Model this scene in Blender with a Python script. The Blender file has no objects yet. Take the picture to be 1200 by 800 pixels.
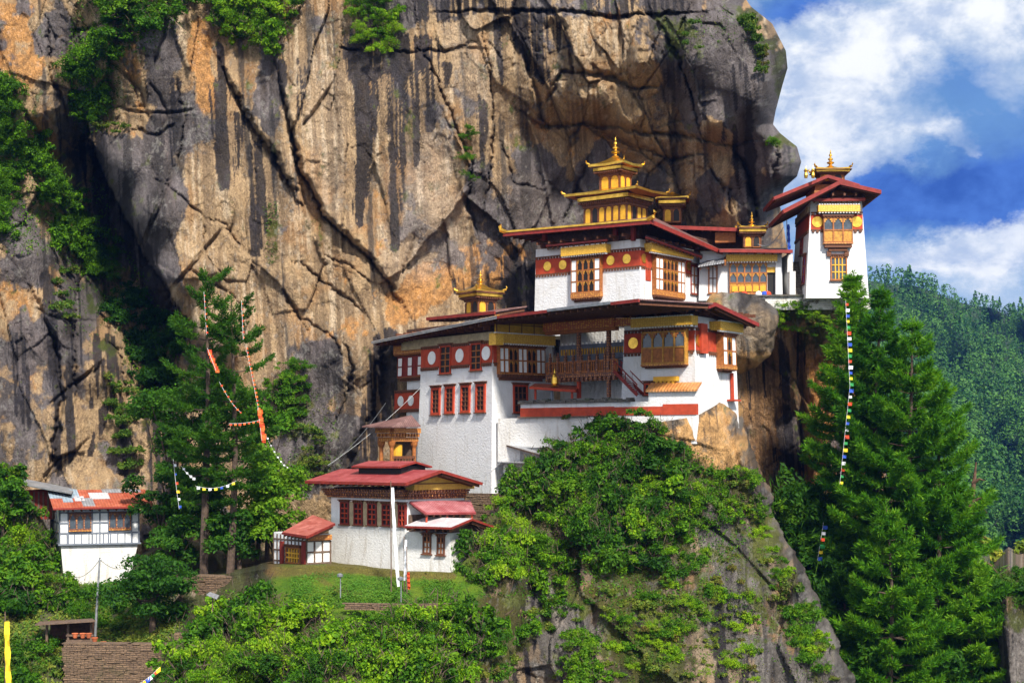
import bpy, math, random
import numpy as np
from mathutils import Vector

# ------------------------------------------------------------------ camera, sky, sun, exposure
SC = bpy.context.scene
COL = SC.collection
F = 1800.0          # focal length in pixels of a 1200 px wide picture
HZ = 530.0          # row of the eye-level horizon
cam_d = bpy.data.cameras.new("camera")
cam_d.sensor_width = 36.0
cam_d.lens = 54.0
cam_d.shift_y = (HZ - 400.0) / 1200.0
cam_d.clip_start = 0.5
cam_d.clip_end = 20000.0
cam = bpy.data.objects.new("camera", cam_d)
cam.rotation_euler = (math.radians(90), 0, 0)
COL.objects.link(cam)
SC.camera = cam

SUN_VEC = Vector((0.27, -0.72, 0.74)).normalized()      # towards the sun
sun_el = math.asin(SUN_VEC.z)
sun_az = math.atan2(SUN_VEC.x, SUN_VEC.y)
sd = bpy.data.lights.new("sun", 'SUN')
sd.energy = 3.8
sd.angle = math.radians(6.0)
sd.color = (1.0, 0.94, 0.84)
so = bpy.data.objects.new("sun", sd)
so.rotation_euler = (-SUN_VEC).to_track_quat('-Z', 'Y').to_euler()
COL.objects.link(so)

SC.view_settings.view_transform = 'Standard'
SC.view_settings.look = 'None'
SC.view_settings.gamma = 1.0
SC.view_settings.use_curve_mapping = False
SC.view_settings.exposure = 1.02
SC.render.engine = 'CYCLES'
SC.cycles.max_bounces = 6
SC.cycles.diffuse_bounces = 3
SC.cycles.transparent_max_bounces = 8
SC.cycles.use_denoising = True


class N:
    """small node-tree builder"""
    def __init__(s, tree):
        s.t = tree
        s.t.nodes.clear()

    def n(s, typ, **kw):
        nd = s.t.nodes.new(typ)
        ins = kw.pop('ins', {})
        for k, v in kw.items():
            setattr(nd, k, v)
        for k, v in ins.items():
            sock = nd.inputs[k]
            if isinstance(v, bpy.types.NodeSocket):
                s.t.links.new(v, sock)
            else:
                sock.default_value = v
        return nd

    def link(s, a, b):
        s.t.links.new(a, b)

    def math(s, op, a, b=0.0, c=None, clamp=False):
        nd = s.n('ShaderNodeMath', operation=op, use_clamp=clamp)
        for i, v in enumerate((a, b) if c is None else (a, b, c)):
            if isinstance(v, bpy.types.NodeSocket):
                s.link(v, nd.inputs[i])
            else:
                nd.inputs[i].default_value = v
        return nd.outputs[0]

    def mix(s, f, a, b, blend='MIX'):
        nd = s.n('ShaderNodeMix', data_type='RGBA', blend_type=blend)
        for i, v in ((0, f), (6, a), (7, b)):
            if isinstance(v, bpy.types.NodeSocket):
                s.link(v, nd.inputs[i])
            elif i == 0:
                nd.inputs[i].default_value = v
            else:
                nd.inputs[i].default_value = (*v[:3], 1)
        return nd.outputs[2]

    def noise(s, vec, scale, detail=4.0, rough=0.55, dist=0.0, color=False):
        nd = s.n('ShaderNodeTexNoise', ins={'Scale': scale, 'Detail': detail, 'Roughness': rough, 'Distortion': dist})
        if vec is not None:
            s.link(vec, nd.inputs['Vector'])
        return nd.outputs['Color' if color else 'Fac']

    def ramp(s, f, lo, hi, a=0.0, b=1.0):
        nd = s.n('ShaderNodeMapRange', clamp=True, interpolation_type='SMOOTHSTEP')
        s.link(f, nd.inputs['Value'])
        for k, v in (('From Min', lo), ('From Max', hi), ('To Min', a), ('To Max', b)):
            nd.inputs[k].default_value = v
        return nd.outputs[0]

    def mapping(s, vec, scale=(1, 1, 1), rot=(0, 0, 0), loc=(0, 0, 0)):
        nd = s.n('ShaderNodeMapping')
        s.link(vec, nd.inputs['Vector'])
        nd.inputs['Scale'].default_value = scale
        nd.inputs['Rotation'].default_value = rot
        nd.inputs['Location'].default_value = loc
        return nd.outputs[0]


W = bpy.data.worlds.new("World")
SC.world = W
W.use_nodes = True
w = N(W.node_tree)
sky = w.n('ShaderNodeTexSky', sky_type='NISHITA', sun_disc=False)
sky.sun_elevation = sun_el
sky.sun_rotation = sun_az
sky.air_density = 1.0
sky.dust_density = 0.6
sky.ozone_density = 2.5
tc = w.n('ShaderNodeTexCoord')
dirv = tc.outputs['Generated']
sep = w.n('ShaderNodeSeparateXYZ')
w.link(dirv, sep.inputs[0])


def sky_blob(px, py, rx, ry):
    """soft patch of cloud round a compass direction"""
    x, z = (px - 600) / F, (HZ - py) / F
    l = math.sqrt(x * x + z * z + 1)
    a = w.math('MULTIPLY', w.math('SUBTRACT', wx, x / l), F / rx)
    b = w.math('MULTIPLY', w.math('SUBTRACT', wz, z / l), F / ry)
    r2 = w.math('ADD', w.math('MULTIPLY', a, a), w.math('MULTIPLY', b, b))
    return w.math('MULTIPLY', w.math('EXPONENT', w.math('MULTIPLY', r2, -1.0)), w.ramp(sep.outputs[1], 0.0, 0.2))


cn = w.noise(w.mapping(dirv, (9, 9, 15)), 1.0, 8, 0.6, 0.35)
cn2 = w.noise(w.mapping(dirv, (24, 24, 36), loc=(3, 1, 7)), 1.0, 6, 0.6, 0.2)
warp = w.n('ShaderNodeSeparateColor')
w.link(w.noise(w.mapping(dirv, (14, 14, 20)), 1.0, 6, 0.65, 0, True), warp.inputs[0])
wx = w.math('ADD', sep.outputs[0], w.math('MULTIPLY', w.math('SUBTRACT', warp.outputs[0], 0.5), 0.075))
wz = w.math('ADD', sep.outputs[2], w.math('MULTIPLY', w.math('SUBTRACT', warp.outputs[1], 0.5), 0.06))
white = 0.0
for a in ((960, 90, 70, 60, 0.75), (975, 170, 60, 45, 0.6), (1110, 20, 90, 30, 1.0), (1190, 50, 40, 40, 0.6), (1085, 150, 40, 15, 0.9), (1010, 100, 50, 40, .5), (1140, 165, 20, 9, 0.4),
          (1035, 60, 40, 30, 0.6), (1160, 300, 80, 20, 0.9), (1060, 300, 60, 16, 0.9), (1200, 275, 40, 15, 0.8), (1150, 320, 40, 25, 0.7), (1010, 20, 30, 15, 0.4)):
    white = w.math('ADD', w.math('MULTIPLY', sky_blob(*a[:4]), a[4]), white)
dark = 0.0
for a in ((1130, 232, 140, 36, 1.1), (1200, 195, 80, 50, 1.0), (935, 10, 60, 18, 1.0), (1040, 228, 70, 30, 0.7), (1120, 95, 60, 30, .35)):
    dark = w.math('ADD', w.math('MULTIPLY', sky_blob(*a[:4]), a[4]), dark)
clouds = w.math('ADD', w.math('MULTIPLY', w.ramp(cn, 0.36, 0.70), 0.50), w.math('MULTIPLY', white, w.ramp(cn2, 0.25, 0.62, 0.75, 1.1)), clamp=True)
clouds = w.math('SUBTRACT', clouds, w.math('MULTIPLY', dark, 0.5), clamp=True)
blue = w.mix(1.0, sky.outputs[0], (0.50, 0.66, 0.80), 'MULTIPLY')
blue = w.mix(0.6, blue, (1.75, 3.6, 6.6))
dk = w.mix(w.ramp(cn2, 0.3, 0.7), (0.30, 0.95, 4.0), (0.75, 1.9, 6.0))
blue = w.mix(w.math('MULTIPLY', dark, 0.95, clamp=True), blue, dk)
behind = w.ramp(sep.outputs[1], 0.55, -0.35)            # brighter unseen cloud behind the camera, added as soft frontal fill
clouds = w.math('MAXIMUM', clouds, w.math('MULTIPLY', behind, w.ramp(cn, 0.3, 0.6, 0.45, 1.0)))
cl = w.mix(clouds, blue, w.mix(behind, w.mix(w.ramp(cn2, 0.34, 0.60), (4.6, 5.5, 7.2), (8.8, 9.0, 9.2)), (11.5, 11.7, 12.2)))
bg = w.n('ShaderNodeBackground', ins={'Color': cl, 'Strength': 0.058})
out = w.n('ShaderNodeOutputWorld', ins={'Surface': bg.outputs[0]})

# ------------------------------------------------------------------ geometry helpers
rng = np.random.default_rng(7)
random.seed(11)


def P(px, py, Y):
    return Vector(((px - 600) / F * Y, Y, (HZ - py) / F * Y))


def px_of(v):
    return 600 + v[0] / v[1] * F, HZ - v[2] / v[1] * F


def wloc(o):
    v = Vector((0, 0, 0))
    while o is not None:
        v += o.location
        o = o.parent
    return v


def tag(o, label, cat, group=None):
    o['label'] = label
    o['category'] = cat
    if group:
        o['group'] = group
    return o


def thing(name, loc, label, cat, group=None):
    o = bpy.data.objects.new(name, None)
    o.empty_display_size = 0.5
    o.location = loc
    COL.objects.link(o)
    return tag(o, label, cat, group)


def np_mesh(name, V, Q, uv=None, smooth=False):
    """mesh from numpy arrays: V (n,3), Q (m,k) polygons with k corners each"""
    me = bpy.data.meshes.new(name)
    V = np.asarray(V, np.float32)
    Q = np.asarray(Q, np.int32)
    k = Q.shape[1]
    me.vertices.add(len(V))
    me.vertices.foreach_set('co', V.ravel())
    me.loops.add(Q.size)
    me.loops.foreach_set('vertex_index', Q.ravel())
    me.polygons.add(len(Q))
    me.polygons.foreach_set('loop_start', np.arange(0, Q.size, k, dtype=np.int32))
    me.polygons.foreach_set('use_smooth', np.full(len(Q), smooth))
    if uv is not None:
        l = me.uv_layers.new(name='UVMap')
        l.data.foreach_set('uv', np.asarray(uv, np.float32).ravel())
    me.update(calc_edges=True)
    return me


def link(name, me, mat=None, parent=None, loc=None):
    o = bpy.data.objects.new(name, me)
    COL.objects.link(o)
    if mat is not None and not me.materials:
        me.materials.append(mat)
    if parent is not None:
        o.parent = parent
    if loc is not None:
        o.location = loc
    return o


class MB:
    """collects polygons in world space with metric uv; build() links ONE object"""
    def __init__(s):
        s.v, s.f, s.uv = [], [], []

    def poly(s, pts, uv=None):
        i = len(s.v)
        s.v += [tuple(p) for p in pts]
        s.f.append(list(range(i, i + len(pts))))
        if uv is None:
            a = Vector(pts[0])
            e1 = Vector(pts[1]) - a
            e1 = e1.normalized() if e1.length > 1e-9 else Vector((1, 0, 0))
            nn = e1.cross(Vector(pts[-1]) - a)
            e2 = nn.cross(e1).normalized() if nn.length > 1e-12 else Vector((0, 0, 1))
            uv = [((Vector(p) - a).dot(e1), (Vector(p) - a).dot(e2)) for p in pts]
        s.uv.append(uv)

    def hexa(s, b, t):
        """b, t: four bottom and four top points in matching order (counter-clockwise from above)"""
        s.poly(b[::-1])
        s.poly(t)
        n = len(b)
        for i in range(n):
            j = (i + 1) % n
            s.poly([b[i], b[j], t[j], t[i]])

    def tube(s, pts, r, n=6):
        pts = [Vector(p) for p in pts]
        rs = r if isinstance(r, (list, tuple)) else [r] * len(pts)
        rings = []
        for i, p in enumerate(pts):
            d = (pts[min(i + 1, len(pts) - 1)] - pts[max(i - 1, 0)]).normalized()
            a = d.cross(Vector((0, 0, 1)) if abs(d.z) < 0.9 else Vector((1, 0, 0))).normalized()
            b = d.cross(a)
            rings.append([p + (a * math.cos(q) + b * math.sin(q)) * rs[i] for q in [2 * math.pi * k / n for k in range(n)]])
        for r0, r1 in zip(rings, rings[1:]):
            for k in range(n):
                j = (k + 1) % n
                s.poly([r0[k], r0[j], r1[j], r1[k]])
        s.poly(rings[0][::-1])
        s.poly(rings[-1])

    def lathe(s, c, prof, n=14):
        c = Vector(c)
        rings = [[c + Vector((r * math.cos(2 * math.pi * k / n), r * math.sin(2 * math.pi * k / n), z)) for k in range(n)] for r, z in prof]
        for r0, r1 in zip(rings, rings[1:]):
            for k in range(n):
                j = (k + 1) % n
                s.poly([r0[k], r0[j], r1[j], r1[k]])
        s.poly(rings[0][::-1])
        s.poly(rings[-1])

    def slab(s, A, B, C, D, th):
        """roof sheet with corners A B (eave) C D (ridge) and thickness th below"""
        dn = Vector((0, 0, -th))
        t = [Vector(p) for p in (A, B, C, D)]
        b = [p + dn for p in t]
        s.poly(t)
        s.poly(b[::-1])
        for i in range(4):
            j = (i + 1) % 4
            s.poly([b[i], b[j], t[j], t[i]])

    def beam(s, a, b, w_, h, up=Vector((0, 0, 1))):
        a, b = Vector(a), Vector(b)
        d = (b - a).normalized()
        sd_ = d.cross(up).normalized() * (w_ / 2)
        u = sd_.cross(d).normalized() * (h / 2)
        A = [a - sd_ - u, a + sd_ - u, a + sd_ + u, a - sd_ + u]
        B = [b - sd_ - u, b + sd_ - u, b + sd_ + u, b - sd_ + u]
        s.poly(A)
        s.poly(B[::-1])
        for i in range(4):
            j = (i + 1) % 4
            s.poly([A[j], A[i], B[i], B[j]])

    def build(s, name, mat, parent=None, smooth=False):
        if not s.f:
            return None
        off = wloc(parent) if parent is not None else Vector((0, 0, 0))
        me = bpy.data.meshes.new(name)
        me.from_pydata([tuple(Vector(p) - off) for p in s.v], [], s.f)
        l = me.uv_layers.new(name='UVMap')
        flat = [c for u in s.uv for q in u for c in q]
        l.data.foreach_set('uv', flat)
        if smooth:
            me.polygons.foreach_set('use_smooth', [True] * len(me.polygons))
        return link(name, me, mat, parent)


# ------------------------------------------------------------------ numpy noise
_perm = np.random.default_rng(3).permutation(65536).astype(np.int64)


def _h(ix, iy, seed):
    return _perm[(_perm[(ix + seed * 131) & 65535] + iy) & 65535] / 65535.0


def vnoise(x, y, seed=0):
    ix, iy = np.floor(x).astype(np.int64), np.floor(y).astype(np.int64)
    fx, fy = x - ix, y - iy
    fx, fy = fx * fx * fx * (fx * (fx * 6 - 15) + 10), fy * fy * fy * (fy * (fy * 6 - 15) + 10)
    a, b = _h(ix, iy, seed), _h(ix + 1, iy, seed)
    c, d = _h(ix, iy + 1, seed), _h(ix + 1, iy + 1, seed)
    return (a * (1 - fx) + b * fx) * (1 - fy) + (c * (1 - fx) + d * fx) * fy - 0.5


def fbm(x, y, seed=0, octv=5, gain=0.5):
    t, a = 0.0, 1.0
    for o in range(octv):
        t = t + a * vnoise(x, y, seed + o * 17)
        x, y, a = x * 2.03 + 5.1, y * 2.03 - 3.7, a * gain
    return t


def facets(x, y, seed=0, tilt=1.0, step=0.6):
    """broken planes: every voronoi cell is a tilted face with its own height; also F2-F1"""
    ix, iy = np.floor(x).astype(np.int64), np.floor(y).astype(np.int64)
    f1 = np.full(x.shape, 9.0)
    f2 = np.full(x.shape, 9.0)
    h = np.zeros(x.shape)
    rid = np.zeros(x.shape)
    for dx in (-1, 0, 1):
        for dy in (-1, 0, 1):
            cx, cy = ix + dx, iy + dy
            qx, qy = cx + _h(cx, cy, seed), cy + _h(cx, cy, seed + 5)
            ex, ey = x - qx, y - qy
            d = np.hypot(ex, ey)
            hh = tilt * ((_h(cx, cy, seed + 9) - 0.5) * 2 * ex + (_h(cx, cy, seed + 13) - 0.5) * 2 * ey) + step * (_h(cx, cy, seed + 21) - 0.5)
            near = d < f1
            f2 = np.where(near, f1, np.minimum(f2, d))
            h = np.where(near, hh, h)
            rid = np.where(near, _h(cx, cy, seed + 33), rid)
            f1 = np.where(near, d, f1)
    return h, f2 - f1, rid


def seg_dist(px, py, pts):
    """distance to a polyline and the position along it (0..1)"""
    best = np.full(px.shape, 1e9)
    tt = np.zeros(px.shape)
    n = len(pts) - 1
    for i in range(n):
        (ax, ay), (bx, by) = pts[i][:2], pts[i + 1][:2]
        L2 = (bx - ax) ** 2 + (by - ay) ** 2 + 1e-9
        t = np.clip(((px - ax) * (bx - ax) + (py - ay) * (by - ay)) / L2, 0, 1)
        d = np.hypot(px - ax - t * (bx - ax), py - ay - t * (by - ay))
        c = d < best
        best = np.where(c, d, best)
        tt = np.where(c, (i + t) / n, tt)
    return best, tt


def seg_side(px, py, pts):
    """distance, position along, and side (+1 left of a downward line) of the nearest segment"""
    best = np.full(px.shape, 1e9)
    tt = np.zeros(px.shape)
    sd = np.zeros(px.shape)
    n = len(pts) - 1
    for i in range(n):
        (ax, ay), (bx, by) = pts[i], pts[i + 1]
        dx, dy = bx - ax, by - ay
        t = np.clip(((px - ax) * dx + (py - ay) * dy) / (dx * dx + dy * dy + 1e-9), 0, 1)
        d = np.hypot(px - ax - t * dx, py - ay - t * dy)
        c = d < best
        best = np.where(c, d, best)
        tt = np.where(c, (i + t) / n, tt)
        sd = np.where(c, np.sign(dx * (py - ay) - dy * (px - ax)), sd)
    return best, tt, sd


def sstep(a, b, x):
    t = np.clip((x - a) / (b - a), 0, 1)
    return t * t * (3 - 2 * t)


def idw(px, py, pts, p=3.0, eps=350.0):
    """smooth depth field through control points (px, py, depth)"""
    num = np.zeros(px.shape)
    den = np.zeros(px.shape)
    for x, y, v in pts:
        k = 1.0 / ((px - x) ** 2 + (py - y) ** 2 + eps) ** (p / 2)
        num += k * v
        den += k
    return num / den


def put_tint(me, tint):
    at = me.color_attributes.new('mineral', 'FLOAT_COLOR', 'POINT')
    k = np.ones((tint.shape[0] * tint.shape[1], 4), np.float32)
    k[:, :3] = tint.reshape(-1, 3)
    at.data.foreach_set('color', k.ravel())


class Sheet:
    """a terrain surface over a grid of view directions, each point at its own real distance"""
    def __init__(s, x0, y0, y1, step, edge, wrap=26.0, back=14.0, nwrap=16, top=None, jag=0.0):
        s.py1 = np.arange(y0, y1 + step, step)
        xe = np.interp(s.py1, [e[0] for e in edge], [e[1] for e in edge])
        xe = xe + jag * 2.4 * fbm(s.py1 / 24, s.py1 * 0 + x0, 15, 5, .55)
        n = int((max(xe) - x0) / step)
        u = np.linspace(0, 1, n)[None, :]
        xl = (xe - wrap)[:, None]
        main = x0 + (xl - x0) * u
        wv = np.linspace(0, 1, nwrap + 1)[None, 1:]
        tail = xl + wrap * np.sin(wv * math.pi / 2 * 1.15)
        s.px = np.hstack([main, tail])
        s.py = np.repeat(s.py1[:, None], s.px.shape[1], 1)
        s.back = np.hstack([np.zeros_like(main), np.repeat(back * (1 - np.cos(wv * math.pi / 2 * 1.15)), len(xe), 0)])
        s.n = n
        s.top = top is not None
        if s.top:       # uneven upper rim
            t = np.interp(s.px[0], [q[0] for q in top], [q[1] for q in top])
            v = ((s.py1 - y0) / (s.py1[-1] - y0))[:, None]
            s.py = t[None, :] + (y1 - t[None, :]) * v

    def finish(s, name, Y, mat, tint=None):
        s.Y = Y + s.back
        V = np.stack([(s.px - 600) / F * s.Y, s.Y, (HZ - s.py) / F * s.Y], -1)
        if s.top:       # the ground runs level behind the rim
            rows = []
            for dy in (40.0, 24.0, 13.0, 6.0, 2.0):
                q = V[0].copy()
                k = (q[:, 1] + dy) / q[:, 1]
                q[:, 0] *= k
                q[:, 1] += dy
                q[:, 2] -= 0.01 * dy
                rows.append(q)
            V = np.concatenate([np.array(rows), V], 0)
            if tint is not None:
                tint = np.concatenate([np.repeat(tint[:1], 5, 0), tint], 0)
        r, c = V.shape[:2]
        idx = np.arange(r * c).reshape(r, c)
        Q = np.stack([idx[1:, :-1], idx[1:, 1:], idx[:-1, 1:], idx[:-1, :-1]], -1).reshape(-1, 4)
        s.V = V
        me = np_mesh(name, V.reshape(-1, 3), Q, smooth=True)
        if tint is not None:
            put_tint(me, tint)
        o = link(name, me, mat)
        o['kind'] = 'structure'
        return o

    def at(s, px, py):
        V = s.V[5:] if s.top else s.V
        k = np.argmin(np.abs(s.px[:, :s.n] - px) + np.abs(s.py[:, :s.n] - py))
        i, j = divmod(int(k), s.n)
        return Vector(V[i, j])
# ------------------------------------------------------------------ materials
def new_mat(name):
    m = bpy.data.materials.new(name)
    m.use_nodes = True
    b = N(m.node_tree)
    o = b.n('ShaderNodeOutputMaterial')
    s = b.n('ShaderNodeBsdfPrincipled')
    b.link(s.outputs[0], o.inputs[0])
    return m, b, s


def objc(b):
    return b.n('ShaderNodeNewGeometry').outputs['Position']


def uvc(b):
    return b.n('ShaderNodeUVMap').outputs[0]


def bump(b, s, h, strength=0.5, dist=0.1):
    nd = b.n('ShaderNodeBump', ins={'Strength': strength, 'Distance': dist, 'Height': h})
    b.link(nd.outputs[0], s.inputs['Normal'])
    return nd


def simple(name, col, rough=0.7, metal=0.0, var=0.25, scale=2.0, bs=0.25, spec=0.3):
    """paint or wood: base colour with worn patches and a rough surface"""
    m, b, s = new_mat(name)
    p = objc(b)
    n1 = b.noise(p, scale, 5, 0.6)
    n2 = b.noise(p, scale * 9, 4, 0.6)
    c = b.mix(b.ramp(n1, 0.3, 0.7), [x * (1 - var) for x in col], [min(1, x * (1 + var)) for x in col])
    c = b.mix(b.ramp(n2, 0.45, 0.75, 0, 0.45), c, [x * 0.5 + 0.02 for x in col])
    b.link(c, s.inputs['Base Color'])
    s.inputs['Roughness'].default_value = rough
    s.inputs['Metallic'].default_value = metal
    s.inputs['Specular IOR Level'].default_value = spec
    bump(b, s, n2, bs, 0.03)
    return m


def rock_mat(name, grain=1.0):
    """bare rock: mineral colour comes with the mesh (attribute), grain and small relief from noise"""
    m, b, s = new_mat(name)
    p = objc(b)
    at = b.n('ShaderNodeAttribute', attribute_name='mineral')
    q = b.mapping(p, (1, 1, 0.6), (0, math.radians(-14), 0))
    n1 = b.noise(q, 1.6 * grain, 7, 0.72, 0.3)
    n2 = b.noise(q, 7.0 * grain, 4, 0.7)
    c = b.mix(b.ramp(n2, 0.30, 0.72, 0.0, 0.8), at.outputs['Color'], b.mix(1.0, at.outputs['Color'], (0.52, 0.50, 0.50), 'MULTIPLY'))
    c = b.mix(b.ramp(n1, 0.54, 0.72, 0.0, 0.55), c, b.mix(1.0, at.outputs['Color'], (1.5, 1.48, 1.45), 'MULTIPLY'))
    b.link(c, s.inputs['Base Color'])
    s.inputs['Roughness'].default_value = 0.8
    s.inputs['Specular IOR Level'].default_value = 0.25
    n3 = b.noise(b.mapping(q, (1, 1, .5)), 3.6 * grain, 6, 0.7, 0.6)
    c = b.mix(b.ramp(n3, 0.30, 0.46, 0.55, 0.0), c, b.mix(1.0, at.outputs['Color'], (0.35, 0.33, 0.33), 'MULTIPLY'))
    b.link(c, s.inputs['Base Color'])
    bump(b, s, b.math('ADD', n1, b.math('ADD', b.math('MULTIPLY', n3, .7), b.math('MULTIPLY', n2, 0.3))), 1.0, 0.8)
    return m


def leaf_mat(name, a, b_, c_, trans=0.35, dry=0.0, ns=0.62):
    """foliage: every leaf its own tint, clumps drift between three greens"""
    m, b, s = new_mat(name)
    g = b.n('ShaderNodeNewGeometry')
    oi = b.n('ShaderNodeObjectInfo')
    r = g.outputs['Random Per Island']
    n = b.ramp(b.noise(g.outputs['Position'], ns, 4, 0.65), 0.30, 0.70)
    k = b.math('ADD', b.math('MULTIPLY', n, 0.75), b.math('ADD', b.math('MULTIPLY', r, 0.65), b.math('MULTIPLY', b.math('SUBTRACT', oi.outputs['Random'], .15), 0.75)))
    c = b.mix(b.ramp(k, 0.40, 1.0), a, b_)
    c = b.mix(b.ramp(k, 1.0, 1.5), c, c_)
    if dry:
        c = b.mix(b.math('MULTIPLY', b.ramp(b.noise(g.outputs['Position'], 0.35, 4, 0.65), 0.52, 0.66), dry), c, (0.16, 0.085, 0.03))
    b.link(c, s.inputs['Base Color'])
    s.inputs['Roughness'].default_value = 0.6
    s.inputs['Specular IOR Level'].default_value = 0.22
    t = b.n('ShaderNodeBsdfTranslucent')
    b.link(b.mix(0.5, c, (0.085, 0.22, 0.008)), t.inputs[0])
    ms = b.n('ShaderNodeMixShader', ins={0: trans})
    b.link(s.outputs[0], ms.inputs[1])
    b.link(t.outputs[0], ms.inputs[2])
    b.link(ms.outputs[0], [x for x in b.t.nodes if x.type == 'OUTPUT_MATERIAL'][0].inputs[0])
    return m


def plaster_mat(name, col=(0.67, 0.67, 0.68), grime=0.62):
    m, b, s = new_mat(name)
    p = objc(b)
    u = uvc(b)
    n1 = b.noise(p, 0.5, 6, 0.65)
    n2 = b.noise(b.mapping(p, (1, 1, 0.12)), 2.2, 5, 0.6)
    br = b.n('ShaderNodeTexBrick', ins={'Scale': 1.0, 'Mortar Size': 0.05, 'Mortar Smooth': 1.0, 'Brick Width': 0.62, 'Row Height': 0.24})
    wv = b.n('ShaderNodeVectorMath', operation='ADD')
    b.link(u, wv.inputs[0])
    sc = b.n('ShaderNodeVectorMath', operation='SCALE', ins={'Scale': 0.22})
    b.link(b.noise(p, 1.6, 4, 0.6, 0, True), sc.inputs[0])
    b.link(sc.outputs[0], wv.inputs[1])
    b.link(wv.outputs[0], br.inputs['Vector'])
    n3 = b.noise(p, 5.0, 5, 0.65)
    c = b.mix(b.ramp(n1, 0.45, 0.75, 0, grime), col, (0.55, 0.53, 0.50))
    c = b.mix(b.math('MULTIPLY', b.ramp(n2, 0.52, 0.70), grime * 0.75), c, (0.42, 0.38, 0.33))
    c = b.mix(b.math('MULTIPLY', b.ramp(n3, 0.60, 0.70), grime * 0.35), c, (0.48, 0.42, 0.36))
    b.link(c, s.inputs['Base Color'])
    s.inputs['Roughness'].default_value = 0.9
    s.inputs['Specular IOR Level'].default_value = 0.2
    h = b.math('ADD', b.math('MULTIPLY', br.outputs['Fac'], -0.03), b.math('MULTIPLY', n3, 1.2))
    bump(b, s, h, 0.75, 0.09)
    return m


def stone_mat(name, a=(0.30, 0.25, 0.20), c2=(0.14, 0.11, 0.09), row=0.22, wid=0.55, moss=0.3, white=0.0):
    m, b, s = new_mat(name)
    p = objc(b)
    u = uvc(b)
    wv = b.n('ShaderNodeVectorMath', operation='ADD')
    b.link(u, wv.inputs[0])
    sc = b.n('ShaderNodeVectorMath', operation='SCALE', ins={'Scale': 0.3})
    b.link(b.noise(p, 1.4, 4, 0.6, 0, True), sc.inputs[0])
    b.link(sc.outputs[0], wv.inputs[1])
    br = b.n('ShaderNodeTexBrick', ins={'Scale': 1.0, 'Mortar Size': 0.03, 'Mortar Smooth': 0.6, 'Brick Width': wid, 'Row Height': row,
                                       'Color1': (*a, 1), 'Color2': (*c2, 1), 'Mortar': (0.03, 0.025, 0.02, 1)})
    b.link(wv.outputs[0], br.inputs['Vector'])
    n = b.noise(p, 3.0, 6, 0.65)
    c = b.mix(b.ramp(n, 0.3, 0.7, 0.2, 0.6), br.outputs['Color'], [x * 0.6 for x in a])
    if white:
        c = b.mix(b.math('MULTIPLY', b.ramp(b.noise(p, 0.8, 5, 0.65), 0.42, 0.52), white), c, (0.72, 0.70, 0.66))
    c = b.mix(b.math('MULTIPLY', b.ramp(b.noise(p, 0.9, 5, 0.65), 0.52, 0.66), moss), c, (0.06, 0.085, 0.02))
    b.link(c, s.inputs['Base Color'])
    s.inputs['Roughness'].default_value = 0.9
    bump(b, s, b.math('ADD', b.math('MULTIPLY', br.outputs['Fac'], -1.0), n), 0.9, 0.1)
    return m


def tin_mat(name, col, col2, pitch=0.28, patch=0.5, rough=0.45, metal=0.0):
    """painted corrugated sheet: ribs run up the slope (uv v), sheets of slightly different tone, rust"""
    m, b, s = new_mat(name)
    u = uvc(b)
    p = objc(b)
    su = b.n('ShaderNodeSeparateXYZ')
    b.link(u, su.inputs[0])
    sn = b.math('SINE', b.math('MULTIPLY', su.outputs[0], 2 * math.pi / pitch))
    sheet = b.n('ShaderNodeTexWhiteNoise', noise_dimensions='2D')
    fl = b.n('ShaderNodeVectorMath', operation='FLOOR')
    b.link(b.mapping(u, (1 / 0.9, 1 / 2.4, 1)), fl.inputs[0])
    b.link(fl.outputs[0], sheet.inputs['Vector'])
    n = b.noise(b.mapping(p, (1, 1, 1)), 1.2, 6, 0.65)
    k = b.math('ADD', b.math('MULTIPLY', sheet.outputs['Value'], patch), b.math('MULTIPLY', b.ramp(n, 0.4, 0.7), 1 - patch))
    c = b.mix(k, col, col2)
    c = b.mix(b.math('MULTIPLY', b.ramp(b.noise(p, 4, 5, 0.7), 0.50, 0.72), 0.6), c, [0.5 * col[0] + .02, 0.5 * col[1] + .025, 0.5 * col[2] + .015])
    c = b.mix(b.math('MULTIPLY', b.ramp(b.noise(b.mapping(p, (.6, .6, 2)), 1.6, 6, 0.7), 0.48, 0.70), 0.45), c, [min(.8, 1.5 * x + .06) for x in col2])
    c = b.mix(b.ramp(sn, 0.4, 1.0, 0, 0.28), c, [x * 0.4 for x in col])
    b.link(c, s.inputs['Base Color'])
    s.inputs['Roughness'].default_value = rough
    s.inputs['Metallic'].default_value = metal
    bump(b, s, sn, 0.5, 0.05)
    return m


def fascia_mat(name, ground, fig, fig2, sx=3.2, sy=5.0):
    """painted board: rows of small brush ornaments"""
    m, b, s = new_mat(name)
    u = uvc(b)
    v1 = b.n('ShaderNodeTexVoronoi', ins={'Scale': 1.0, 'Randomness': 0.35})
    b.link(b.mapping(u, (sx, sy, 1)), v1.inputs['Vector'])
    v2 = b.n('ShaderNodeTexVoronoi', ins={'Scale': 1.0, 'Randomness': 0.9})
    b.link(b.mapping(u, (sx * 2.3, sy * 1.8, 1)), v2.inputs['Vector'])
    c = b.mix(b.ramp(v1.outputs['Distance'], 0.28, 0.38, 1, 0), ground, fig)
    c = b.mix(b.ramp(v2.outputs['Distance'], 0.18, 0.28, 0.8, 0), c, fig2)
    n = b.noise(objc(b), 6, 4, 0.6)
    c = b.mix(b.ramp(n, 0.5, 0.8, 0, 0.4), c, [x * 0.5 for x in ground])
    b.link(c, s.inputs['Base Color'])
    s.inputs['Roughness'].default_value = 0.6
    return m


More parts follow.
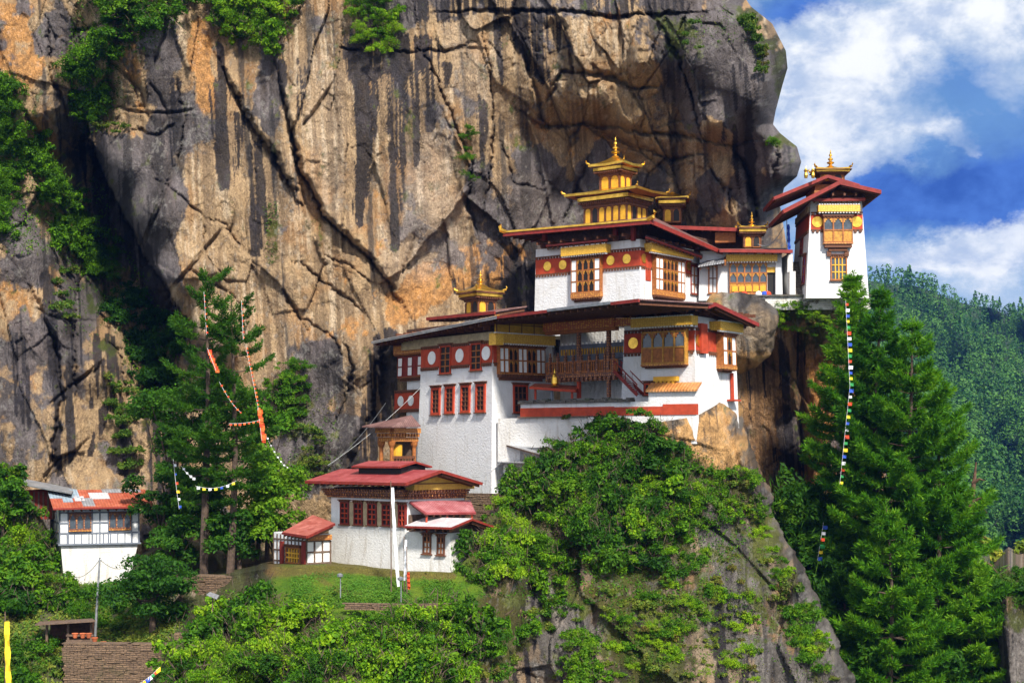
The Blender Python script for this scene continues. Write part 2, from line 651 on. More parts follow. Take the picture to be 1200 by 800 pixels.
M = {}
M['rock'] = rock_mat('bare_rock')
M['plaster'] = plaster_mat('whitewash')
M['plaster_old'] = plaster_mat('worn_whitewash', (0.64, 0.63, 0.61), 0.95)
M['red'] = simple('red_ochre_paint', (0.40, 0.050, 0.018), 0.75, var=0.2)
M['darkred'] = simple('dark_red_timber', (0.20, 0.022, 0.014), 0.65)
M['redtrim'] = simple('red_roof_edge', (0.22, 0.024, 0.017), 0.55)
M['gold'] = simple('gilded_copper', (0.86, 0.48, 0.07), 0.30, 0.92, var=0.25, bs=0.1, spec=0.5)
M['yellow'] = simple('yellow_ochre_paint', (0.66, 0.35, 0.025), 0.6, var=0.15)
M['ochre'] = simple('ochre_timber_paint', (0.44, 0.21, 0.03), 0.6, var=0.3, scale=4)
M['timber'] = simple('orange_timber', (0.31, 0.105, 0.025), 0.6, var=0.3, scale=4)
M['brown'] = simple('brown_timber', (0.13, 0.048, 0.022), 0.7, var=0.3, scale=4)
M['oldwood'] = simple('weathered_timber', (0.13, 0.085, 0.06), 0.85, var=0.35, scale=4)
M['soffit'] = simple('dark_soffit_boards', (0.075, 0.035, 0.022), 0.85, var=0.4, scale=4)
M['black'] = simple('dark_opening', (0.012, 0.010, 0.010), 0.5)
M['glass'] = simple('window_glass', (0.06, 0.075, 0.09), 0.12, var=0.3, spec=0.6, bs=0.02)
M['white'] = simple('white_panel', (0.80, 0.80, 0.79), 0.75, var=0.06, bs=0.1)
M['beige'] = simple('beige_clay', (0.42, 0.33, 0.20), 0.9, var=0.2)
M['bluegrey'] = simple('slate_blue_paint', (0.16, 0.18, 0.22), 0.7, var=0.2)
M['slate'] = stone_mat('slate_coping', (0.22, 0.20, 0.17), (0.12, 0.11, 0.10), 0.12, 0.5, 0.5)
M['stone'] = stone_mat('rubble_stone', moss=0.35)
M['stonewhite'] = stone_mat('whitewashed_rubble', (0.34, 0.29, 0.24), (0.2, 0.16, 0.13), 0.25, 0.5, 0.3, 0.85)
M['brownstone'] = stone_mat('brown_rubble', (0.27, 0.17, 0.10), (0.12, 0.075, 0.05), 0.16, 0.6, 0.2)
M['tinred'] = tin_mat('red_tin_roof', (0.23, 0.028, 0.03), (0.36, 0.075, 0.075))
M['tinpink'] = tin_mat('faded_red_tin_roof', (0.29, 0.055, 0.065), (0.44, 0.19, 0.20))
M['tingrey'] = tin_mat('grey_tin_roof', (0.22, 0.23, 0.25), (0.42, 0.42, 0.44), rough=0.35, metal=0.3)
M['tinorange'] = tin_mat('rusty_orange_tin_roof', (0.31, 0.055, 0.026), (0.45, 0.125, 0.065))
M['tinrust'] = tin_mat('dull_red_tin_roof', (0.30, 0.06, 0.045), (0.44, 0.14, 0.11))
M['tinblue'] = tin_mat('blue_grey_tin_roof', (0.20, 0.27, 0.34), (0.35, 0.42, 0.48))
M['tindark'] = tin_mat('dark_brown_tin_roof', (0.11, 0.05, 0.045), (0.22, 0.12, 0.11))
M['tinpale'] = tin_mat('bleached_tin_roof', (0.50, 0.40, 0.42), (0.62, 0.58, 0.58), rough=0.5)
M['bamboo'] = tin_mat('bamboo_mat', (0.55, 0.30, 0.04), (0.70, 0.42, 0.08), 0.16, 0.5, 0.8)
M['tile'] = tin_mat('orange_tiles', (0.42, 0.15, 0.04), (0.60, 0.27, 0.08), 0.3)
M['fas_y'] = fascia_mat('yellow_painted_fascia', (0.62, 0.34, 0.03), (0.78, 0.50, 0.07), (0.34, 0.10, 0.02), 4.2, 5)
M['fas_r'] = fascia_mat('red_painted_fascia', (0.42, 0.10, 0.03), (0.75, 0.42, 0.05), (0.10, 0.12, 0.14))
M['fas_o'] = fascia_mat('orange_painted_frieze', (0.36, 0.13, 0.03), (0.62, 0.29, 0.05), (0.10, 0.035, 0.025), 3.5, 4.0)
M['fas_b'] = fascia_mat('dark_painted_frieze', (0.13, 0.045, 0.025), (0.50, 0.20, 0.05), (0.12, 0.12, 0.14), 4, 4)
M['bark'] = simple('bark', (0.085, 0.058, 0.042), 0.95, var=0.35, scale=3, bs=0.6)
M['deadwood'] = simple('dead_wood', (0.10, 0.055, 0.035), 0.95, var=0.4, scale=3)
M['steel'] = simple('grey_metal', (0.25, 0.26, 0.27), 0.45, 0.4)
M['cloth_white'] = simple('white_cloth', (0.82, 0.83, 0.86), 0.9, var=0.05)
M['cloth_red'] = simple('red_cloth', (0.55, 0.06, 0.02), 0.9, var=0.15)
M['cloth_orange'] = simple('orange_cloth', (0.70, 0.14, 0.03), 0.9, var=0.2)
M['cloth_yellow'] = simple('yellow_cloth', (0.80, 0.58, 0.03), 0.9, var=0.15)
M['cloth_blue'] = simple('blue_cloth', (0.03, 0.08, 0.42), 0.9, var=0.15)
M['cloth_green'] = simple('green_cloth', (0.03, 0.26, 0.07), 0.9, var=0.15)
M['clay'] = simple('terracotta', (0.45, 0.12, 0.045), 0.8)
M['leaf_bright'] = leaf_mat('bright_shrub_leaves', (0.0281, 0.0908, 0.0027), (0.1246, 0.2926, 0.0045), (0.2959, 0.4640, 0.0108), 0.45)
M['leaf_mid'] = leaf_mat('mid_shrub_leaves', (0.0171, 0.0686, 0.0027), (0.0623, 0.1816, 0.0045), (0.1558, 0.2926, 0.0090), 0.42)
M['leaf_dark'] = leaf_mat('dark_tree_leaves', (0.0101, 0.0504, 0.0036), (0.0327, 0.1160, 0.0054), (0.0779, 0.1816, 0.0090), 0.45)
M['leaf_dry'] = leaf_mat('cliff_plant_leaves', (0.03, 0.08, 0.008), (0.075, 0.155, 0.014), (0.19, 0.22, 0.025), 0.3, 0.7)
M['leaf_lime'] = leaf_mat('lime_leaves', (0.10, 0.18, 0.012), (0.20, 0.26, 0.02), (0.32, 0.32, 0.03), 0.35)
M['needle'] = leaf_mat('pine_needles', (0.0203, 0.1059, 0.0027), (0.0818, 0.2472, 0.0054), (0.1869, 0.3733, 0.0108), 0.5)
M['needle_dark'] = leaf_mat('dark_conifer_needles', (0.0109, 0.0525, 0.0045), (0.0389, 0.1261, 0.0072), (0.0935, 0.2018, 0.0108), 0.45)
M['needle_far'] = leaf_mat('far_forest_leaves', (0.006, 0.032, 0.008), (0.016, 0.072, 0.010), (0.060, 0.155, 0.016), 0.15, ns=0.022)


def ground_mat(name, a, c, d):
    m, b, s = new_mat(name)
    p = objc(b)
    n1, n2 = b.noise(p, 0.4, 6, 0.65), b.noise(p, 4, 5, 0.65)
    k = b.mix(b.ramp(n1, 0.35, 0.65), a, c)
    k = b.mix(b.ramp(n2, 0.5, 0.7, 0, 0.7), k, d)
    b.link(k, s.inputs['Base Color'])
    s.inputs['Roughness'].default_value = 0.95
    bump(b, s, n2, 0.8, 0.2)
    return m


M['soil'] = ground_mat('mossy_soil', (0.03, 0.045, 0.012), (0.07, 0.06, 0.025), (0.03, 0.022, 0.014))
M['lawn'] = ground_mat('short_grass', (0.055, 0.14, 0.012), (0.10, 0.19, 0.02), (0.13, 0.17, 0.025))
M['far_ground'] = ground_mat('far_forest_floor', (0.012, 0.03, 0.008), (0.02, 0.045, 0.012), (0.03, 0.04, 0.015))
M['leaf_lawn'] = leaf_mat('lawn_grass_blades', (0.0389, 0.1311, 0.0090), (0.0701, 0.1917, 0.0135), (0.1168, 0.2219, 0.0180), 0.3)
# ------------------------------------------------------------------ the great cliff
def soft(px, py, prims, nz, taper=0.0):
    """stain and shade map from strokes (points, radius, weight); edges broken up by noise"""
    out = np.zeros(px.shape)
    for pts, r, wgt in prims:
        if len(pts) == 1:
            d = np.hypot(px - pts[0][0], py - pts[0][1])
        else:
            d, t = seg_dist(px, py, pts)
            if taper:
                d = d / (1 - taper * np.clip(t, 0, 1) ** 1.5)
        out = np.maximum(out, wgt * sstep(1.25, 0.45, d / r + nz))
    return out


CRACKS = [  # polyline, width px, depth m, step m (left side nearer when positive)
    ([(322, 70), (341, 150), (352, 195), (382, 255), (431, 300), (470, 352)], 6, 2.2, -2.4),
    ([(256, 70), (275, 110), (300, 150), (330, 195), (352, 244)], 6, 2.0, -1.8),
    ([(484, 49), (510, 94), (540, 165), (549, 188), (547, 240), (564, 295)], 4.5, 1.4, 1.6),
    ([(562, 19), (577, 112), (577, 188), (566, 250)], 3, 1.0, 0.8),
    ([(395, 57), (424, 60)], 3, 1.0, 0), ([(500, 15), (600, 13), (677, 13), (710, 20), (785, 17), (840, 12)], 4, 1.6, 0),
    ([(773, 27), (800, 73), (817, 133), (822, 160)], 4.5, 1.8, -1.0),
    ([(612, 60), (632, 120), (637, 150)], 4, 1.6, 0.6), ([(655, 15), (668, 60), (672, 95)], 3, 1.2, -0.6),
    ([(637, 130), (660, 86), (710, 90), (740, 102), (775, 102)], 5, 1.8, 0),
    ([(600, 123), (633, 147), (697, 145), (750, 155), (820, 162), (853, 169), (895, 163)], 4.5, 1.7, 0),
    ([(700, 152), (743, 172), (790, 188), (815, 182)], 5, 1.8, 0), ([(860, 170), (878, 210), (885, 262)], 7, 2.4, 1.0),
    ([(905, 155), (912, 185), (908, 225)], 5, 2.2, 0), ([(830, 195), (850, 225), (858, 250)], 4, 1.4, 0.8),
    ([(110, 175), (135, 232), (163, 290), (205, 350), (245, 418)], 4, 1.0, 0),
    ([(350, 300), (372, 330), (400, 345), (432, 372)], 3.5, 1.3, 0.8), ([(330, 335), (352, 372), (385, 392), (405, 420)], 3.5, 1.2, 0.6),
    ([(378, 300), (410, 312), (440, 340)], 2.5, 0.9, 0.4), ([(400, 390), (414, 430), (405, 470), (385, 505)], 3, 1.0, -0.6),
    ([(452, 405), (446, 440), (440, 490), (420, 530), (405, 560)], 13, 3.5, 0), ([(85, 240), (98, 300), (86, 380), (88, 470)], 4, 1.4, 0.8),
    ([(118, 395), (140, 410), (148, 450), (140, 520)], 5, 1.7, -0.8), ([(55, 20), (60, 90), (85, 150)], 4, 1.5, 0.6),
    ([(30, 330), (62, 400), (72, 470), (60, 545)], 6, 2.2, 0), ([(236, 255), (243, 300), (262, 330)], 2.5, 0.8, 0.4),
    ([(20, 120), (52, 170), (78, 232)], 5, 1.8, 0), ([(450, 62), (520, 60), (560, 47)], 3, 0.9, 0),
    ([(690, 185), (668, 240), (660, 262)], 4, 1.2, 0.5), ([(585, 165), (600, 215), (640, 225)], 3, 1.0, 0.5),
    ([(735, 100), (752, 130), (748, 155)], 3, 0.9, 0.5), ([(205, 90), (216, 140), (208, 200)], 3, 0.8, 0.5),
    ([(160, 150), (186, 158), (205, 145)], 3.5, 1.0, 0), ([(240, 255), (262, 262), (290, 300)], 2.5, 0.7, 0.4),
]
DEPTH = [  # control points of the face: px, py, metres from the camera
    (0, -60, 172), (60, 20, 170), (30, 120, 168), (60, 220, 168), (20, 300, 166), (60, 380, 165), (110, 430, 164), (60, 500, 165), (0, 500, 164), (150, 520, 168),
    (110, 150, 172), (95, 200, 178), (105, 250, 178), (120, 300, 180), (140, 350, 181), (165, 400, 181), (185, 440, 180),
    (170, 60, 168), (150, 190, 166.5), (190, 250, 164.5), (215, 320, 163.5), (260, 390, 163), (250, 150, 168), (270, 250, 166), (300, 60, 171), (330, 20, 172), (310, 330, 165),
    (380, 100, 168), (400, 200, 167.5), (370, 300, 166), (440, 60, 170), (450, 150, 168), (480, 250, 167.5), (430, 330, 165.5), (400, 420, 161.5), (350, 450, 163), (385, 520, 161), (360, 560, 162),
    (445, 480, 164.5), (470, 480, 164), (470, 420, 164), (520, 50, 169), (540, 150, 168.5), (600, 60, 167), (600, 200, 171), (580, 280, 172), (540, 320, 169), (500, 350, 167), (600, 340, 172), (620, 300, 173),
    (640, 30, 166), (700, 50, 164), (690, 100, 165), (640, 180, 174), (700, 165, 176), (680, 230, 176), (740, 130, 166), (760, 60, 162), (820, 60, 159), (860, 40, 160), (880, 110, 159), (840, 140, 162),
    (780, 160, 168), (740, 200, 176), (790, 210, 173), (800, 260, 177), (850, 190, 172), (870, 240, 175), (920, 190, 170), (900, 260, 178), (920, 300, 180), (760, 300, 178), (840, 300, 179), (700, 320, 176), (640, 420, 174), (800, 420, 178),
    (900, 420, 180), (600, 500, 172), (300, 600, 164), (100, 620, 163), (500, 620, 170), (800, 640, 176), (400, -80, 174), (700, -90, 172), (840, -60, 170), (880, 10, 164),
]


def rock_frame(X, Z, seed, lean, warp=1.0):
    wx_ = X + warp * (1.6 * fbm(X / 10, Z / 14, 40 + seed, 3) + 0.22 * fbm(X / 1.3, Z / 1.3, 44 + seed, 3))
    wz_ = Z + warp * (1.6 * fbm(X / 10, Z / 14, 60 + seed, 3) + 0.22 * fbm(X / 1.3, Z / 1.3, 64 + seed, 3))
    a = math.radians(lean)
    return wx_ * math.cos(a) + wz_ * math.sin(a), -wx_ * math.sin(a) + wz_ * math.cos(a)


def rock_relief(X, Z, amp=1.0, seed=0, lean=18, info=None, broken=None):
    u, v = rock_frame(X, Z, seed, lean)
    h1, e1, r1 = facets(u / 13.0, v / 27.0, 1 + seed, 2.0, 1.3)
    h2, e2, r2 = facets(u / 5.2 + 7, v / 11, 31 + seed, 1.3, 1.0)
    h3, e3, r3 = facets(u / 2.1, v / 3.6 + 3, 61 + seed, 0.62, 0.42)
    h4, e4, r4 = facets(u / 0.8, v / 1.2 + 3, 81 + seed, 0.26, 0.17)
    calm = sstep(-0.06, 0.28, fbm(X / 11, Z / 14, 90 + seed, 3))        # smooth slabs against broken ground
    if broken is not None:
        calm = np.clip(calm * (0.25 + 0.75 * broken) + 0.35 * (broken - .5), 0, 1)
    d = 1.25 * h1 + (0.6 + 0.8 * calm) * h2 + (0.22 + 0.98 * calm) * 1.1 * h3 + (0.12 + 0.95 * calm) * 1.1 * h4
    d += 0.45 * np.exp(-(e2 / 0.018) ** 2) * (0.05 + 0.95 * calm) + 0.22 * np.exp(-(e3 / 0.03) ** 2) * calm
    d += 0.22 * fbm(X / 1.2 + Z * .06, Z / 16.0, 120 + seed, 5) + 0.18 * fbm(X / 2.0, Z / 2.0, 140 + seed, 5, 0.55)
    if info is not None:
        info.update(u=u, v=v, r1=r1, r2=r2, r3=r3, r4=r4, e2=e2, e3=e3, calm=calm)
    return amp * d


def rock_tint(X, Z, i, dark, orange, grey, moss, pal, seed=0, streaks=1.0, lich=0.25):
    """mineral colours: fresh tan faces, grey crust, iron stains, water streaks, painted gully shade, moss"""
    tan, tan2, pale, gcol, ocol = [np.array(c)[None, None, :] for c in pal]
    u, v = i['u'], i['v']

    def mx(c, d, k):
        k = np.clip(k, 0, 1)[..., None]
        return c * (1 - k) + d * k
    n1 = fbm(X / 7, Z / 9, 400 + seed, 6, 0.6)
    n2 = fbm(X / 1.6, Z / 2.2, 410 + seed, 6, 0.65)
    n3 = fbm(X / 0.5, Z / 0.7, 415 + seed, 4, 0.65)
    xs = X + 0.05 * Z + 0.25 * fbm(X / 4, Z / 8, 418 + seed, 3)
    s1 = fbm(xs / 1.5, Z / 26, 420 + seed, 5, 0.62)
    s2 = fbm(xs / 0.42, Z / 16, 430 + seed, 4, 0.62)
    c = tan + 0 * n1[..., None]
    c = mx(c, tan2, sstep(0.35, 0.65, 0.5 + 0.9 * n1 + 0.25 * (i['r2'] - 0.5) + 0.25 * n2))
    reg = 0.25 + 1.1 * sstep(-.22, .25, fbm(X / 6, Z / 9, 450 + seed, 3))
    c = mx(c, pale, 0.9 * sstep(0.50, 0.83, 0.5 + 0.45 * n2 + 0.85 * reg * s2 + 0.3 * s1 + 0.2 * (i['r3'] - 0.5)))
    c = mx(c, tan2 * 0.62, 0.7 * sstep(0.58, 0.82, 0.5 - 0.75 * reg * s2 + 0.35 * s1))
    c = mx(c, tan2 * 0.8, 0.6 * sstep(0.12, 0.30, n3 + .4 * n2))
    c = mx(c, tan2 * 0.5, 0.55 * sstep(0.56, 0.80, 0.5 + 0.9 * s1 + 0.25 * n3))
    c = mx(c, ocol, 0.35 * sstep(0.62, 0.9, 0.5 + 0.8 * fbm(X / 3.2, Z / 4.5, 440 + seed, 5, 0.62) + 0.2 * (i['r3'] - 0.5)))
    om = orange + 0.55 * n2 + 0.35 * (i['r3'] - 0.5)
    c = mx(c, ocol * (0.75 + 0.9 * (0.5 + n3)[..., None]), 0.85 * sstep(0.38, 0.66, om))
    gm = grey + 0.95 * n1 + 0.35 * n2 + 0.42 * (i['r2'] - 0.62) + 0.25 * (i['r3'] - 0.5)
    gk = gcol * (0.72 + 0.9 * (0.5 + n2)[..., None] + 0.5 * s2[..., None]) * (0.75 + 0.5 * i['r3'][..., None])
    c = mx(c, np.maximum(gk, 0.012), 0.94 * sstep(0.30, 0.47, gm))
    wet = 0.95 * dark + 1.0 * s1 + 2.0 * s2 + 0.25 * n3  # the dark mask carries water streaks and the painted gully shade
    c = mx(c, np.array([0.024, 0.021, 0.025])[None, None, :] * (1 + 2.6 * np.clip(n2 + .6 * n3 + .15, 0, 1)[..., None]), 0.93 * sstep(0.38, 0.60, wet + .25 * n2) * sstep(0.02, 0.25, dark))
    gen = 1.3 * s1 + 0.5 * s2 + 0.5 * n1
    c = mx(c, np.array([0.050, 0.044, 0.044])[None, None, :], 0.75 * streaks * sstep(0.44, 0.62, gen))
    c = mx(c, np.array([0.035, 0.028, 0.026])[None, None, :], 0.55 * np.exp(-(i['e2'] / 0.016) ** 2) * i['calm'])
    mm = moss + 0.7 * n2 + 0.35 * n3
    c = mx(c, np.array([0.055, 0.075, 0.012])[None, None, :] * (1 + 1.4 * n2[..., None]) + np.array([0.05, 0.03, 0.0])[None, None, :] * (0.5 + n1)[..., None], 0.9 * sstep(0.35, 0.7, mm))
    c = mx(c, np.array([0.55, 0.53, 0.48])[None, None, :], lich * sstep(0.40, 0.46, n3 + 0.4 * n1 - 0.02) * sstep(.3, .05, dark))
    return np.clip(c, 0.008, 0.9)


TAN = ((0.61, 0.42, 0.235), (0.42, 0.285, 0.165), (0.79, 0.61, 0.41), (0.135, 0.12, 0.125), (0.56, 0.27, 0.085))
LOW = ((0.42, 0.31, 0.20), (0.25, 0.185, 0.13), (0.56, 0.48, 0.38), (0.20, 0.18, 0.165), (0.66, 0.37, 0.14))
RED = ((0.52, 0.29, 0.13), (0.30, 0.18, 0.10), (0.42, 0.30, 0.20), (0.12, 0.10, 0.095), (0.50, 0.22, 0.06))
EDGE = [(-120, 800), (-10, 868), (8, 880), (28, 905), (60, 921), (80, 923), (100, 917), (130, 909), (146, 906), (156, 914), (172, 934), (190, 939), (207, 934),
        (220, 919), (240, 914), (300, 924), (400, 940), (700, 960)]
cl_ = Sheet(-170, -110, 690, 1.4, EDGE, 30, 18, 18)
px_, py_ = cl_.px, cl_.py
X_, Z_ = (px_ - 600) / 10.8, (HZ - py_) / 10.8
Yc = idw(px_, py_, DEPTH, 3.2)
inf = {}
blocky = soft(px_, py_, [([(40, 40), (30, 160), (60, 230)], 60, .8), ([(110, 40), (140, 120)], 50, .8), ([(640, 40), (700, 120), (660, 220)], 70, 1), ([(740, 60), (760, 200), (820, 270)], 70, .9), ([(380, 330), (420, 400)], 60, .9), ([(300, 310), (260, 330)], 40, .6), ([(580, 300), (620, 330)], 40, 1), ([(30, 330), (60, 480)], 40, .5)], .4 * fbm(px_ / 30, py_ / 30, 222, 4))
Yc = Yc + rock_relief(X_, Z_, info=inf, broken=blocky)
jx, jy = 9 * fbm(px_ / 22, py_ / 22, 200, 4), 9 * fbm(px_ / 22, py_ / 22, 210, 4)
jx2, jy2 = 3.2 * fbm(px_ / 6, py_ / 6, 203, 3), 3.2 * fbm(px_ / 6, py_ / 6, 213, 3)
qx, qy = px_ + jx * .45 + jx2, py_ + jy * .45 + jy2
for pts, wd, dp, st in CRACKS:      # joints and the edges of overlapping slabs
    d_, t_, sd_ = seg_side(qx, qy, pts)
    tap = np.minimum(1, np.minimum(t_, 1 - t_) * 5 + 0.15)
    Yc += .8 * dp * np.exp(-(d_ / (wd * .42 * (0.5 + 0.8 * tap))) ** 2) * tap
    if st:
        reach = 26 + 14 * abs(st)
        Yc -= abs(st) * 1.15 * (sd_ * np.sign(st) > 0) * np.exp(-d_ / reach) * tap
# the great recess left of the main wall
d_, t_, sd_ = seg_side(qx, qy, [(96, 118), (112, 178), (137, 236), (165, 294), (206, 354), (246, 420)])
Yc += 13.0 * (sd_ > 0) * np.exp(-d_ / 52) * np.minimum(1, t_ * 5 + .05) * np.minimum(1, (1 - t_) * 6 + .1)
rk = np.random.default_rng(91)
for _ in range(46):     # hairline joints crossing the slabs
    x, y = rk.uniform(-20, 900), rk.uniform(-20, 520)
    a = math.radians(rk.choice([68, 80, 100, 20]) + rk.normal() * 10)
    pts = [(x, y)]
    for _k in range(6):
        a += rk.normal() * .22
        l = rk.uniform(10, 26)
        x, y = x + l * math.cos(a), y + l * math.sin(a)
        pts.append((x, y))
    xs, ys = [q[0] for q in pts], [q[1] for q in pts]
    ii = np.nonzero((py_[:, 0] > min(ys) - 14) & (py_[:, 0] < max(ys) + 14))[0]
    jj = np.nonzero((px_[0] > min(xs) - 30) & (px_[0] < max(xs) + 60))[0]
    if len(ii) < 2 or len(jj) < 2:
        continue
    sl_ = np.s_[ii[0]:ii[-1] + 1, jj[0]:jj[-1] + 1]
    d_, t_ = seg_dist(px_[sl_] + jx[sl_] * .5, py_[sl_] + jy[sl_] * .5, pts)
    tap = np.minimum(1, np.minimum(t_, 1 - t_) * 4)
    sd_ = np.sign((pts[-1][0] - pts[0][0]) * (py_[sl_] - pts[0][1]) - (pts[-1][1] - pts[0][1]) * (px_[sl_] - pts[0][0]))
    Yc[sl_] += tap * (.75 * np.exp(-(d_ / 1.7) ** 2) - .22 * sd_ * np.exp(-(d_ / 9) ** 2))
# pale root hanging down beside the golden roofs
d_, t_ = seg_dist(px_ + jx * 0.25, py_, [(619, 135), (632, 175), (640, 215), (649, 259)])
Yc -= 0.9 * np.exp(-(d_ / 3) ** 2)
nz_ = 0.55 * fbm(px_ / 26, py_ / 34, 230, 5, 0.6)
nv_ = 0.8 * fbm(px_ / 9, py_ / 90, 240, 4, 0.6)
DARK = [([(425, 60), (430, 120), (421, 258)], 11, 1), ([(436, 60), (470, 66), (505, 60)], 26, 1.3), ([(448, 80), (455, 150)], 14, .85), ([(470, 70), (466, 200), (463, 290)], 9, .9), ([(488, 70), (486, 190)], 8, .85), ([(500, 60), (498, 150)], 10, .9),
        ([(520, 80), (503, 150)], 7, .8), ([(258, 110), (262, 212)], 11, 1), ([(278, 140), (272, 215)], 8, .9), ([(306, 175), (300, 300)], 9, 1), ([(318, 190), (310, 270)], 5, .8), ([(252, 60), (258, 110)], 9, .8),
        ([(330, 80), (322, 150)], 6, .6), ([(610, 15), (625, 60), (640, 95)], 14, .8), ([(640, 20), (650, 60)], 10, .6), ([(700, 0), (800, 5)], 14, .7), ([(488, 10), (540, 12), (600, 5)], 10, .8),
        ([(452, 410), (446, 470), (425, 540), (405, 570)], 15, 1), ([(52, 330), (62, 420), (66, 540)], 8, .9), ([(75, 440), (70, 550)], 9, .9), ([(92, 330), (88, 420), (80, 540)], 9, .8), ([(112, 400), (108, 480)], 6, .8), ([(126, 400), (130, 470), (105, 530)], 6, .7),
        ([(20, 400), (30, 500)], 10, .6), ([(150, 430), (152, 560)], 14, 1), ([(172, 400), (180, 520)], 12, .9), ([(870, 90), (880, 150)], 12, .5), ([(800, 85), (830, 130)], 16, .55), ([(868, 165), (880, 250)], 11, .8), ([(850, 150), (870, 200)], 8, .6),
        ([(110, 170), (140, 260), (185, 350), (220, 410)], 15, .9), ([(180, 470), (200, 560), (200, 640)], 30, .8), ([(205, 100), (202, 190)], 6, .5), ([(356, 70), (350, 150)], 5, .4), ([(535, 330), (560, 345)], 10, .3), ([(600, 330), (625, 350)], 22, .7),  # first stroke tints the gully darker, standing in for its shade
        ([(560, 120), (566, 200)], 7, .5), ([(585, 20), (590, 100)], 6, .5), ([(640, 330), (660, 400)], 40, .5)]
ORANGE = [([(20, 20), (25, 85)], 26, .9), ([(100, 40), (70, 70)], 16, .5), ([(150, 80), (160, 150)], 30, .5), ([(230, 30), (240, 120)], 13, .8), ([(185, 130), (200, 260)], 14, .5), ([(10, 330), (40, 440)], 22, .55), ([(42, 150), (62, 180)], 18, .6),
          ([(470, 355), (520, 325), (580, 300), (610, 290)], 26, 1), ([(565, 330), (600, 305)], 14, .9), ([(630, 150), (660, 170)], 22, .45), ([(690, 160), (720, 190)], 20, .4), ([(760, 230), (800, 215)], 24, .4), ([(410, 330), (440, 350)], 18, .5),
          ([(300, 20), (330, 15)], 20, .4), ([(430, 230), (440, 300)], 20, .3), ([(370, 400), (420, 380)], 24, .45), ([(700, 30), (760, 40)], 24, .35)]
GREY = [([(150, 185), (190, 230), (175, 285)], 40, 1), ([(190, 150), (200, 130)], 24, .6), ([(60, 40), (100, 60), (70, 30)], 26, .9), ([(85, 190), (70, 250)], 20, .5), ([(20, 250), (40, 320)], 26, .6), ([(80, 300), (100, 350), (70, 390)], 30, .7),
        ([(318, 60), (312, 110), (316, 150)], 17, .9), ([(190, 40), (180, 110)], 22, .6), ([(790, 30), (840, 60), (880, 90), (890, 130)], 50, 1), ([(800, 100), (860, 130)], 34, .8), ([(920, 175), (925, 215)], 26, 1), ([(870, 180), (885, 280)], 22, .9), ([(700, 200), (700, 240)], 30, .6),
        ([(620, 200), (660, 260), (600, 260)], 40, .75), ([(560, 200), (580, 280)], 26, .6), ([(550, 120), (570, 60)], 22, .35), ([(600, 150), (640, 130)], 26, .4), ([(380, 430), (360, 480)], 26, .8), ([(350, 520), (390, 500), (370, 570)], 36, .7), ([(470, 300), (500, 270), (520, 300)], 26, .45),
        ([(480, 100), (500, 130)], 22, .4), ([(840, 240), (900, 300), (840, 320)], 36, .7), ([(600, 380), (700, 420), (640, 330)], 60, .8), ([(740, 215), (800, 290)], 26, .5), ([(440, 20), (560, 0)], 20, .8), ([(640, 0), (850, -10)], 30, .6)]
MOSS = [([(330, 500), (360, 470)], 22, .6), ([(355, 560), (380, 540)], 24, .5), ([(20, 100), (60, 250), (150, 330)], 20, .4), ([(770, 25), (800, 45)], 22, .5), ([(880, 20), (915, 60), (918, 105)], 14, .9), ([(915, 163), (934, 166)], 10, .9), ([(110, 330), (130, 400)], 16, .4), ([(160, 420), (170, 520)], 20, .6), ([(320, 260), (318, 300)], 8, .6)]
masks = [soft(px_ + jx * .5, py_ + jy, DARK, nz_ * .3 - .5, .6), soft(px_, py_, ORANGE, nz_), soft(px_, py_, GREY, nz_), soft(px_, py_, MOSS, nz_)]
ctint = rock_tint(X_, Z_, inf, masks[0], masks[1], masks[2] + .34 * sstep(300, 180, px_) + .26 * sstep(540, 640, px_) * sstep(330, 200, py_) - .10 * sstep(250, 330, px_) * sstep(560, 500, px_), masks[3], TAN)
pl = soft(px_, py_, [([(500, 190), (505, 290)], 42, .8), ([(470, 310), (500, 290)], 26, .5), ([(540, 30), (560, 110)], 24, .4), ([(380, 90), (385, 230)], 26, .35), ([(600, 230), (630, 270)], 30, .4)], nz_)[..., None] * (1 - masks[0][..., None] * .8)
lum = ctint.mean(-1, keepdims=True)
ctint = ctint * (1 - .5 * pl) + .5 * pl * (np.array([0.68, 0.555, 0.45]) * (.35 + lum / .42 * .65))
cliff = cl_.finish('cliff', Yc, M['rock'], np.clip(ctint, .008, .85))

# ------------------------------------------------------------------ rock under the tower, right of the gap
EDGE_R = [(330, 1000), (350, 1004), (450, 1012), (600, 1050), (700, 1110), (900, 1160)]
rv = Sheet(835, 345, 830, 1.8, EDGE_R, 30, 16, 12)
px_, py_ = rv.px, rv.py
X_, Z_ = (px_ - 600) / 10.8, (HZ - py_) / 10.8
Yr = idw(px_, py_, [(850, 380, 170), (885, 352, 164.6), (900, 362, 164.0), (930, 360, 163.8), (960, 356, 163.6), (1005, 358, 163.6), (920, 385, 166), (890, 440, 173), (920, 500, 174), (955, 440, 169), (965, 520, 168), (960, 580, 168), (930, 560, 176), (1000, 480, 169), (1040, 560, 170), (900, 600, 172),
                    (1000, 640, 168), (1050, 640, 166), (960, 700, 164), (1080, 760, 156), (1140, 780, 160), (900, 760, 168)], 3.0)
inf = {}
Yr += rock_relief(X_, Z_, 0.55, 300, 6, inf)
d_, _ = seg_dist(px_, py_, [(935, 395), (940, 470), (944, 560), (950, 600)])
Yr += 1.8 * np.exp(-(d_ / 5) ** 2)
nz_ = 0.55 * fbm(px_ / 20, py_ / 30, 330, 5, 0.6)
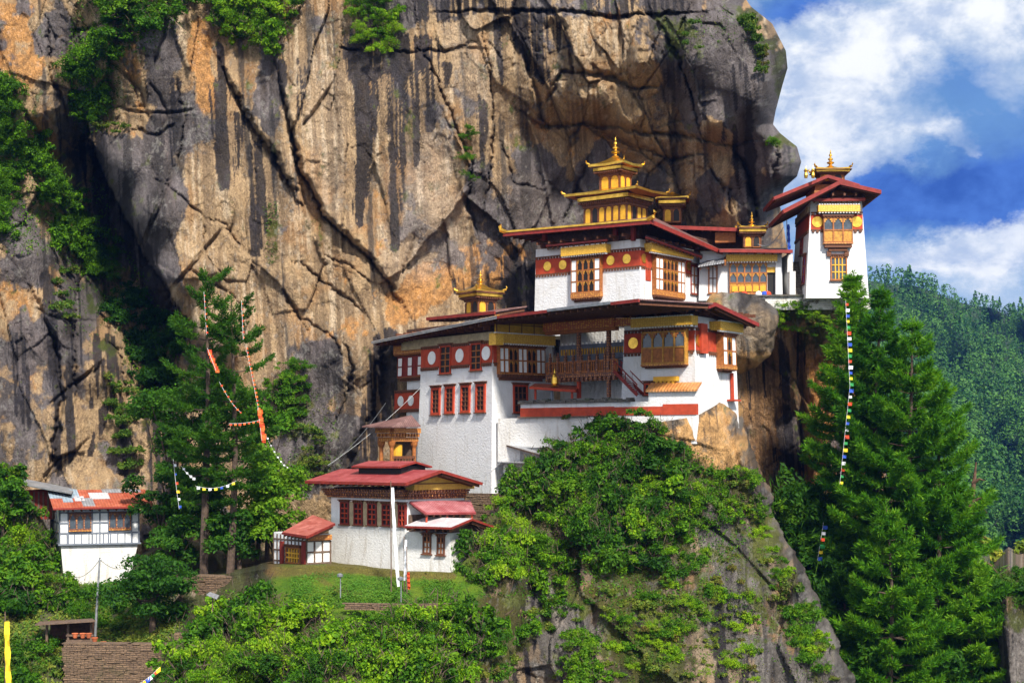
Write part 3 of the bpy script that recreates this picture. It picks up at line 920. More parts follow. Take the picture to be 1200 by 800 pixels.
masks = [soft(px_, py_, [([(905, 400), (915, 480), (925, 560)], 18, .6), ([(938, 390), (941, 580)], 5, 1), ([(880, 430), (890, 520)], 10, .45), ([(1010, 500), (1020, 600)], 20, .9)], nz_ * 2),
         soft(px_, py_, [([(962, 430), (962, 590)], 22, 1), ([(900, 380), (960, 390)], 20, .4), ([(1020, 540), (1040, 600)], 20, .7)], nz_),
         soft(px_, py_, [([(918, 500), (925, 530)], 20, .9), ([(880, 480), (890, 560)], 18, .6)], nz_), soft(px_, py_, [([(890, 370), (960, 362), (950, 400)], 18, .8), ([(960, 640), (1100, 700)], 70, .9)], nz_)]
rv.finish('ravine_rock', Yr, M['rock'], rock_tint(X_, Z_, inf, *masks, RED, 300))

# ------------------------------------------------------------------ the promontory the lower temples stand on
EDGE_P = [(450, 858), (470, 866), (500, 876), (550, 892), (590, 906), (690, 952), (800, 1006), (880, 1044)]
pr = Sheet(60, 452, 880, 1.5, EDGE_P, 16, 20, 16, jag=3.6, top=[(60, 740), (170, 735), (205, 705), (225, 680), (300, 668), (330, 663), (385, 662), (475, 670.5), (530, 671), (550, 652), (572, 605), (596, 592), (615, 555), (640, 528), (690, 512), (740, 500), (775, 494), (815, 488), (840, 474), (862, 452)])
px_, py_ = pr.px, pr.py
X_, Z_ = (px_ - 600) / 13.0, (HZ - py_) / 13.0
PROM = [(860, 470, 143), (840, 500, 138.0), (815, 503, 136.6), (800, 520, 136.2), (785, 503, 137.6), (760, 506, 138.7), (860, 560, 138), (900, 600, 138), (940, 690, 133), (1000, 800, 126), (1030, 860, 123), (720, 506, 140.2), (650, 500, 141.8), (600, 510, 143.5), (560, 520, 147), (480, 520, 152),
        (750, 560, 137.5), (680, 570, 138), (620, 590, 137), (590, 600, 136.5), (560, 612, 137), (500, 615, 140), (420, 600, 142), (350, 600, 142), (300, 600, 143), (820, 620, 135.5), (740, 640, 134), (660, 640, 133.5), (600, 640, 130.5), (560, 650, 130),
        (870, 700, 131), (800, 720, 130), (700, 720, 130), (640, 700, 130.5), (590, 690, 128), (500, 672, 129.6), (520, 673, 128.6), (545, 667, 129.5), (475, 670, 131), (440, 668, 133), (400, 664, 135.5), (370, 664, 134), (330, 666, 134.5), (290, 680, 138), (255, 680, 141), (235, 690, 141), (300, 700, 129), 
        (350, 690, 127), (400, 690, 126.5), (450, 693, 125.5), (500, 690, 126.5), (480, 706, 122.5), (420, 704, 123), (360, 700, 124.5), (540, 690, 126), (560, 720, 124), (640, 790, 127), (560, 790, 122.5), (700, 800, 126.5), (800, 800, 126), (900, 800, 126.5),
        (480, 740, 119.5), (400, 740, 119.5), (330, 720, 121), (265, 712, 127), (240, 722, 130), (222, 752, 125), (300, 770, 117.5), (400, 800, 115), (480, 800, 116), (250, 800, 117), (196, 800, 121.5), (150, 800, 132), (130, 720, 144), (70, 780, 136), (175, 745, 139), (205, 720, 140), (100, 860, 126), (400, 870, 111), (600, 870, 118), (800, 870, 122), (180, 690, 133), (170, 620, 142)]
Yp = idw(px_, py_, PROM, 3.4)
rockiness = np.clip(sstep(560, 640, px_ + 0.0 * py_) + sstep(700, 760, py_) * sstep(500, 560, px_), 0, 1)
rockiness = np.maximum(rockiness * sstep(520, 570, py_ + 0.35 * (px_ - 600) * 0), sstep(770, 820, px_))
inf = {}
Yp += rock_relief(X_, Z_, 1.0, 500, 22, inf) * (0.12 + 0.88 * rockiness)
for pts, wd, dp in (([(600, 560), (605, 640), (640, 720), (660, 800)], 5, .9), ([(800, 590), (860, 640), (905, 690)], 3, .8), ([(700, 640), (690, 800)], 5, .8), ([(620, 690), (600, 800)], 6, .9), ([(845, 480), (872, 560)], 3, .7)):
    d_, _ = seg_dist(px_, py_, pts)
    Yp += dp * np.exp(-(d_ / wd) ** 2)
nz_ = 0.55 * fbm(px_ / 20, py_ / 30, 530, 5, 0.6)
masks = [soft(px_, py_, [([(660, 660), (690, 800)], 14, .7), ([(625, 700), (610, 800)], 14, .8), ([(800, 520), (806, 560)], 10, .6), ([(840, 700), (850, 800)], 26, .5), ([(745, 660), (740, 800)], 18, .5), ([(600, 590), (620, 660)], 14, .5)], nz_ * 2),
         soft(px_, py_, [([(795, 520), (850, 500), (840, 535)], 34, 1.0), ([(860, 460), (866, 520)], 14, .7), ([(655, 720), (650, 800)], 20, .45), ([(915, 690), (985, 800)], 16, .5), ([(640, 640), (650, 690)], 12, .4)], nz_),
         soft(px_, py_, [([(840, 620), (880, 680)], 30, .9), ([(850, 710), (920, 800)], 50, .7), ([(640, 700), (700, 800)], 40, .6), ([(890, 590), (960, 720), (990, 800)], 18, .6), ([(760, 700), (800, 800)], 50, .2)], nz_),
         soft(px_, py_, [([(240, 760), (420, 740), (560, 740)], 70, 1.2), ([(300, 690), (520, 690)], 60, 1.2), ([(620, 540), (760, 560)], 70, 1.2), ([(780, 600), (700, 700), (780, 760)], 34, .8), ([(860, 560), (890, 610), (930, 690)], 14, .7), ([(570, 640), (600, 620)], 60, 1.2), ([(880, 700), (950, 790)], 10, .6), ([(700, 640), (770, 690), (770, 800)], 70, .8), ([(850, 650), (870, 720)], 40, .4), ([(860, 620), (905, 690), (960, 790)], 22, .5), ([(590, 720), (600, 800)], 30, .4), ([(200, 640), (330, 640), (540, 600)], 60, 1.2)], nz_)]
tint = rock_tint(X_, Z_, inf, *masks, LOW, 500, lich=.2)
def overlay(tint, k, c):
    k = np.clip(k, 0, 1)[..., None]
    return tint * (1 - k) + np.array(c) * k
gn = fbm(px_ / 14, py_ / 6, 555, 4)
lawn = soft(px_, py_, [([(345, 688), (400, 684), (475, 688), (540, 684)], 30, 1.2), ([(350, 705), (530, 708)], 18, 1.2)], .3 * gn)
earth = soft(px_, py_, [([(385, 664), (475, 673), (530, 675)], 6, 1), ([(320, 670), (385, 668)], 8, 1), ([(372, 676), (392, 690), (420, 696)], 4, .7)], .5 * gn)
tint = overlay(tint, lawn, (0.115, 0.255, 0.008))
tint = overlay(tint, lawn * sstep(-.1, .3, gn) * .8, (0.19, 0.30, 0.015))
tint = overlay(tint, earth * .6, (0.26, 0.13, 0.055))
pr.finish('promontory', Yp, M['rock'], tint)

# ------------------------------------------------------------------ hillside at the lower left
hl = Sheet(-180, 520, 900, 2.5, [(400, 262), (600, 262), (700, 258), (800, 232), (900, 215)], 20, 8, 10, top=[(-180, 510), (0, 548), (40, 590), (62, 640), (165, 660), (200, 640), (262, 650)])
px_, py_ = hl.px, hl.py
Yh = idw(px_, py_, [(0, 540, 152), (40, 600, 148), (65, 660, 156), (90, 655, 158), (110, 665, 156), (130, 655, 158), (150, 665, 157), (75, 694, 146), (110, 694, 146.4), (150, 694, 147), (110, 714, 140), (170, 650, 156), (200, 600, 156), (250, 560, 158), (240, 650, 150), (230, 690, 140), (170, 700, 138), (100, 720, 136), (30, 680, 137), (0, 620, 142), (60, 735, 132), (110, 738, 132), (180, 740, 132), (210, 745, 131),
                    (60, 760, 127.5), (110, 765, 127.2), (180, 765, 127), (0, 760, 125), (60, 800, 123), (150, 800, 124), (0, 850, 118), (150, 870, 118), (220, 800, 124), (-150, 700, 130), (-150, 560, 146)], 3.2, 1500)
Yh += 1.0 * fbm(px_ / 60, py_ / 60, 700, 5)
hl.finish('hillside', Yh, M['soil'])

# slope falling away behind the promontory, right
sl = Sheet(850, 560, 900, 2.5, [(500, 1160), (650, 1160), (700, 1168), (900, 1180)], 14, 10, 10, top=[(850, 556), (940, 592), (1050, 628), (1110, 645), (1160, 668)])
px_, py_ = sl.px, sl.py
Ys = idw(px_, py_, [(880, 570, 160), (920, 600, 158), (960, 620, 158), (1040, 640, 157), (1110, 660, 156), (950, 700, 152), (1020, 720, 150), (1100, 740, 150), (1000, 800, 144), (1100, 830, 144), (1160, 690, 154), (1150, 800, 150), (900, 800, 152)], 3.0)
Ys += 1.2 * fbm(px_ / 50, py_ / 50, 720, 5)
sl.finish('ravine_slope', Ys, M['soil'])
# outcrop at the right border
EDGE_O = [(600, 1240), (900, 1280)]
oc = Sheet(1150, 655, 900, 1.8, EDGE_O, 20, 8, 10, top=[(1150, 712), (1160, 690), (1170, 676), (1182, 664), (1194, 672), (1210, 668), (1240, 680), (1280, 690)])
px_, py_ = oc.px, oc.py
Yo = 141 + 0.055 * np.abs(px_ - 1185) + 0.02 * (800 - py_) + 9 * sstep(1176, 1150, px_ - 0.1 * (py_ - 700)) + 12 * sstep(700, 662, py_ + 0.4 * (px_ - 1190))
inf = {}
X_, Z_ = (px_ - 600) / 13, (HZ - py_) / 13
Yo += rock_relief(X_, Z_, 0.6, 800, 10, inf)
nz_ = 0.55 * fbm(px_ / 20, py_ / 30, 830, 5, 0.6)
oc.finish('rocky_outcrop', Yo, M['rock'], rock_tint(X_, Z_, inf, soft(px_, py_, [([(1170, 690), (1172, 800)], 12, .7)], nz_ * 2), soft(px_, py_, [([(1176, 720), (1180, 740)], 10, .8)], nz_), soft(px_, py_, [([(1185, 740), (1180, 800)], 30, .8)], nz_), soft(px_, py_, [([(1180, 680), (1200, 720)], 24, .9)], nz_), LOW, 800))

# boulder jutting out behind the right temple
def boulder(name, pts_edge, Y, thick, seed, mat, kind='structure', masks_fn=None):
    """rounded rock from its plan of edge points (px, py) at distance Y, bulging both ways"""
    c = np.mean(np.array(pts_edge, float), 0)
    n, m_ = 72, 28
    ang = np.linspace(0, 2 * math.pi, n, endpoint=False)
    ea = np.array([math.atan2(y - c[1], x - c[0]) for x, y in pts_edge])
    er = np.array([math.hypot(x - c[0], y - c[1]) for x, y in pts_edge])
    o_ = np.argsort(ea)
    ea, er = ea[o_], er[o_]
    r = np.interp(ang, np.r_[ea[-1] - 2 * math.pi, ea, ea[0] + 2 * math.pi], np.r_[er[-1], er, er[0]], period=None) if False else np.interp(((ang + math.pi) % (2 * math.pi)) - math.pi, np.r_[ea[-1] - 2 * math.pi, ea, ea[0] + 2 * math.pi], np.r_[er[-1], er, er[0]])
    ph = np.linspace(-math.pi / 2, math.pi / 2, m_)
    A, H = np.meshgrid(ang, ph)
    R = r[None, :] * np.cos(H) ** 0.55 * (1 + 0.10 * np.round(3 * fbm(np.cos(A) * 1.6 + 3, np.sin(A) * 1.6 + H, seed, 3)) / 1.5 + 0.06 * fbm(np.cos(A) * 6 + 3, np.sin(A) * 6 + H * 3, seed, 3))
    px = c[0] + R * np.cos(A)
    py = c[1] + R * np.sin(A)
    Yb = Y + thick * np.sin(H)
    inf = {}
    rel = rock_relief((px - 600) / 11.5 + seed, (HZ - py) / 11.5, 1.1, seed, 60, inf)
    Yb = Yb + rel * np.cos(H)
    V = np.stack([(px - 600) / F * Yb, Yb, (HZ - py) / F * Yb], -1)
    idx = np.arange(n * m_).reshape(m_, n)
    nx = np.roll(idx, -1, 1)
    Q = np.stack([idx[:-1], nx[:-1], nx[1:], idx[1:]], -1).reshape(-1, 4)
    me = np_mesh(name, V.reshape(-1, 3), Q, smooth=True)
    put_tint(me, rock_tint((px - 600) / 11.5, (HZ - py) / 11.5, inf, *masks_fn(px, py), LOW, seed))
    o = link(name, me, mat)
    o['kind'] = kind
    return o


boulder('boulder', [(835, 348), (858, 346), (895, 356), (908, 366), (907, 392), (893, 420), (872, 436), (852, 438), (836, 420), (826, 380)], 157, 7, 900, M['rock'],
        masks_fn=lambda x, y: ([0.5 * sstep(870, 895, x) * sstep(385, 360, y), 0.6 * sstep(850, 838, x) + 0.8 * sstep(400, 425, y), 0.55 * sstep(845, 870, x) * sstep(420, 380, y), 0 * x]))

# valley floor reaching to the horizon
R_ = 4000
g_ = MB()
g_.poly([(-R_, -R_, -165), (R_, -R_, -165), (R_, R_, -165), (-R_, R_, -165)])
o = g_.build('valley_ground', M['far_ground'])
o['kind'] = 'structure'
# ------------------------------------------------------------------ building kit
class Face:
    """vertical wall plane: u runs to the right along the wall, n points outwards, z is up"""
    def __init__(s, o, u, batter=0.0, zb=0.0):
        s.o = Vector((o[0], o[1], 0))
        s.u = Vector((u[0], u[1], 0)).normalized()
        s.n = Vector((s.u.y, -s.u.x, 0))
        s.batter, s.zb = batter, zb      # the wall leans out by batter metres per metre below zb

    def at(s, px, py, n=0.0):
        d = Vector(((px - 600) / F, 1.0, 0))
        Y = (s.o + s.n * n).dot(s.n) / d.dot(s.n)
        p = d * Y
        return (p - s.o).dot(s.u), (HZ - py) / F * Y

    def off(s, z):
        return max(0.0, (s.zb - z) * s.batter)

    def pt(s, u, z, n=0.0):
        q = s.o + s.u * u + s.n * (n + s.off(z))
        return Vector((q.x, q.y, z))

    def rect(s, px0, py0, px1, py1, n=0.0):
        pm, qm = (px0 + px1) / 2, (py0 + py1) / 2
        return s.at(px0, qm, n)[0], s.at(px1, qm, n)[0], s.at(pm, py1, n)[1], s.at(pm, py0, n)[1]

    def boxm(s, mb, u0, u1, z0, z1, n0, n1):
        if u1 < u0:
            u0, u1 = u1, u0
        p = s.pt
        A = [p(u0, z0, n1), p(u1, z0, n1), p(u1, z1, n1), p(u0, z1, n1)]
        B = [p(u0, z0, n0), p(u1, z0, n0), p(u1, z1, n0), p(u0, z1, n0)]
        mb.poly(A, [(u0, z0), (u1, z0), (u1, z1), (u0, z1)])
        mb.poly(B[::-1])
        mb.poly([B[0], A[0], A[3], B[3]], [(n0, z0), (n1, z0), (n1, z1), (n0, z1)])
        mb.poly([A[1], B[1], B[2], A[2]], [(n1, z0), (n0, z0), (n0, z1), (n1, z1)])
        mb.poly([A[3], A[2], B[2], B[3]], [(u0, n1), (u1, n1), (u1, n0), (u0, n0)])
        mb.poly([B[0], B[1], A[1], A[0]], [(u0, n0), (u1, n0), (u1, n1), (u0, n1)])

    def box(s, mb, px0, py0, px1, py1, n0, n1):
        u0, u1, z0, z1 = s.rect(px0, py0, px1, py1, n1)
        s.boxm(mb, u0, u1, z0, z1, n0, n1)

    def disc(s, mb, u, z, r, n0, n1, k=18):
        f = [s.pt(u + r * math.cos(2 * math.pi * i / k), z + r * math.sin(2 * math.pi * i / k), n1) for i in range(k)]
        b = [s.pt(u + r * math.cos(2 * math.pi * i / k), z + r * math.sin(2 * math.pi * i / k), n0) for i in range(k)]
        mb.poly(f)
        for i in range(k):
            j = (i + 1) % k
            mb.poly([b[i], b[j], f[j], f[i]])


class Bld:
    """rectangular plan with its nearest corner at (px, Y); left wall recedes to the left, right wall to the right"""
    def __init__(s, px, Y, b):
        r = math.radians(b)
        s.c = P(px, HZ, Y)
        s.uL = Vector((math.cos(r), -math.sin(r), 0))
        s.uR = Vector((math.sin(r), math.cos(r), 0))
        s.L = Face(s.c, s.uL)
        s.R = Face(s.c, s.uR)

    def batter(s, k, zb):
        for f in (s.L, s.R):
            f.batter, f.zb = k, zb

    def pt(s, a, b, z):
        q = s.c - s.uL * a + s.uR * b
        return Vector((q.x, q.y, z))

    def solve(s, px, a=None, b=None):
        d = Vector(((px - 600) / F, 1.0, 0))
        nrm = Vector((d.y, -d.x, 0))
        if b is not None:
            q = s.c + s.uR * b
            a = q.dot(nrm) / s.uL.dot(nrm)
        else:
            q = s.c - s.uL * a
            b = -q.dot(nrm) / s.uR.dot(nrm)
        return a, b

    def q(s, px, py, a=None, b=None):
        a, b = s.solve(px, a, b)
        p = s.pt(a, b, 0)
        return Vector((p.x, p.y, (HZ - py) / F * p.y))

    def z(s, py, a=0.0, b=0.0):
        return (HZ - py) / F * s.pt(a, b, 0).y

    def lena(s, px, b=0.0):
        return s.solve(px, b=b)[0]

    def lenb(s, px, a=0.0):
        return s.solve(px, a=a)[1]

    def block(s, mb, a0, a1, b0, b1, z0, z1, bat=0.0):
        """walls of a block, leaning outwards towards the foot by bat metres"""
        k = bat
        lo = [s.pt(a0 - k, b0 - k, z0), s.pt(a0 - k, b1 + k, z0), s.pt(a1 + k, b1 + k, z0), s.pt(a1 + k, b0 - k, z0)]
        hi = [s.pt(a0, b0, z1), s.pt(a0, b1, z1), s.pt(a1, b1, z1), s.pt(a1, b0, z1)]
        mb.poly(hi)
        mb.poly(lo[::-1])
        for i in range(4):
            j = (i + 1) % 4
            w_ = (lo[j] - lo[i]).length
            mb.poly([lo[i], lo[j], hi[j], hi[i]], [(0, z0), (w_, z0), (w_, z1), (0, z1)])


def dentils(f, mb, u0, u1, z0, z1, n0, n1, pitch=0.34, duty=0.55):
    k = max(2, int(abs(u1 - u0) / pitch))
    st = (u1 - u0) / k
    for i in range(k):
        f.boxm(mb, u0 + st * (i + 0.5 - duty / 2), u0 + st * (i + 0.5 + duty / 2), z0, z1, n0, n1)


def window(f, parent, rect, cols=2, rows=3, frame='red', lat='timber', fw=0.14, proud=0.16, lintel=True, pane='black'):
    u0, u1, z0, z1 = f.rect(*rect, proud)
    m = MB()
    f.boxm(m, u0, u0 + fw, z0, z1, -0.1, proud)
    f.boxm(m, u1 - fw, u1, z0, z1, -0.1, proud)
    f.boxm(m, u0 + fw, u1 - fw, z0, z0 + fw, -0.1, proud)
    f.boxm(m, u0 + fw, u1 - fw, z1 - fw, z1, -0.1, proud)
    w_ = m.build('window', M[frame], parent)
    m = MB()
    f.boxm(m, u0 + fw, u1 - fw, z0 + fw, z1 - fw, -0.08, 0.02)
    m.build('pane', M[pane], w_)
    m = MB()
    bw = 0.055
    for i in range(1, cols):
        u = u0 + fw + (u1 - u0 - 2 * fw) * i / cols
        f.boxm(m, u - bw, u + bw, z0 + fw, z1 - fw, 0.025, proud - 0.04)
    for i in range(1, rows):
        z = z0 + fw + (z1 - z0 - 2 * fw) * i / rows
        f.boxm(m, u0 + fw, u1 - fw, z - bw, z + bw, 0.022, proud - 0.05)
    m.build('lattice', M[lat], w_)
    if lintel:
        m = MB()
        f.boxm(m, u0 - 0.18, u1 + 0.18, z1 + 0.16, z1 + 0.24, -0.05, proud + 0.16)
        dentils(f, m, u0 - 0.1, u1 + 0.1, z1 + 0.003, z1 + 0.157, -0.05, proud + 0.1, 0.24)
        m.build('lintel', M['brown'], w_)
        m = MB()
        f.boxm(m, u0 - 0.12, u1 + 0.12, z0 - 0.1, z0 - 0.003, -0.05, proud + 0.1)
        m.build('sill', M['brown'], w_)
    return w_


def rabsel(f, parent, rect, cols, rows=3, depth=0.55, skirt=0.16, corbel=0.10, base='timber', arch_rows=None, cornice=None, corn_mat='fas_y', fr='timber',
           panel='white', opening='black', name='bay_window'):
    """projecting timber bay. cols: string of W (white panels) and D (dark arched lights), one letter per column"""
    u0, u1, z0, z1 = f.rect(*rect, depth)
    H = z1 - z0
    m = MB()
    zc, zs = z0 + corbel * H, z0 + (corbel + skirt) * H
    zt = z1 - 0.10 * H
    f.boxm(m, u0, u1, zc, z1, -0.1, depth - 0.14)
    n = len(cols)
    bw = 0.075
    for i in range(n + 1):
        u = u0 + (u1 - u0) * i / n
        f.boxm(m, max(u0, u - bw), min(u1, u + bw), zs, zt, depth - 0.138, depth)
    for i in range(rows + 1):
        z = zs + (zt - zs) * i / rows
        f.boxm(m, u0 + 0.001, u1 - 0.001, z - bw * 0.9, z + bw * 0.9, depth - 0.136, depth - 0.015)
    body = m.build(name, M[fr], parent)
    mw, md, ms = MB(), MB(), MB()
    for i, ch in enumerate(cols):
        ua, ub = u0 + (u1 - u0) * i / n + bw, u0 + (u1 - u0) * (i + 1) / n - bw
        for r in range(rows):
            za, zb = zs + (zt - zs) * r / rows + bw, zs + (zt - zs) * (r + 1) / rows - bw
            if ch == 'W':
                f.boxm(mw, ua, ub, za, zb, depth - 0.139, depth - 0.05)
            elif ch == 'B' or (arch_rows is not None and r not in arch_rows):
                f.boxm(ms, ua, ub, za, zb, depth - 0.139, depth - 0.07)
            else:
                f.boxm(md, ua, ub, za, zb, depth - 0.139, depth - 0.12)
                # trefoil head: two stepped shoulders on each side
                w_, h_ = (ub - ua), min((zb - za) * 0.34, (ub - ua) * 0.7)
                for sgn, ue in ((1, ua), (-1, ub)):
                    f.boxm(ms, ue, ue + sgn * w_ * 0.16, zb - h_, zb - h_ * 0.45, depth - 0.119, depth - 0.03)
                    f.boxm(ms, ue, ue + sgn * w_ * 0.34, zb - h_ * 0.45, zb, depth - 0.119, depth - 0.03)
    mw.build('white_panel', M[panel], body)
    md.build('arched_opening', M[opening], body)
    ms.build('tracery', M[{'timber': 'ochre', 'ochre': 'timber'}.get(fr, fr)], body)
    m = MB()
    f.boxm(m, u0 - 0.03, u1 + 0.03, zc, zs - bw, -0.08, depth + 0.04)
    m.build('skirt', M['fas_o'], body)
    m = MB()
    f.boxm(m, u0 + 0.05, u1 - 0.05, z0 + corbel * H * 0.45, zc - 0.003, -0.08, depth * 0.8)
    f.boxm(m, u0 + 0.2, u1 - 0.2, z0, z0 + corbel * H * 0.45 - 0.003, -0.08, depth * 0.5)
    dentils(f, m, u0, u1, z0 + corbel * H * 0.55, zc - 0.006, depth * 0.8 + 0.002, depth + 0.03, 0.3)
    m.build('corbel', M['brown'], body)
    m = MB()
    dentils(f, m, u0 - 0.1, u1 + 0.1, zt + bw + 0.01, zt + (z1 - zt) * 0.6, depth - 0.12, depth + 0.12, 0.32)
    f.boxm(m, u0 - 0.12, u1 + 0.12, zt + (z1 - zt) * 0.6 + 0.003, z1, -0.07, depth + 0.16)
    m.build('dentil_course', M['brown'], body)
    if cornice:
        cornice_board(f, body, cornice, depth + 0.35, corn_mat)
    return body


def cornice_board(f, parent, rect, proud, mat='fas_y', name='cornice', teeth=True):
    u0, u1, z0, z1 = f.rect(*rect, proud)
    m = MB()
    f.boxm(m, u0, u1, z0, z1, -0.05, proud)
    c = m.build(name, M[mat], parent)
    if teeth:
        m = MB()
        dentils(f, m, u0, u1, z1 + 0.002, z1 + 0.10, proud - 0.3, proud + 0.05, 0.26, 0.5)
        dentils(f, m, u0, u1, z0 - 0.14, z0 - 0.002, proud - 0.4, proud - 0.08, 0.3, 0.5)
        if u1 - u0 > 0.1:
            m.build('dentil_row', M['white' if mat == 'fas_y' else 'timber'], parent if parent.type == 'MESH' and parent.parent and parent.parent.type == 'EMPTY' else c)
    return c


def band(f, parent, u0, u1, z0, z1, discs=(), disc_mat='gold', r=None, proud=0.05):
    """red ochre frieze under the eaves with round emblems"""
    m = MB()
    f.boxm(m, u0, u1, z0, z1, -0.05, proud)
    bd = m.build('red_frieze', M['red'], parent)
    m = MB()
    for za, zb in ((z0 - 0.34, z0 - 0.003), (z1 + 0.003, z1 + 0.3)):
        f.boxm(m, u0, u1, za + (zb - za) * .62, zb, -0.05, proud + 0.07)
        dentils(f, m, u0, u1, za, za + (zb - za) * .6, -0.05, proud + 0.11, 0.36)
    m.build('dentil_course', M['brown'], bd)
    r = r or (z1 - z0) * 0.32
    for d in discs:
        m = MB()
        f.disc(m, d, (z0 + z1) / 2, r, proud - 0.01, proud + 0.06)
        m.build('emblem', M[disc_mat], bd)
    return bd


def roof(parent, name, quads, mat, edge='redtrim', edges=(), th=0.10, soffit=True, rafters=0, rmat='soffit', ew=0.26, overlap=0.0):
    """tin roof from four-cornered slopes (eave, eave, ridge, ridge); trimmed with boards along the given edges, boarded below"""
    m = MB()
    for Q in quads:
        m.slab(*Q, th)
    r = m.build(name, M[mat], parent)
    if edges:
        m = MB()
        for a, b in edges:
            m.beam(Vector(a) + Vector((0, 0, -ew * 0.30 - 0.05)), Vector(b) + Vector((0, 0, -ew * 0.30 - 0.05)), 0.16, ew)
        m.build('fascia', M[edge], r)
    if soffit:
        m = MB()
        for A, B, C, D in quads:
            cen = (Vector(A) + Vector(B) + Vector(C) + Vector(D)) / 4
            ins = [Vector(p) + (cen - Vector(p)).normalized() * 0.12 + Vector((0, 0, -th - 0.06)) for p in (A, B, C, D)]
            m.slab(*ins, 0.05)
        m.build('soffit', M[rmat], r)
    if rafters:
        m = MB()
        for A, B, C, D in quads:
            A, B, C, D = map(Vector, (A, B, C, D))
            k = max(2, int((B - A).length / rafters))
            for i in range(k + 1):
                t = (i + 0.3) / (k + 0.6)
                p0, p1 = A.lerp(B, t), D.lerp(C, t)
                m.beam(p0.lerp(p1, 0.03) + Vector((0, 0, -th - 0.24)), p0.lerp(p1, 0.95) + Vector((0, 0, -th - 0.24)), 0.16, 0.24)
        m.build('rafters', M['brown'], r)
    return r


FINIAL = [(0.34, 0), (0.40, 0.08), (0.20, 0.20), (0.16, 0.34), (0.42, 0.46), (0.46, 0.58), (0.18, 0.70), (0.14, 0.80), (0.30, 0.90), (0.30, 1.02), (0.11, 1.14), (0.10, 1.30), (0.20, 1.38), (0.17, 1.52), (0.06, 1.66), (0.09, 1.76), (0.02, 2.1)]


def finial(c, h, parent, name='finial'):
    m = MB()
    k = h / 2.1
    m.lathe(c, [(r * k * 1.0, z * k) for r, z in FINIAL], 12)
    return m.build(name, M['gold'], parent, True)


def gilded_roof(parent, c, ux, uy, hx, hy, z, rise, up=0.25, eave=0.32, name='gilded_roof', orn=0.35):
    """hipped roof with concave slopes and turned-up corners"""
    m = MB()

    def ring(fx, fy, zz, lift):
        pts = []
        for sx, sy in ((-1, -1), (0, -1), (1, -1), (1, 0), (1, 1), (0, 1), (-1, 1), (-1, 0)):
            q = c + ux * (sx * fx) + uy * (sy * fy)
            pts.append(Vector((q.x, q.y, zz + (lift if sx and sy else 0))))
        return pts
    R = [ring(hx * 0.99, hy * 0.99, z - eave, up * 0.8), ring(hx, hy, z, up), ring(hx * 0.66, hy * 0.66, z + rise * 0.28, up * 0.2), ring(hx * 0.36, hy * 0.36, z + rise * 0.62, 0), ring(0.28, 0.28, z + rise, 0)]
    for a, b in zip(R, R[1:]):
        for i in range(8):
            j = (i + 1) % 8
            m.poly([a[i], a[j], b[j], b[i]])
    m.poly(R[-1])
    g = m.build(name, M['gold'], parent)
    s = MB()
    lo = ring(hx * 0.985, hy * 0.985, z - eave - 0.02, up * 0.8)
    s.poly(lo[::-1])
    inn = ring(hx * 0.6, hy * 0.6, z - eave - 0.10, 0)
    for i in range(8):
        j = (i + 1) % 8
        s.poly([lo[j], lo[i], inn[i], inn[j]])
    s.build('eave_boards', M['timber'], g if parent.type == 'EMPTY' else parent)
    if orn:
        o = MB()
        for i in (0, 2, 4, 6):
            q = R[1][i]
            d = (q - Vector((c.x, c.y, q.z))).normalized()
            o.tube([q - d * orn * 0.5, q + d * orn * 0.4 + Vector((0, 0, orn * 0.25)), q + d * orn * 0.75 + Vector((0, 0, orn * 0.8)), q + d * orn * 0.5 + Vector((0, 0, orn * 1.25))], [orn * 0.34, orn * 0.36, orn * 0.26, orn * 0.08], 6)
        o.build('corner_ornament', M['gold'], g if parent.type == 'EMPTY' else parent)
    return g


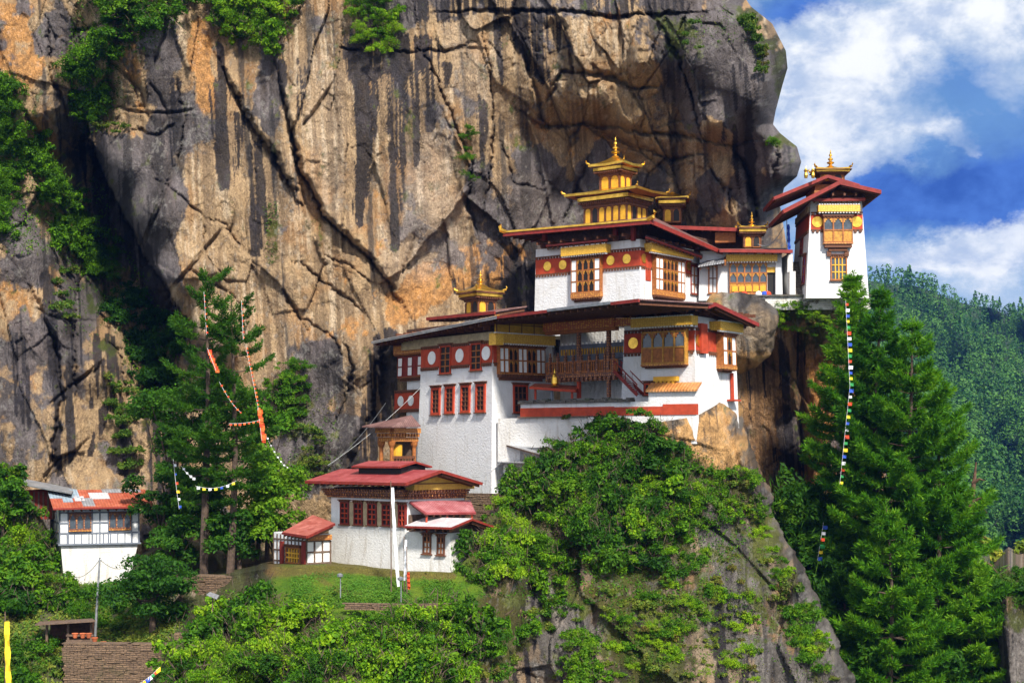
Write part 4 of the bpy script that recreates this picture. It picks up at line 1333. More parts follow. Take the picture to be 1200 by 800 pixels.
def pavilion(parent, B, c, tiers, fin_h, name='roof_lantern', zfin=None):
    """gilded lantern on a roof. tiers: (half length along left wall, half along right wall, z0, z_eave, eave half lengths, rise)"""
    ux, uy = B.uL, B.uR
    root = None
    for k, (ha, hb, z0, ze, ea, eb, rise) in enumerate(tiers):
        H = ze - z0
        m = MB()
        fr = [Face(c - uy * hb, ux), Face(c + ux * ha, uy), Face(c + uy * hb, -ux), Face(c - ux * ha, -uy)]
        q = [c - ux * ha - uy * hb, c + ux * ha - uy * hb, c + ux * ha + uy * hb, c - ux * ha + uy * hb]
        m.hexa([Vector((p.x, p.y, z0)) for p in q], [Vector((p.x, p.y, ze)) for p in q])
        body = m.build(name if root is None else 'upper_lantern', M['timber'], parent if root is None else root)
        if root is None:
            root = body
        cm, gm = MB(), MB()
        zc = z0 + H * 0.52
        for f, hw in zip(fr, (ha, hb, ha, hb)):
            n = max(2, int(hw * 2 / 0.85))
            for i in range(n):
                ua, ub = -hw + 2 * hw * (i + 0.16) / n, -hw + 2 * hw * (i + 0.84) / n
                tgt = MB()
                f.boxm(tgt, ua, ub, z0 + H * 0.06, zc - (ub - ua) * 0.32, -0.02, 0.05)
                f.disc(tgt, (ua + ub) / 2, zc - (ub - ua) * 0.32, (ub - ua) * 0.44, -0.02, 0.045, 12)
                if i == 1 and k == 0:
                    tgt.build('arched_opening', M['black'], root)
                else:
                    tgt.build('arched_panel', M['yellow'], root)
                f.boxm(cm, -hw + 2 * hw * i / n - 0.08, -hw + 2 * hw * i / n + 0.08, z0 + H * 0.02, zc, -0.02, 0.09)
            # stepped cornice growing outwards
            for j, (t0, t1, o) in enumerate(((0.55, 0.63, 0.14), (0.66, 0.74, 0.34), (0.92, 1.0, 0.75))):
                f.boxm(cm, -hw - o, hw + o, z0 + H * t0, z0 + H * t1 - 0.01, -0.05 - 0.002 * j, o)
            dentils(f, cm, -hw - 0.2, hw + 0.2, z0 + H * 0.625, z0 + H * 0.66, -0.05, 0.26, 0.26)
            f.boxm(gm, -hw - 0.55, hw + 0.55, z0 + H * 0.78, z0 + H * 0.90, -0.07, 0.55)
            dentils(f, cm, -hw - 0.6, hw + 0.6, z0 + H * 0.69, z0 + H * 0.745, 0.2, 0.5, 0.26)
        cm.build('lantern_cornice', M['brown'], root)
        gm.build('gold_fascia', M['gold'], root)
        gilded_roof(root, c, ux, uy, ea, eb, ze + 0.05, rise, 0.14, 0.24, orn=0.34 if k == 0 else 0.3)
        ztop = ze + 0.05 + rise
    finial(Vector((c.x, c.y, ztop - 0.05)), fin_h, root)
    return root


def brackets(f, parent, u0, u1, z, reach, pitch=1.3, n0=-0.1, h=.28, mat='brown', side=1):
    """rafter ends carrying the eave, one beam each"""
    k = max(2, int(abs(u1 - u0) / pitch))
    for i in range(k):
        u = u0 + (u1 - u0) * (i + .5) / k
        m = MB()
        f.boxm(m, u - .1, u + .1, z - h, z, n0, reach)
        f.boxm(m, u - .08, u + .08, z - h - .24, z - h - .003, n0, reach * .55)
        m.build('rafter_end', M[mat], parent)


def lerp(a, b, t):
    return Vector(a).lerp(Vector(b), t)
# ================================================================== upper temple
B = Bld(750, 158, 38)
UP = thing('upper_temple', B.pt(4, 4, B.z(360)), 'white upper temple with gold discs on red frieze, topped by the double golden lantern', 'temple', 'temples of the cliff monastery')
aL, bR = B.lena(628), B.lenb(842)
m = MB()
B.block(m, 0, aL, 0, bR, B.z(388), B.z(280), 0.15)
m.build('wall', M['plaster'], UP)
zb0, zb1 = B.z(311), B.z(293)
band(B.L, UP, -aL, B.L.at(669, 300)[0], zb0, zb1, [B.L.at(p, 300)[0] for p in (642, 660)], 'gold', 0.5)
band(B.L, UP, B.L.at(703, 300)[0], 0.05, zb0, zb1, [B.L.at(p, 300)[0] for p in (716, 735)], 'gold', 0.5)
band(B.R, UP, 0.055, B.R.at(770, 300)[0], zb0, zb1, [B.R.at(754, 300)[0]], 'gold', 0.48)
band(B.R, UP, B.R.at(803, 300)[0], B.R.at(810, 300)[0], zb0, zb1, [B.R.at(806.5, 300)[0]], 'gold', 0.48)
rabsel(B.L, UP, (669, 298, 703, 353), 'WDDDW', 3, 0.6, 0.12, 0.08, cornice=(657, 288, 710, 298))
rabsel(B.R, UP, (769, 299, 803, 352), 'WWDDDDWW', 3, 0.6, 0.12, 0.08, cornice=(764, 289, 813, 299))
window(B.R, UP, (810, 311, 819, 345), 2, 3, 'darkred')
m = MB()
B.R.box(m, 757, 293, 763, 329, -0.05, 0.13)
m.build('pilaster', M['red'], UP)
# main roof
E1, E0 = B.q(590, 273, b=-1.9), B.q(763, 258, b=-1.9)
a1 = B.solve(590, b=-1.9)[0]
a0 = B.solve(763, b=-1.9)[0]
E2 = B.q(858, 299, a=a0)
b2 = B.solve(858, a=a0)[1]
zr = E0.z + 1.3
ER, EB = B.pt(a1, b2, E1.z - 0.3), B.pt(a1, b2, E1.z - 0.3)
rd0, rd1 = B.pt(a0 + 3.2, 3.4, zr), B.pt(a1 - 3, 3.4, zr)
rf = roof(UP, 'main_roof', [(E1, E0, rd0, rd1), (E0, E2, rd0 + Vector((0, .0, .01)), rd0), (E2, EB, rd1, rd0), (EB, E1, rd1, rd1 + Vector((0, 0, .01)))], 'tindark', 'redtrim', [(E1, E0), (E0, E2)], 0.14, True, 1.1, ew=0.42)
m = MB()
up_ = Vector((0, 0, 0.24))
m.beam(E1 + up_ * .4, E0 + up_ * .4, 0.32, 0.2)
for e, d in ((E1, (E1 - E0).normalized()), (E0, (E0 - E1).normalized())):
    m.tube([e + up_ * .3 - d * 0.4, e + d * 0.3 + Vector((0, 0, .3)), e + d * 0.5 + Vector((0, 0, .75)), e + d * 0.3 + Vector((0, 0, 1.0))], [.24, .26, .18, .06], 6)
m.build('gilded_eave', M['gold'], rf)
# lower canopies tucked under the eaves
for nm, qs in (('canopy', (B.q(640, 287, b=-1.1), B.q(712, 280, b=-1.1), B.pt(B.lena(712), 0, B.z(277)), B.pt(B.lena(640), 0, B.z(277)))),
               ('canopy', (B.q(757, 277, a=-1.4), B.q(822, 300, a=-1.4), B.pt(0, B.lenb(826), B.z(280)), B.pt(0, B.lenb(757), B.z(273))))):
    roof(UP, nm, [qs], 'tindark', 'redtrim', [(qs[0], qs[1])], 0.08, True, 0.7, ew=0.2)
for px in (637, 720, 741):
    m = MB()
    B.L.box(m, px - 2, 266, px + 2, 282, -0.05, 0.35)
    m.build('eave_post', M['darkred'], UP)
brackets(B.L, UP, -aL + .5, -.4, B.z(274), 1.5, 1.5)
brackets(B.R, UP, .4, bR - .5, B.z(279), 1.4, 1.3)
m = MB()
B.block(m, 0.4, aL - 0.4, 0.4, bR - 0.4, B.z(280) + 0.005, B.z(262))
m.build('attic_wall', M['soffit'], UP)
# double golden lantern
pc = B.pt(5.0, 4.2, 0)
zz = lambda py, c: (HZ - py) / F * c.y
c0 = px_of(pc)[0]
pc = B.pt(5.0 + (c0 - 717) / 10.9 * 0.79, 4.2 - (c0 - 717) / 10.9 * 0.6 * 0, 0)
pavilion(UP, B, pc, [(2.7, 1.9, zz(264, pc), zz(229, pc), 4.7, 3.0, 0.9), (1.25, 1.05, zz(224, pc), zz(195, pc), 2.3, 1.85, 0.95)], 2.2)

# long roof and hall at the back right
B2 = Bld(790, 170, 8)
BH = thing('back_hall', B2.pt(-5, 2, B2.z(300)), 'low hall with long dark red roof and small lantern behind the upper temple', 'hall')
m = MB()
B2.block(m, -9.5, 0.0, 1.5, 5, B2.z(320), B2.z(268))
m.build('wall', M['soffit'], BH)
q = (B2.q(772, 264, b=-1), B2.q(884, 268, b=-1), B2.pt(B2.solve(884, b=-1)[0], 6, B2.z(262)), B2.pt(B2.solve(772, b=-1)[0], 6, B2.z(258)))
roof(BH, 'roof', [q], 'tindark', 'redtrim', [(q[0], q[1])], 0.14, True, 0.9, ew=0.4)
m = MB()
B2.L.box(m, 838, 272, 862, 284, -0.6, 0.2)
m.build('gable_board', M['timber'], BH)
q3 = B2.pt(-0.2, 3.2, 0)
pavilion(BH, B2, B2.pt((px_of(q3)[0] - 790) / 10.6, 3.2, 0), [(0.95, 0.9, zz(262, q3), zz(234, q3), 1.9, 1.6, 0.7)], 1.8)

# ================================================================== shrine beside the tower stairs
B = Bld(852, 166, 4)
SH = thing('shrine', B.pt(-3, 2, B.z(347)), 'small shrine of orange arched windows between upper temple and stair, yellow painted fascia', 'shrine')
m = MB()
B.block(m, B.lena(916), B.lena(820), 0, 5, B.z(352), B.z(294), 0.1)
m.build('wall', M['plaster'], SH)
rabsel(B.L, SH, (855, 304, 899, 346), 'DDDDD', 3, 0.5, 0.05, 0.03, arch_rows=(1, 2), opening='glass', cornice=(851, 298, 911, 306))
m = MB()
for i in range(5):
    B.L.box(m, 858 + 8.2 * i, 335, 864.5 + 8.2 * i, 341.5, 0.4, 0.56)
m.build('yellow_panel', M['yellow'], SH)
window(B.L, SH, (830, 308, 841, 344), 2, 2, 'timber', 'brown', pane='white')
m = MB()
B.L.box(m, 899.5, 320, 908, 345, -0.1, 0.1)
d = m.build('doorway', M['black'], SH)
m = MB()
B.L.box(m, 898.5, 313, 909, 319, -0.05, 0.3)
m.build('lintel', M['fas_y'], d)
m = MB()
B.L.box(m, 909, 308, 915.5, 345.5, -0.1, 0.55)
m.build('pillar', M['plaster'], SH)
q = (B.q(843, 292, b=-1.8), B.q(929, 293, b=-1.8), B.pt(B.solve(929, b=-1.8)[0], 5, B.z(284)), B.pt(B.solve(843, b=-1.8)[0], 5, B.z(284)))
roof(SH, 'roof', [q], 'tindark', 'redtrim', [(q[0], q[1])], 0.14, True, 0.9, ew=0.34)
q = (B.q(818, 312, b=-1.6), B.q(850, 307, b=-2.2), B.pt(B.solve(852, b=-1.6)[0], 4, B.z(286)), B.pt(B.solve(820, b=-1.6)[0], 4, B.z(294)))
roof(SH, 'side_roof', [q], 'tingrey', 'timber', [(q[1], q[2])], 0.1, True, 0.9, ew=0.4)
q3 = B.pt(-3.2, 2.6, 0)
pavilion(SH, B, B.pt((px_of(q3)[0] - 881) / 10.6 - 3.2, 2.6, 0), [(0.9, 0.8, zz(291, q3), zz(268, q3), 1.45, 1.2, 0.35)], 1.5)

# stair up to the tower
ST = thing('stone_stair', B.pt(-7.6, 0, B.z(347)), 'flight of pale stone steps climbing between the shrine and the corner tower', 'stairs')
f = Face(P(932, HZ, 164.5), (1, 0.02))
m = MB()
for i in range(14):
    t = i / 14
    u0, u1 = 0 + 0.25 * t, 1.5 - 0.15 * t
    f.boxm(m, u0, u1, zz(346, f.o), zz(346, f.o) + (i + 1) * 0.29, -0.3 * (i + 1), -0.3 * i)
m.build('steps', M['stone'], ST)
m = MB()
f.boxm(m, -0.65, -0.005, zz(347, f.o), zz(318, f.o), -4.5, 0.2)
f.boxm(m, -0.6, -0.006, zz(318, f.o) + .004, zz(296, f.o), -4.5, -1.2)
m.build('side_wall', M['plaster_old'], ST)

# ================================================================== corner tower
B = Bld(950, 163, 91.5)
TW = thing('corner_tower', B.pt(2, 3, B.z(346)), 'white corner tower with one bay window against the sky, above the pines', 'tower')
bF, aD = B.lenb(1010), 9.0
m = MB()
B.block(m, 0, aD, 0, bF, B.z(350), B.z(236), 0.62)
m.build('wall', M['plaster'], TW)
B.batter(0.62 / (B.z(236) - B.z(350)), B.z(236))
FR = B.R
zb0, zb1 = B.z(269), B.z(252)
band(FR, TW, 0.0, FR.at(965, 260)[0], zb0, zb1, [FR.at(957.5, 260)[0]], 'gold', 0.58)
band(FR, TW, FR.at(999, 260)[0], bF + .05, zb0, zb1, [FR.at(1003.5, 260)[0]], 'gold', 0.58)
band(B.L, TW, -aD, 0.05, zb0, zb1)
m = MB()
for i in range(6):
    B.L.boxm(m, -aD + i * 1.5 + 0.1, -aD + i * 1.5 + 1.2, zb1 + 0.3, zb1 + 0.95, -0.05, 0.22)
m.build('parapet_block', M['beige'], TW)
rb = rabsel(FR, TW, (965, 252, 999, 287), 'DDD', 2, 0.7, 0.06, 0.03, arch_rows=(1,), opening='glass', cornice=(959, 240, 1008, 248))
m = MB()
u0, u1, z0, z1 = FR.rect(965.5, 287.5, 998.5, 293, 0.6)
FR.boxm(m, u0 + .05, u1 - .05, (z0 + z1) / 2, z1, -0.05, 0.62)
FR.boxm(m, u0 + .5, u1 - .5, z0 - 0.1, (z0 + z1) / 2 - .003, -0.05, 0.42)
for u in (u0 + 0.55, u1 - 0.55):
    FR.boxm(m, u - .22, u + .22, z0 - 0.65, z0 - 0.103, -0.05, 0.3)
m.build('bracket', M['brown'], rb)
window(FR, TW, (972.5, 301, 992, 329), 4, 3, 'timber', 'yellow', pane='glass')
window(B.L, TW, (944.6, 300, 947.2, 333), 1, 3, 'darkred', pane='cloth_blue')
window(B.L, TW, (939.8, 281, 942.3, 299), 1, 2, 'darkred')
# attic and roofs
m = MB()
B.block(m, 0.6, aD - .5, 0.5, bF - 0.5, B.z(236) + .005, B.z(222))
B.block(m, 2.6, aD - .5, 0.9, bF - 1.6, B.z(222) + .005, B.z(211))
m.build('attic_wall', M['timber'], TW)
m = MB()
FR2 = Face(B.pt(0.6, 0, 0), B.uR)
FR2.box(m, 969.5, 224, 976, 231, -0.02, 0.06)
m.build('attic_opening', M['black'], TW)
q = (B.q(952, 233, a=-1.1), B.q(1014, 232, a=-1.1), B.pt(0.3, B.solve(1012, a=0.3)[1], B.z(229)), B.pt(0.3, B.solve(954, a=.3)[1], B.z(229)))
roof(TW, 'canopy', [q], 'tindark', 'darkred', [(q[0], q[1])], 0.1, True, 0.6, ew=0.3)
ap, rt, lf = B.q(984, 212, a=-2.0), B.q(1032, 223, a=-2.0), B.q(918, 246, a=-2.0)
sh = lambda p, k: Vector((p.x, p.y, p.z)) - B.uL * k
K = 10.5
brackets(FR, TW, .3, bF - .3, B.z(229), 1.5, 1.2)
roof(TW, 'main_roof', [(sh(lf, K), lf, ap, sh(ap, K)), (rt, sh(rt, K), sh(ap, K), ap)], 'tindark', 'redtrim', [(lf, ap), (ap, rt), (sh(lf, K), lf), (rt, sh(rt, K))], 0.14, True, 0.9, ew=0.4)
ap, rt, lf = B.q(970, 205, a=1.5), B.q(1007, 216, a=1.5), B.q(907, 231, a=1.5)
K = 8
roof(TW, 'upper_roof', [(sh(lf, K), lf, ap, sh(ap, K)), (rt, sh(rt, K), sh(ap, K), ap)], 'tindark', 'redtrim', [(lf, ap), (ap, rt), (sh(lf, K), lf)], 0.14, True, 0.9, ew=0.34)
q3 = B.pt(3.4, 2.0, 0)
q3 = B.pt(3.4, 2.0 + (973 - px_of(q3)[0]) / 10.6, 0)
pavilion(TW, B, q3, [(1.05, 1.25, zz(214, q3), zz(201, q3), 1.7, 1.85, 0.45)], 1.9)
m = MB()
for dx in (0, 0.75):
    p = B.pt(0.9, -0.35 + dx, (HZ - 207) / F * 163)
    m.lathe(p, [(0.16, 0), (0.22, 0.3), (0.16, 0.6), (0.24, 0.8), (0.1, 1.0), (0.02, 1.25)], 10)
m.build('roof_ornament', M['gold'], TW)

# terrace under shrine and tower
TE = thing('terrace_wall', P(940, 350, 162), 'rough terrace wall of stone with whitewash patches under the shrine and tower', 'wall')
f = Face(P(868, HZ, 164.2), (1, -0.035))
m = MB()
f.boxm(m, 0, f.at(1020, 350)[0], zz(363, f.o), zz(347.5, f.o), -9, 0.0)
m.build('retaining_wall', M['stonewhite'], TE)
m = MB()
f.boxm(m, -0.2, f.at(1021, 350)[0], zz(347.5, f.o) + .003, zz(345.6, f.o), -9, 0.25)
m.build('coping', M['slate'], TE)

# ================================================================== main temple (left, white discs)
B = Bld(577, 148, 53)
MA = thing('main_temple', B.pt(5, 3, B.z(575)), 'tall white temple with white discs on red frieze and four narrow red windows', 'temple', 'temples of the cliff monastery')
aL, bR = B.lena(494), B.lenb(647)
zt, z0 = B.z(400), B.z(580)
m = MB()
B.block(m, 0, aL, 0, bR, z0, zt, 0.42)
B.block(m, aL + .005, aL + 4.6, 1.3, bR, z0, zt, 0.2)
m.build('wall', M['plaster'], MA)
kb = 0.42 / (zt - z0)
B.batter(kb, zt)
m = MB()
B.block(m, 0.25, aL + 4.2, 0.25, bR - 0.3, zt + .004, B.z(388))
m.build('attic_wall', M['beige'], MA)
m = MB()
B.block(m, 0.9, aL + 4.2, 0.9, bR - 0.3, B.z(388) + .004, B.z(373))  # dark-coloured block standing in for the shadow gap under the roof
m.build('eave_shade_block', M['soffit'], MA)
brackets(B.L, MA, -aL - 3.6, .2, B.z(380), 1.25, 1.35)
zb0, zb1 = B.z(424.5), B.z(402)
prev = -aL
for w0, w1, dpx in ((515, 528, 507), (551, 564, 539.5), (577, 577, 570.5)):
    u1 = B.L.at(w0, 415)[0] if w0 < 577 else 0.05
    band(B.L, MA, prev, u1, zb0, zb1, [B.L.at(dpx, 413)[0]], 'white', 0.68)
    prev = B.L.at(w1, 415)[0]
window(B.L, MA, (515, 405, 528, 438), 2, 4, 'red')
window(B.L, MA, (551, 402, 564, 434), 2, 4, 'red')
for x0, x1, y0, y1 in ((506, 516.5, 454, 486), (522, 533, 452.5, 484.5), (540.5, 551.5, 451, 483.5), (558, 569.5, 449.5, 483)):
    window(B.L, MA, (x0, y0, x1, y1), 2, 5, 'red', 'brown', 0.24)
# corner bay on the right wall
band(B.R, MA, 0.055, B.R.at(586, 413)[0], zb0, zb1)
rabsel(B.R, MA, (585.5, 404, 639, 446), 'WWDDWWDDWW', 2, 0.55, 0.04, 0.17, corn_mat='fas_r', cornice=None)
cornice_board(B.R, MA, (580, 392, 651, 403), 0.9, 'fas_y')
cornice_board(B.L, MA, (573, 393, 581, 404), 0.9, 'fas_y', teeth=False)
m = MB()
B.R.box(m, 582, 371, 640, 391.5, -0.05, 0.3)
yp = m.build('painted_panel', M['yellow'], MA)
m = MB()
u0, u1, z0_, z1_ = B.R.rect(582, 371, 640, 391.5, 0.3)
for i in range(5):
    u = u0 + (u1 - u0) * i / 4
    B.R.boxm(m, u - .04, u + .04, z0_, z1_, 0.28, 0.34)
B.R.boxm(m, u0, u1, (z0_ + z1_) / 2 - .04, (z0_ + z1_) / 2 + .04, 0.28, 0.335)
m.build('batten', M['brown'], yp)
window(B.R, MA, (601, 451, 618, 484), 3, 4, 'red', 'brown', 0.16)
# recessed left wing
f = Face(B.pt(0, 1.3, 0), B.uL, kb, zt)
rabsel(f, MA, (466, 415, 495, 446), 'WBWBW', 2, 0.45, 0.04, 0.14, fr='darkred', cornice=(461, 404, 499, 414), corn_mat='fas_o')
zz1 = lambda py: f.at(480, py)[1]
band(f, MA, f.at(464, 470)[0], f.at(495, 470)[0], zz1(479), zz1(460), [f.at(p, 470)[0] for p in (471.5, 483.5)], 'white', 0.55)
# the long eave over temple and gallery
G1, G2, G3 = B.q(436, 400, b=-1.6), B.q(583, 370, b=-1.6), B.q(749, 350, b=-1.6)
ga1, ga2, ga3 = (B.solve(p, b=-1.6)[0] for p in (436, 583, 749))
bk = 9.0
up1 = 0.45
def bkp(p, a, b=bk, rise=up1):
    q = B.pt(a, b, 0)
    return Vector((q.x, q.y, p.z + rise))
R1, R2, R3 = bkp(G1, ga1), bkp(G2, ga2), bkp(G3, ga3, 7, 0.15)
rf = roof(MA, 'main_roof', [(G1, G2, R2, R1)], 'tindark', 'tingrey', [(G1, G2)], 0.12, True, 0.95, ew=0.26)
# raised ridge roof with the small golden lantern
q = (B.q(500, 372, b=2.0), B.q(580, 364.5, b=2.0), B.pt(B.solve(580, b=2.0)[0], 6, B.z(352)), B.pt(B.solve(500, b=2.0)[0], 6, B.z(356)))
roof(MA, 'raised_roof', [q], 'tindark', 'redtrim', [(q[0], q[1]), (q[0], q[3])], 0.12, True, 1.0, ew=0.3)
q3 = B.pt(3.5, 3.6, 0)
q3 = B.pt(3.5 + (px_of(q3)[0] - 562) / 12 / 0.6, 3.6, 0)
pavilion(MA, B, q3, [(1.05, 1.05, zz(368, q3), zz(343, q3), 1.75, 1.75, 0.75)], 1.5)

# ================================================================== gallery between the two lower temples
GA = thing('gallery', P(690, 462, 147), 'open timber gallery with carved balcony between main temple and right hand temple', 'gallery')
o0, o1 = P(640, HZ, 150.0), P(722, HZ, 143.6)
f = Face(o0, o1 - o0)
uE = (o1 - o0).length
m = MB()
f.boxm(m, -1.5, uE + 3, f.at(690, 482)[1], f.at(690, 372)[1], -4.6, -3.6)
m.build('back_wall', M['plaster_old'], GA)
m = MB()
f.boxm(m, f.at(640, 430)[0], uE + .2, f.at(690, 441)[1], f.at(690, 437)[1], -3.59, 0.1)
m.build('floor', M['oldwood'], GA)
zf = f.at(690, 437)[1]
for px in (678, 713):
    m = MB()
    u = f.at(px, 430)[0]
    f.boxm(m, u - .17, u + .17, zf - 0.1, f.at(690, 384)[1], -0.22, 0.12)
    po = m.build('post', M['fas_b'], GA)
    m = MB()
    f.boxm(m, u - .15, u + .15, f.at(690, 466)[1], zf - .11, -0.22, 0.1)
    m.build('post', M['red' if px < 700 else 'fas_b'], GA)
# balustrade
m = MB()
ua, ub = f.at(641, 430)[0], f.at(724, 430)[0]
f.boxm(m, ua, ub, zf + 0.02, zf + 0.2, -0.05, 0.14)
f.boxm(m, ua, ub, zf + 1.05, zf + 1.2, -0.05, 0.14)
k = 34
for i in range(k + 1):
    u = ua + (ub - ua) * i / k
    f.boxm(m, u - .07, u + .07, zf + .2, zf + 1.05, 0.0, 0.09)
bal = m.build('balustrade', M['timber'], GA)
m = MB()
for i in range(9):
    u = ua + (ub - ua) * (i + .5) / 9
    f.boxm(m, u - .12, u + .12, zf + .02, zf + 1.7, -0.06, 0.18)
    f.boxm(m, u - .07, u + .07, zf + 1.7, zf + 2.1, -0.02, 0.12)
m.build('baluster_post', M['fas_b'], bal)
m = MB()
dentils(f, m, ua, ub, zf - 0.75, zf - 0.38, -0.1, 0.32, 0.55, 0.5)
f.boxm(m, ua, ub, zf - 0.37, zf - 0.02, -0.1, 0.22)
m.build('carved_apron', M['fas_b'], bal)
# inner screen, slate blue boards with yellow pendants
m = MB()
f.boxm(m, ua, uE - .3, f.at(690, 420)[1], f.at(690, 401)[1], -1.9, -1.75)
f.boxm(m, ua, uE - .3, zf, f.at(690, 421.5)[1], -1.9, -1.8)
sc = m.build('inner_screen', M['bluegrey'], GA)
m = MB()
dentils(f, m, ua + .2, uE - .5, f.at(690, 413)[1], f.at(690, 406)[1], -1.74, -1.66, 0.34, 0.5)
m.build('pendant', M['yellow'], sc)
m = MB()
dentils(f, m, ua + .2, uE - .5, f.at(690, 401)[1] + .003, f.at(690, 398.5)[1], -1.85, -1.7, 0.5, 0.4)
m.build('crest', M['white'], sc)
# beam cornice under the eave
f2 = Face(f.o, f.u)
m = MB()
zc0, zc1 = f.at(713, 383)[1], f.at(713, 374)[1]
f.boxm(m, f.at(640, 384)[0], uE, zc0, zc1, -0.3, 0.45)
be = m.build('beam_cornice', M['fas_r'], GA)
m = MB()
dentils(f, m, f.at(640, 384)[0], uE, zc1 + .003, zc1 + .12, 0.1, 0.5, 0.26)
f.boxm(m, f.at(640, 384)[0], uE, zc0 - .35, zc0 - .003, -0.4, 0.2)
m.build('dentil_row', M['timber'], be)
m = MB()
f.boxm(m, uE + .01, uE + 2.2, zc0, zc1 - .02, -3.0, 0.1)
m.build('beam_end', M['fas_r'], be)
# dark recess and roof of the gallery
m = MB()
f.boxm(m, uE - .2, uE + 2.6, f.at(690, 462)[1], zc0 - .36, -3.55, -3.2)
m.build('dark_recess', M['black'], GA)  # black box standing in for the shaded space right of the posts
gr = roof(GA, 'gallery_roof', [(G2 + Vector((0, 0, .01)), G3, R3, R2)], 'tindark', 'redtrim', [(G2, lerp(G2, G3, .38)), (lerp(G2, G3, .82), G3)], 0.12, True, 1.0, ew=0.28)
m = MB()
m.beam(lerp(G2, G3, .382) + Vector((0, 0, -.06)), lerp(G2, G3, .818) + Vector((0, 0, -.06)), 0.2, 0.24)
m.build('gutter', M['steel'], gr)
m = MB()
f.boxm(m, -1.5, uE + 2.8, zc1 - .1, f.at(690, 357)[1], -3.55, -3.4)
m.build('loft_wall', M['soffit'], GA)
brackets(f, GA, .5, uE + 1, f.at(690, 368)[1], .9, 1.4, -1.5)
for i, px in enumerate((660, 693, 704)):
    m = MB()
    u = f.at(px, 370)[0]
    f.boxm(m, u - .16, u + .16, zc1, zc1 + 1.3, -0.5, -0.15)
    m.build('eave_post', M['red'], GA)
# timber stair
m = MB()
sa, sb = f.pt(uE + 0.3, zf + .05, 0.2), P(751, 463, 141.5)
sidev = f.n * 0.5
for k in (-1, 1):
    m.beam(sa + sidev * k, sb + sidev * k, 0.1, 0.3)
    m.beam(sa + sidev * k + Vector((0, 0, .95)), sb + sidev * k + Vector((0, 0, .95)), 0.08, 0.1)
    for t in (0.02, 0.5, 0.98):
        p = lerp(sa, sb, t) + sidev * k
        m.beam(p, p + Vector((0, 0, .95)), 0.08, 0.08, Vector((1, 0, 0)))
for i in range(13):
    p = lerp(sa, sb, (i + .5) / 13)
    m.beam(p - sidev, p + sidev, 0.28, 0.05)
m.build('staircase', M['darkred'], GA)

# small canopy with a gold bell at the foot of the gallery
CN = thing('entrance_canopy', P(648, 468, 147.4), 'low red canopy topped by golden bell, behind the courtyard wall', 'canopy')
f3 = Face(P(622, HZ, 147.6), (1, -0.25))
q = (f3.pt(0, f3.at(622, 453)[1], 0.6), f3.pt(f3.at(676, 455)[0], f3.at(676, 457)[1], 0.6), f3.pt(f3.at(676, 455)[0], f3.at(676, 451)[1], -1.8), f3.pt(0, f3.at(622, 448)[1], -1.8))
rf = roof(CN, 'roof', [q], 'tinorange', 'red', [(q[0], q[1]), (q[1], q[2])], 0.08, True, 0, ew=0.24)
m = MB()
m.lathe(P(650, 453, 147.0), [(0.42, 0), (0.30, 0.12), (0.2, 0.2), (0.34, 0.3), (0.3, 0.9), (0.2, 1.15), (0.1, 1.3), (0.1, 1.5), (0.02, 1.75)], 14)
m.build('bell_finial', M['gold'], CN, True)
for px in (628, 647, 671):
    m = MB()
    u = f3.at(px, 460)[0]
    f3.boxm(m, u - .1, u + .1, f3.at(650, 472)[1], f3.at(650, 456)[1], 0.1, 0.3)
    m.build('post', M['bluegrey' if px == 647 else 'red'], CN)

# ================================================================== right hand temple
B = Bld(814, 139, 36)
RT = thing('right_temple', B.pt(3, 3, B.z(480)), 'white temple with gold discs and yellow four light bay, right above the ochre rock', 'temple', 'temples of the cliff monastery')
aL, bR = B.lena(732), B.lenb(861)
zt, z0 = B.z(370), B.z(500)
m = MB()
B.block(m, 0, aL, 0, bR, z0, zt, 0.3)
m.build('wall', M['plaster'], RT)
B.batter(0.3 / (zt - z0), zt)
zb0, zb1 = B.z(410), B.z(387)
band(B.L, RT, -aL, B.L.at(752, 400)[0], zb0, zb1, [B.L.at(743, 400)[0]], 'gold', 0.52)
band(B.L, RT, B.L.at(803, 400)[0], 0.05, zb0, zb1)
band(B.R, RT, 0.055, B.R.at(822, 400)[0], zb0, zb1, [B.R.at(817.5, 400)[0]], 'gold', 0.55)
band(B.R, RT, B.R.at(829, 400)[0], B.R.at(847, 400)[0], zb0, zb1, [B.R.at(841.5, 400)[0]], 'gold', 0.55)
m = MB()
B.R.box(m, 821.5, 379, 829, 414, -0.05, 0.35)
m.build('pilaster', M['red'], RT)
rabsel(B.L, RT, (752, 384, 803, 431), 'DDDD', 2, 0.7, 0.06, 0.06, fr='ochre', arch_rows=(1,), opening='glass', cornice=(739, 371.5, 811, 382))
rb = rabsel(B.R, RT, (847, 390, 862, 436), 'WDW', 2, 0.8, 0.10, 0.08, cornice=(844, 378, 871, 388))
m = MB()
u = B.R.at(853.5, 450)[0]
B.R.boxm(m, u - .12, u + .12, B.R.at(853, 468)[1], B.R.at(853, 437)[1], 0.1, 0.35)
B.R.boxm(m, u - .7, u + .7, B.R.at(853, 470)[1], B.R.at(853, 468)[1] - .003, -0.1, 0.75)
m.build('strut', M['red'], RT)
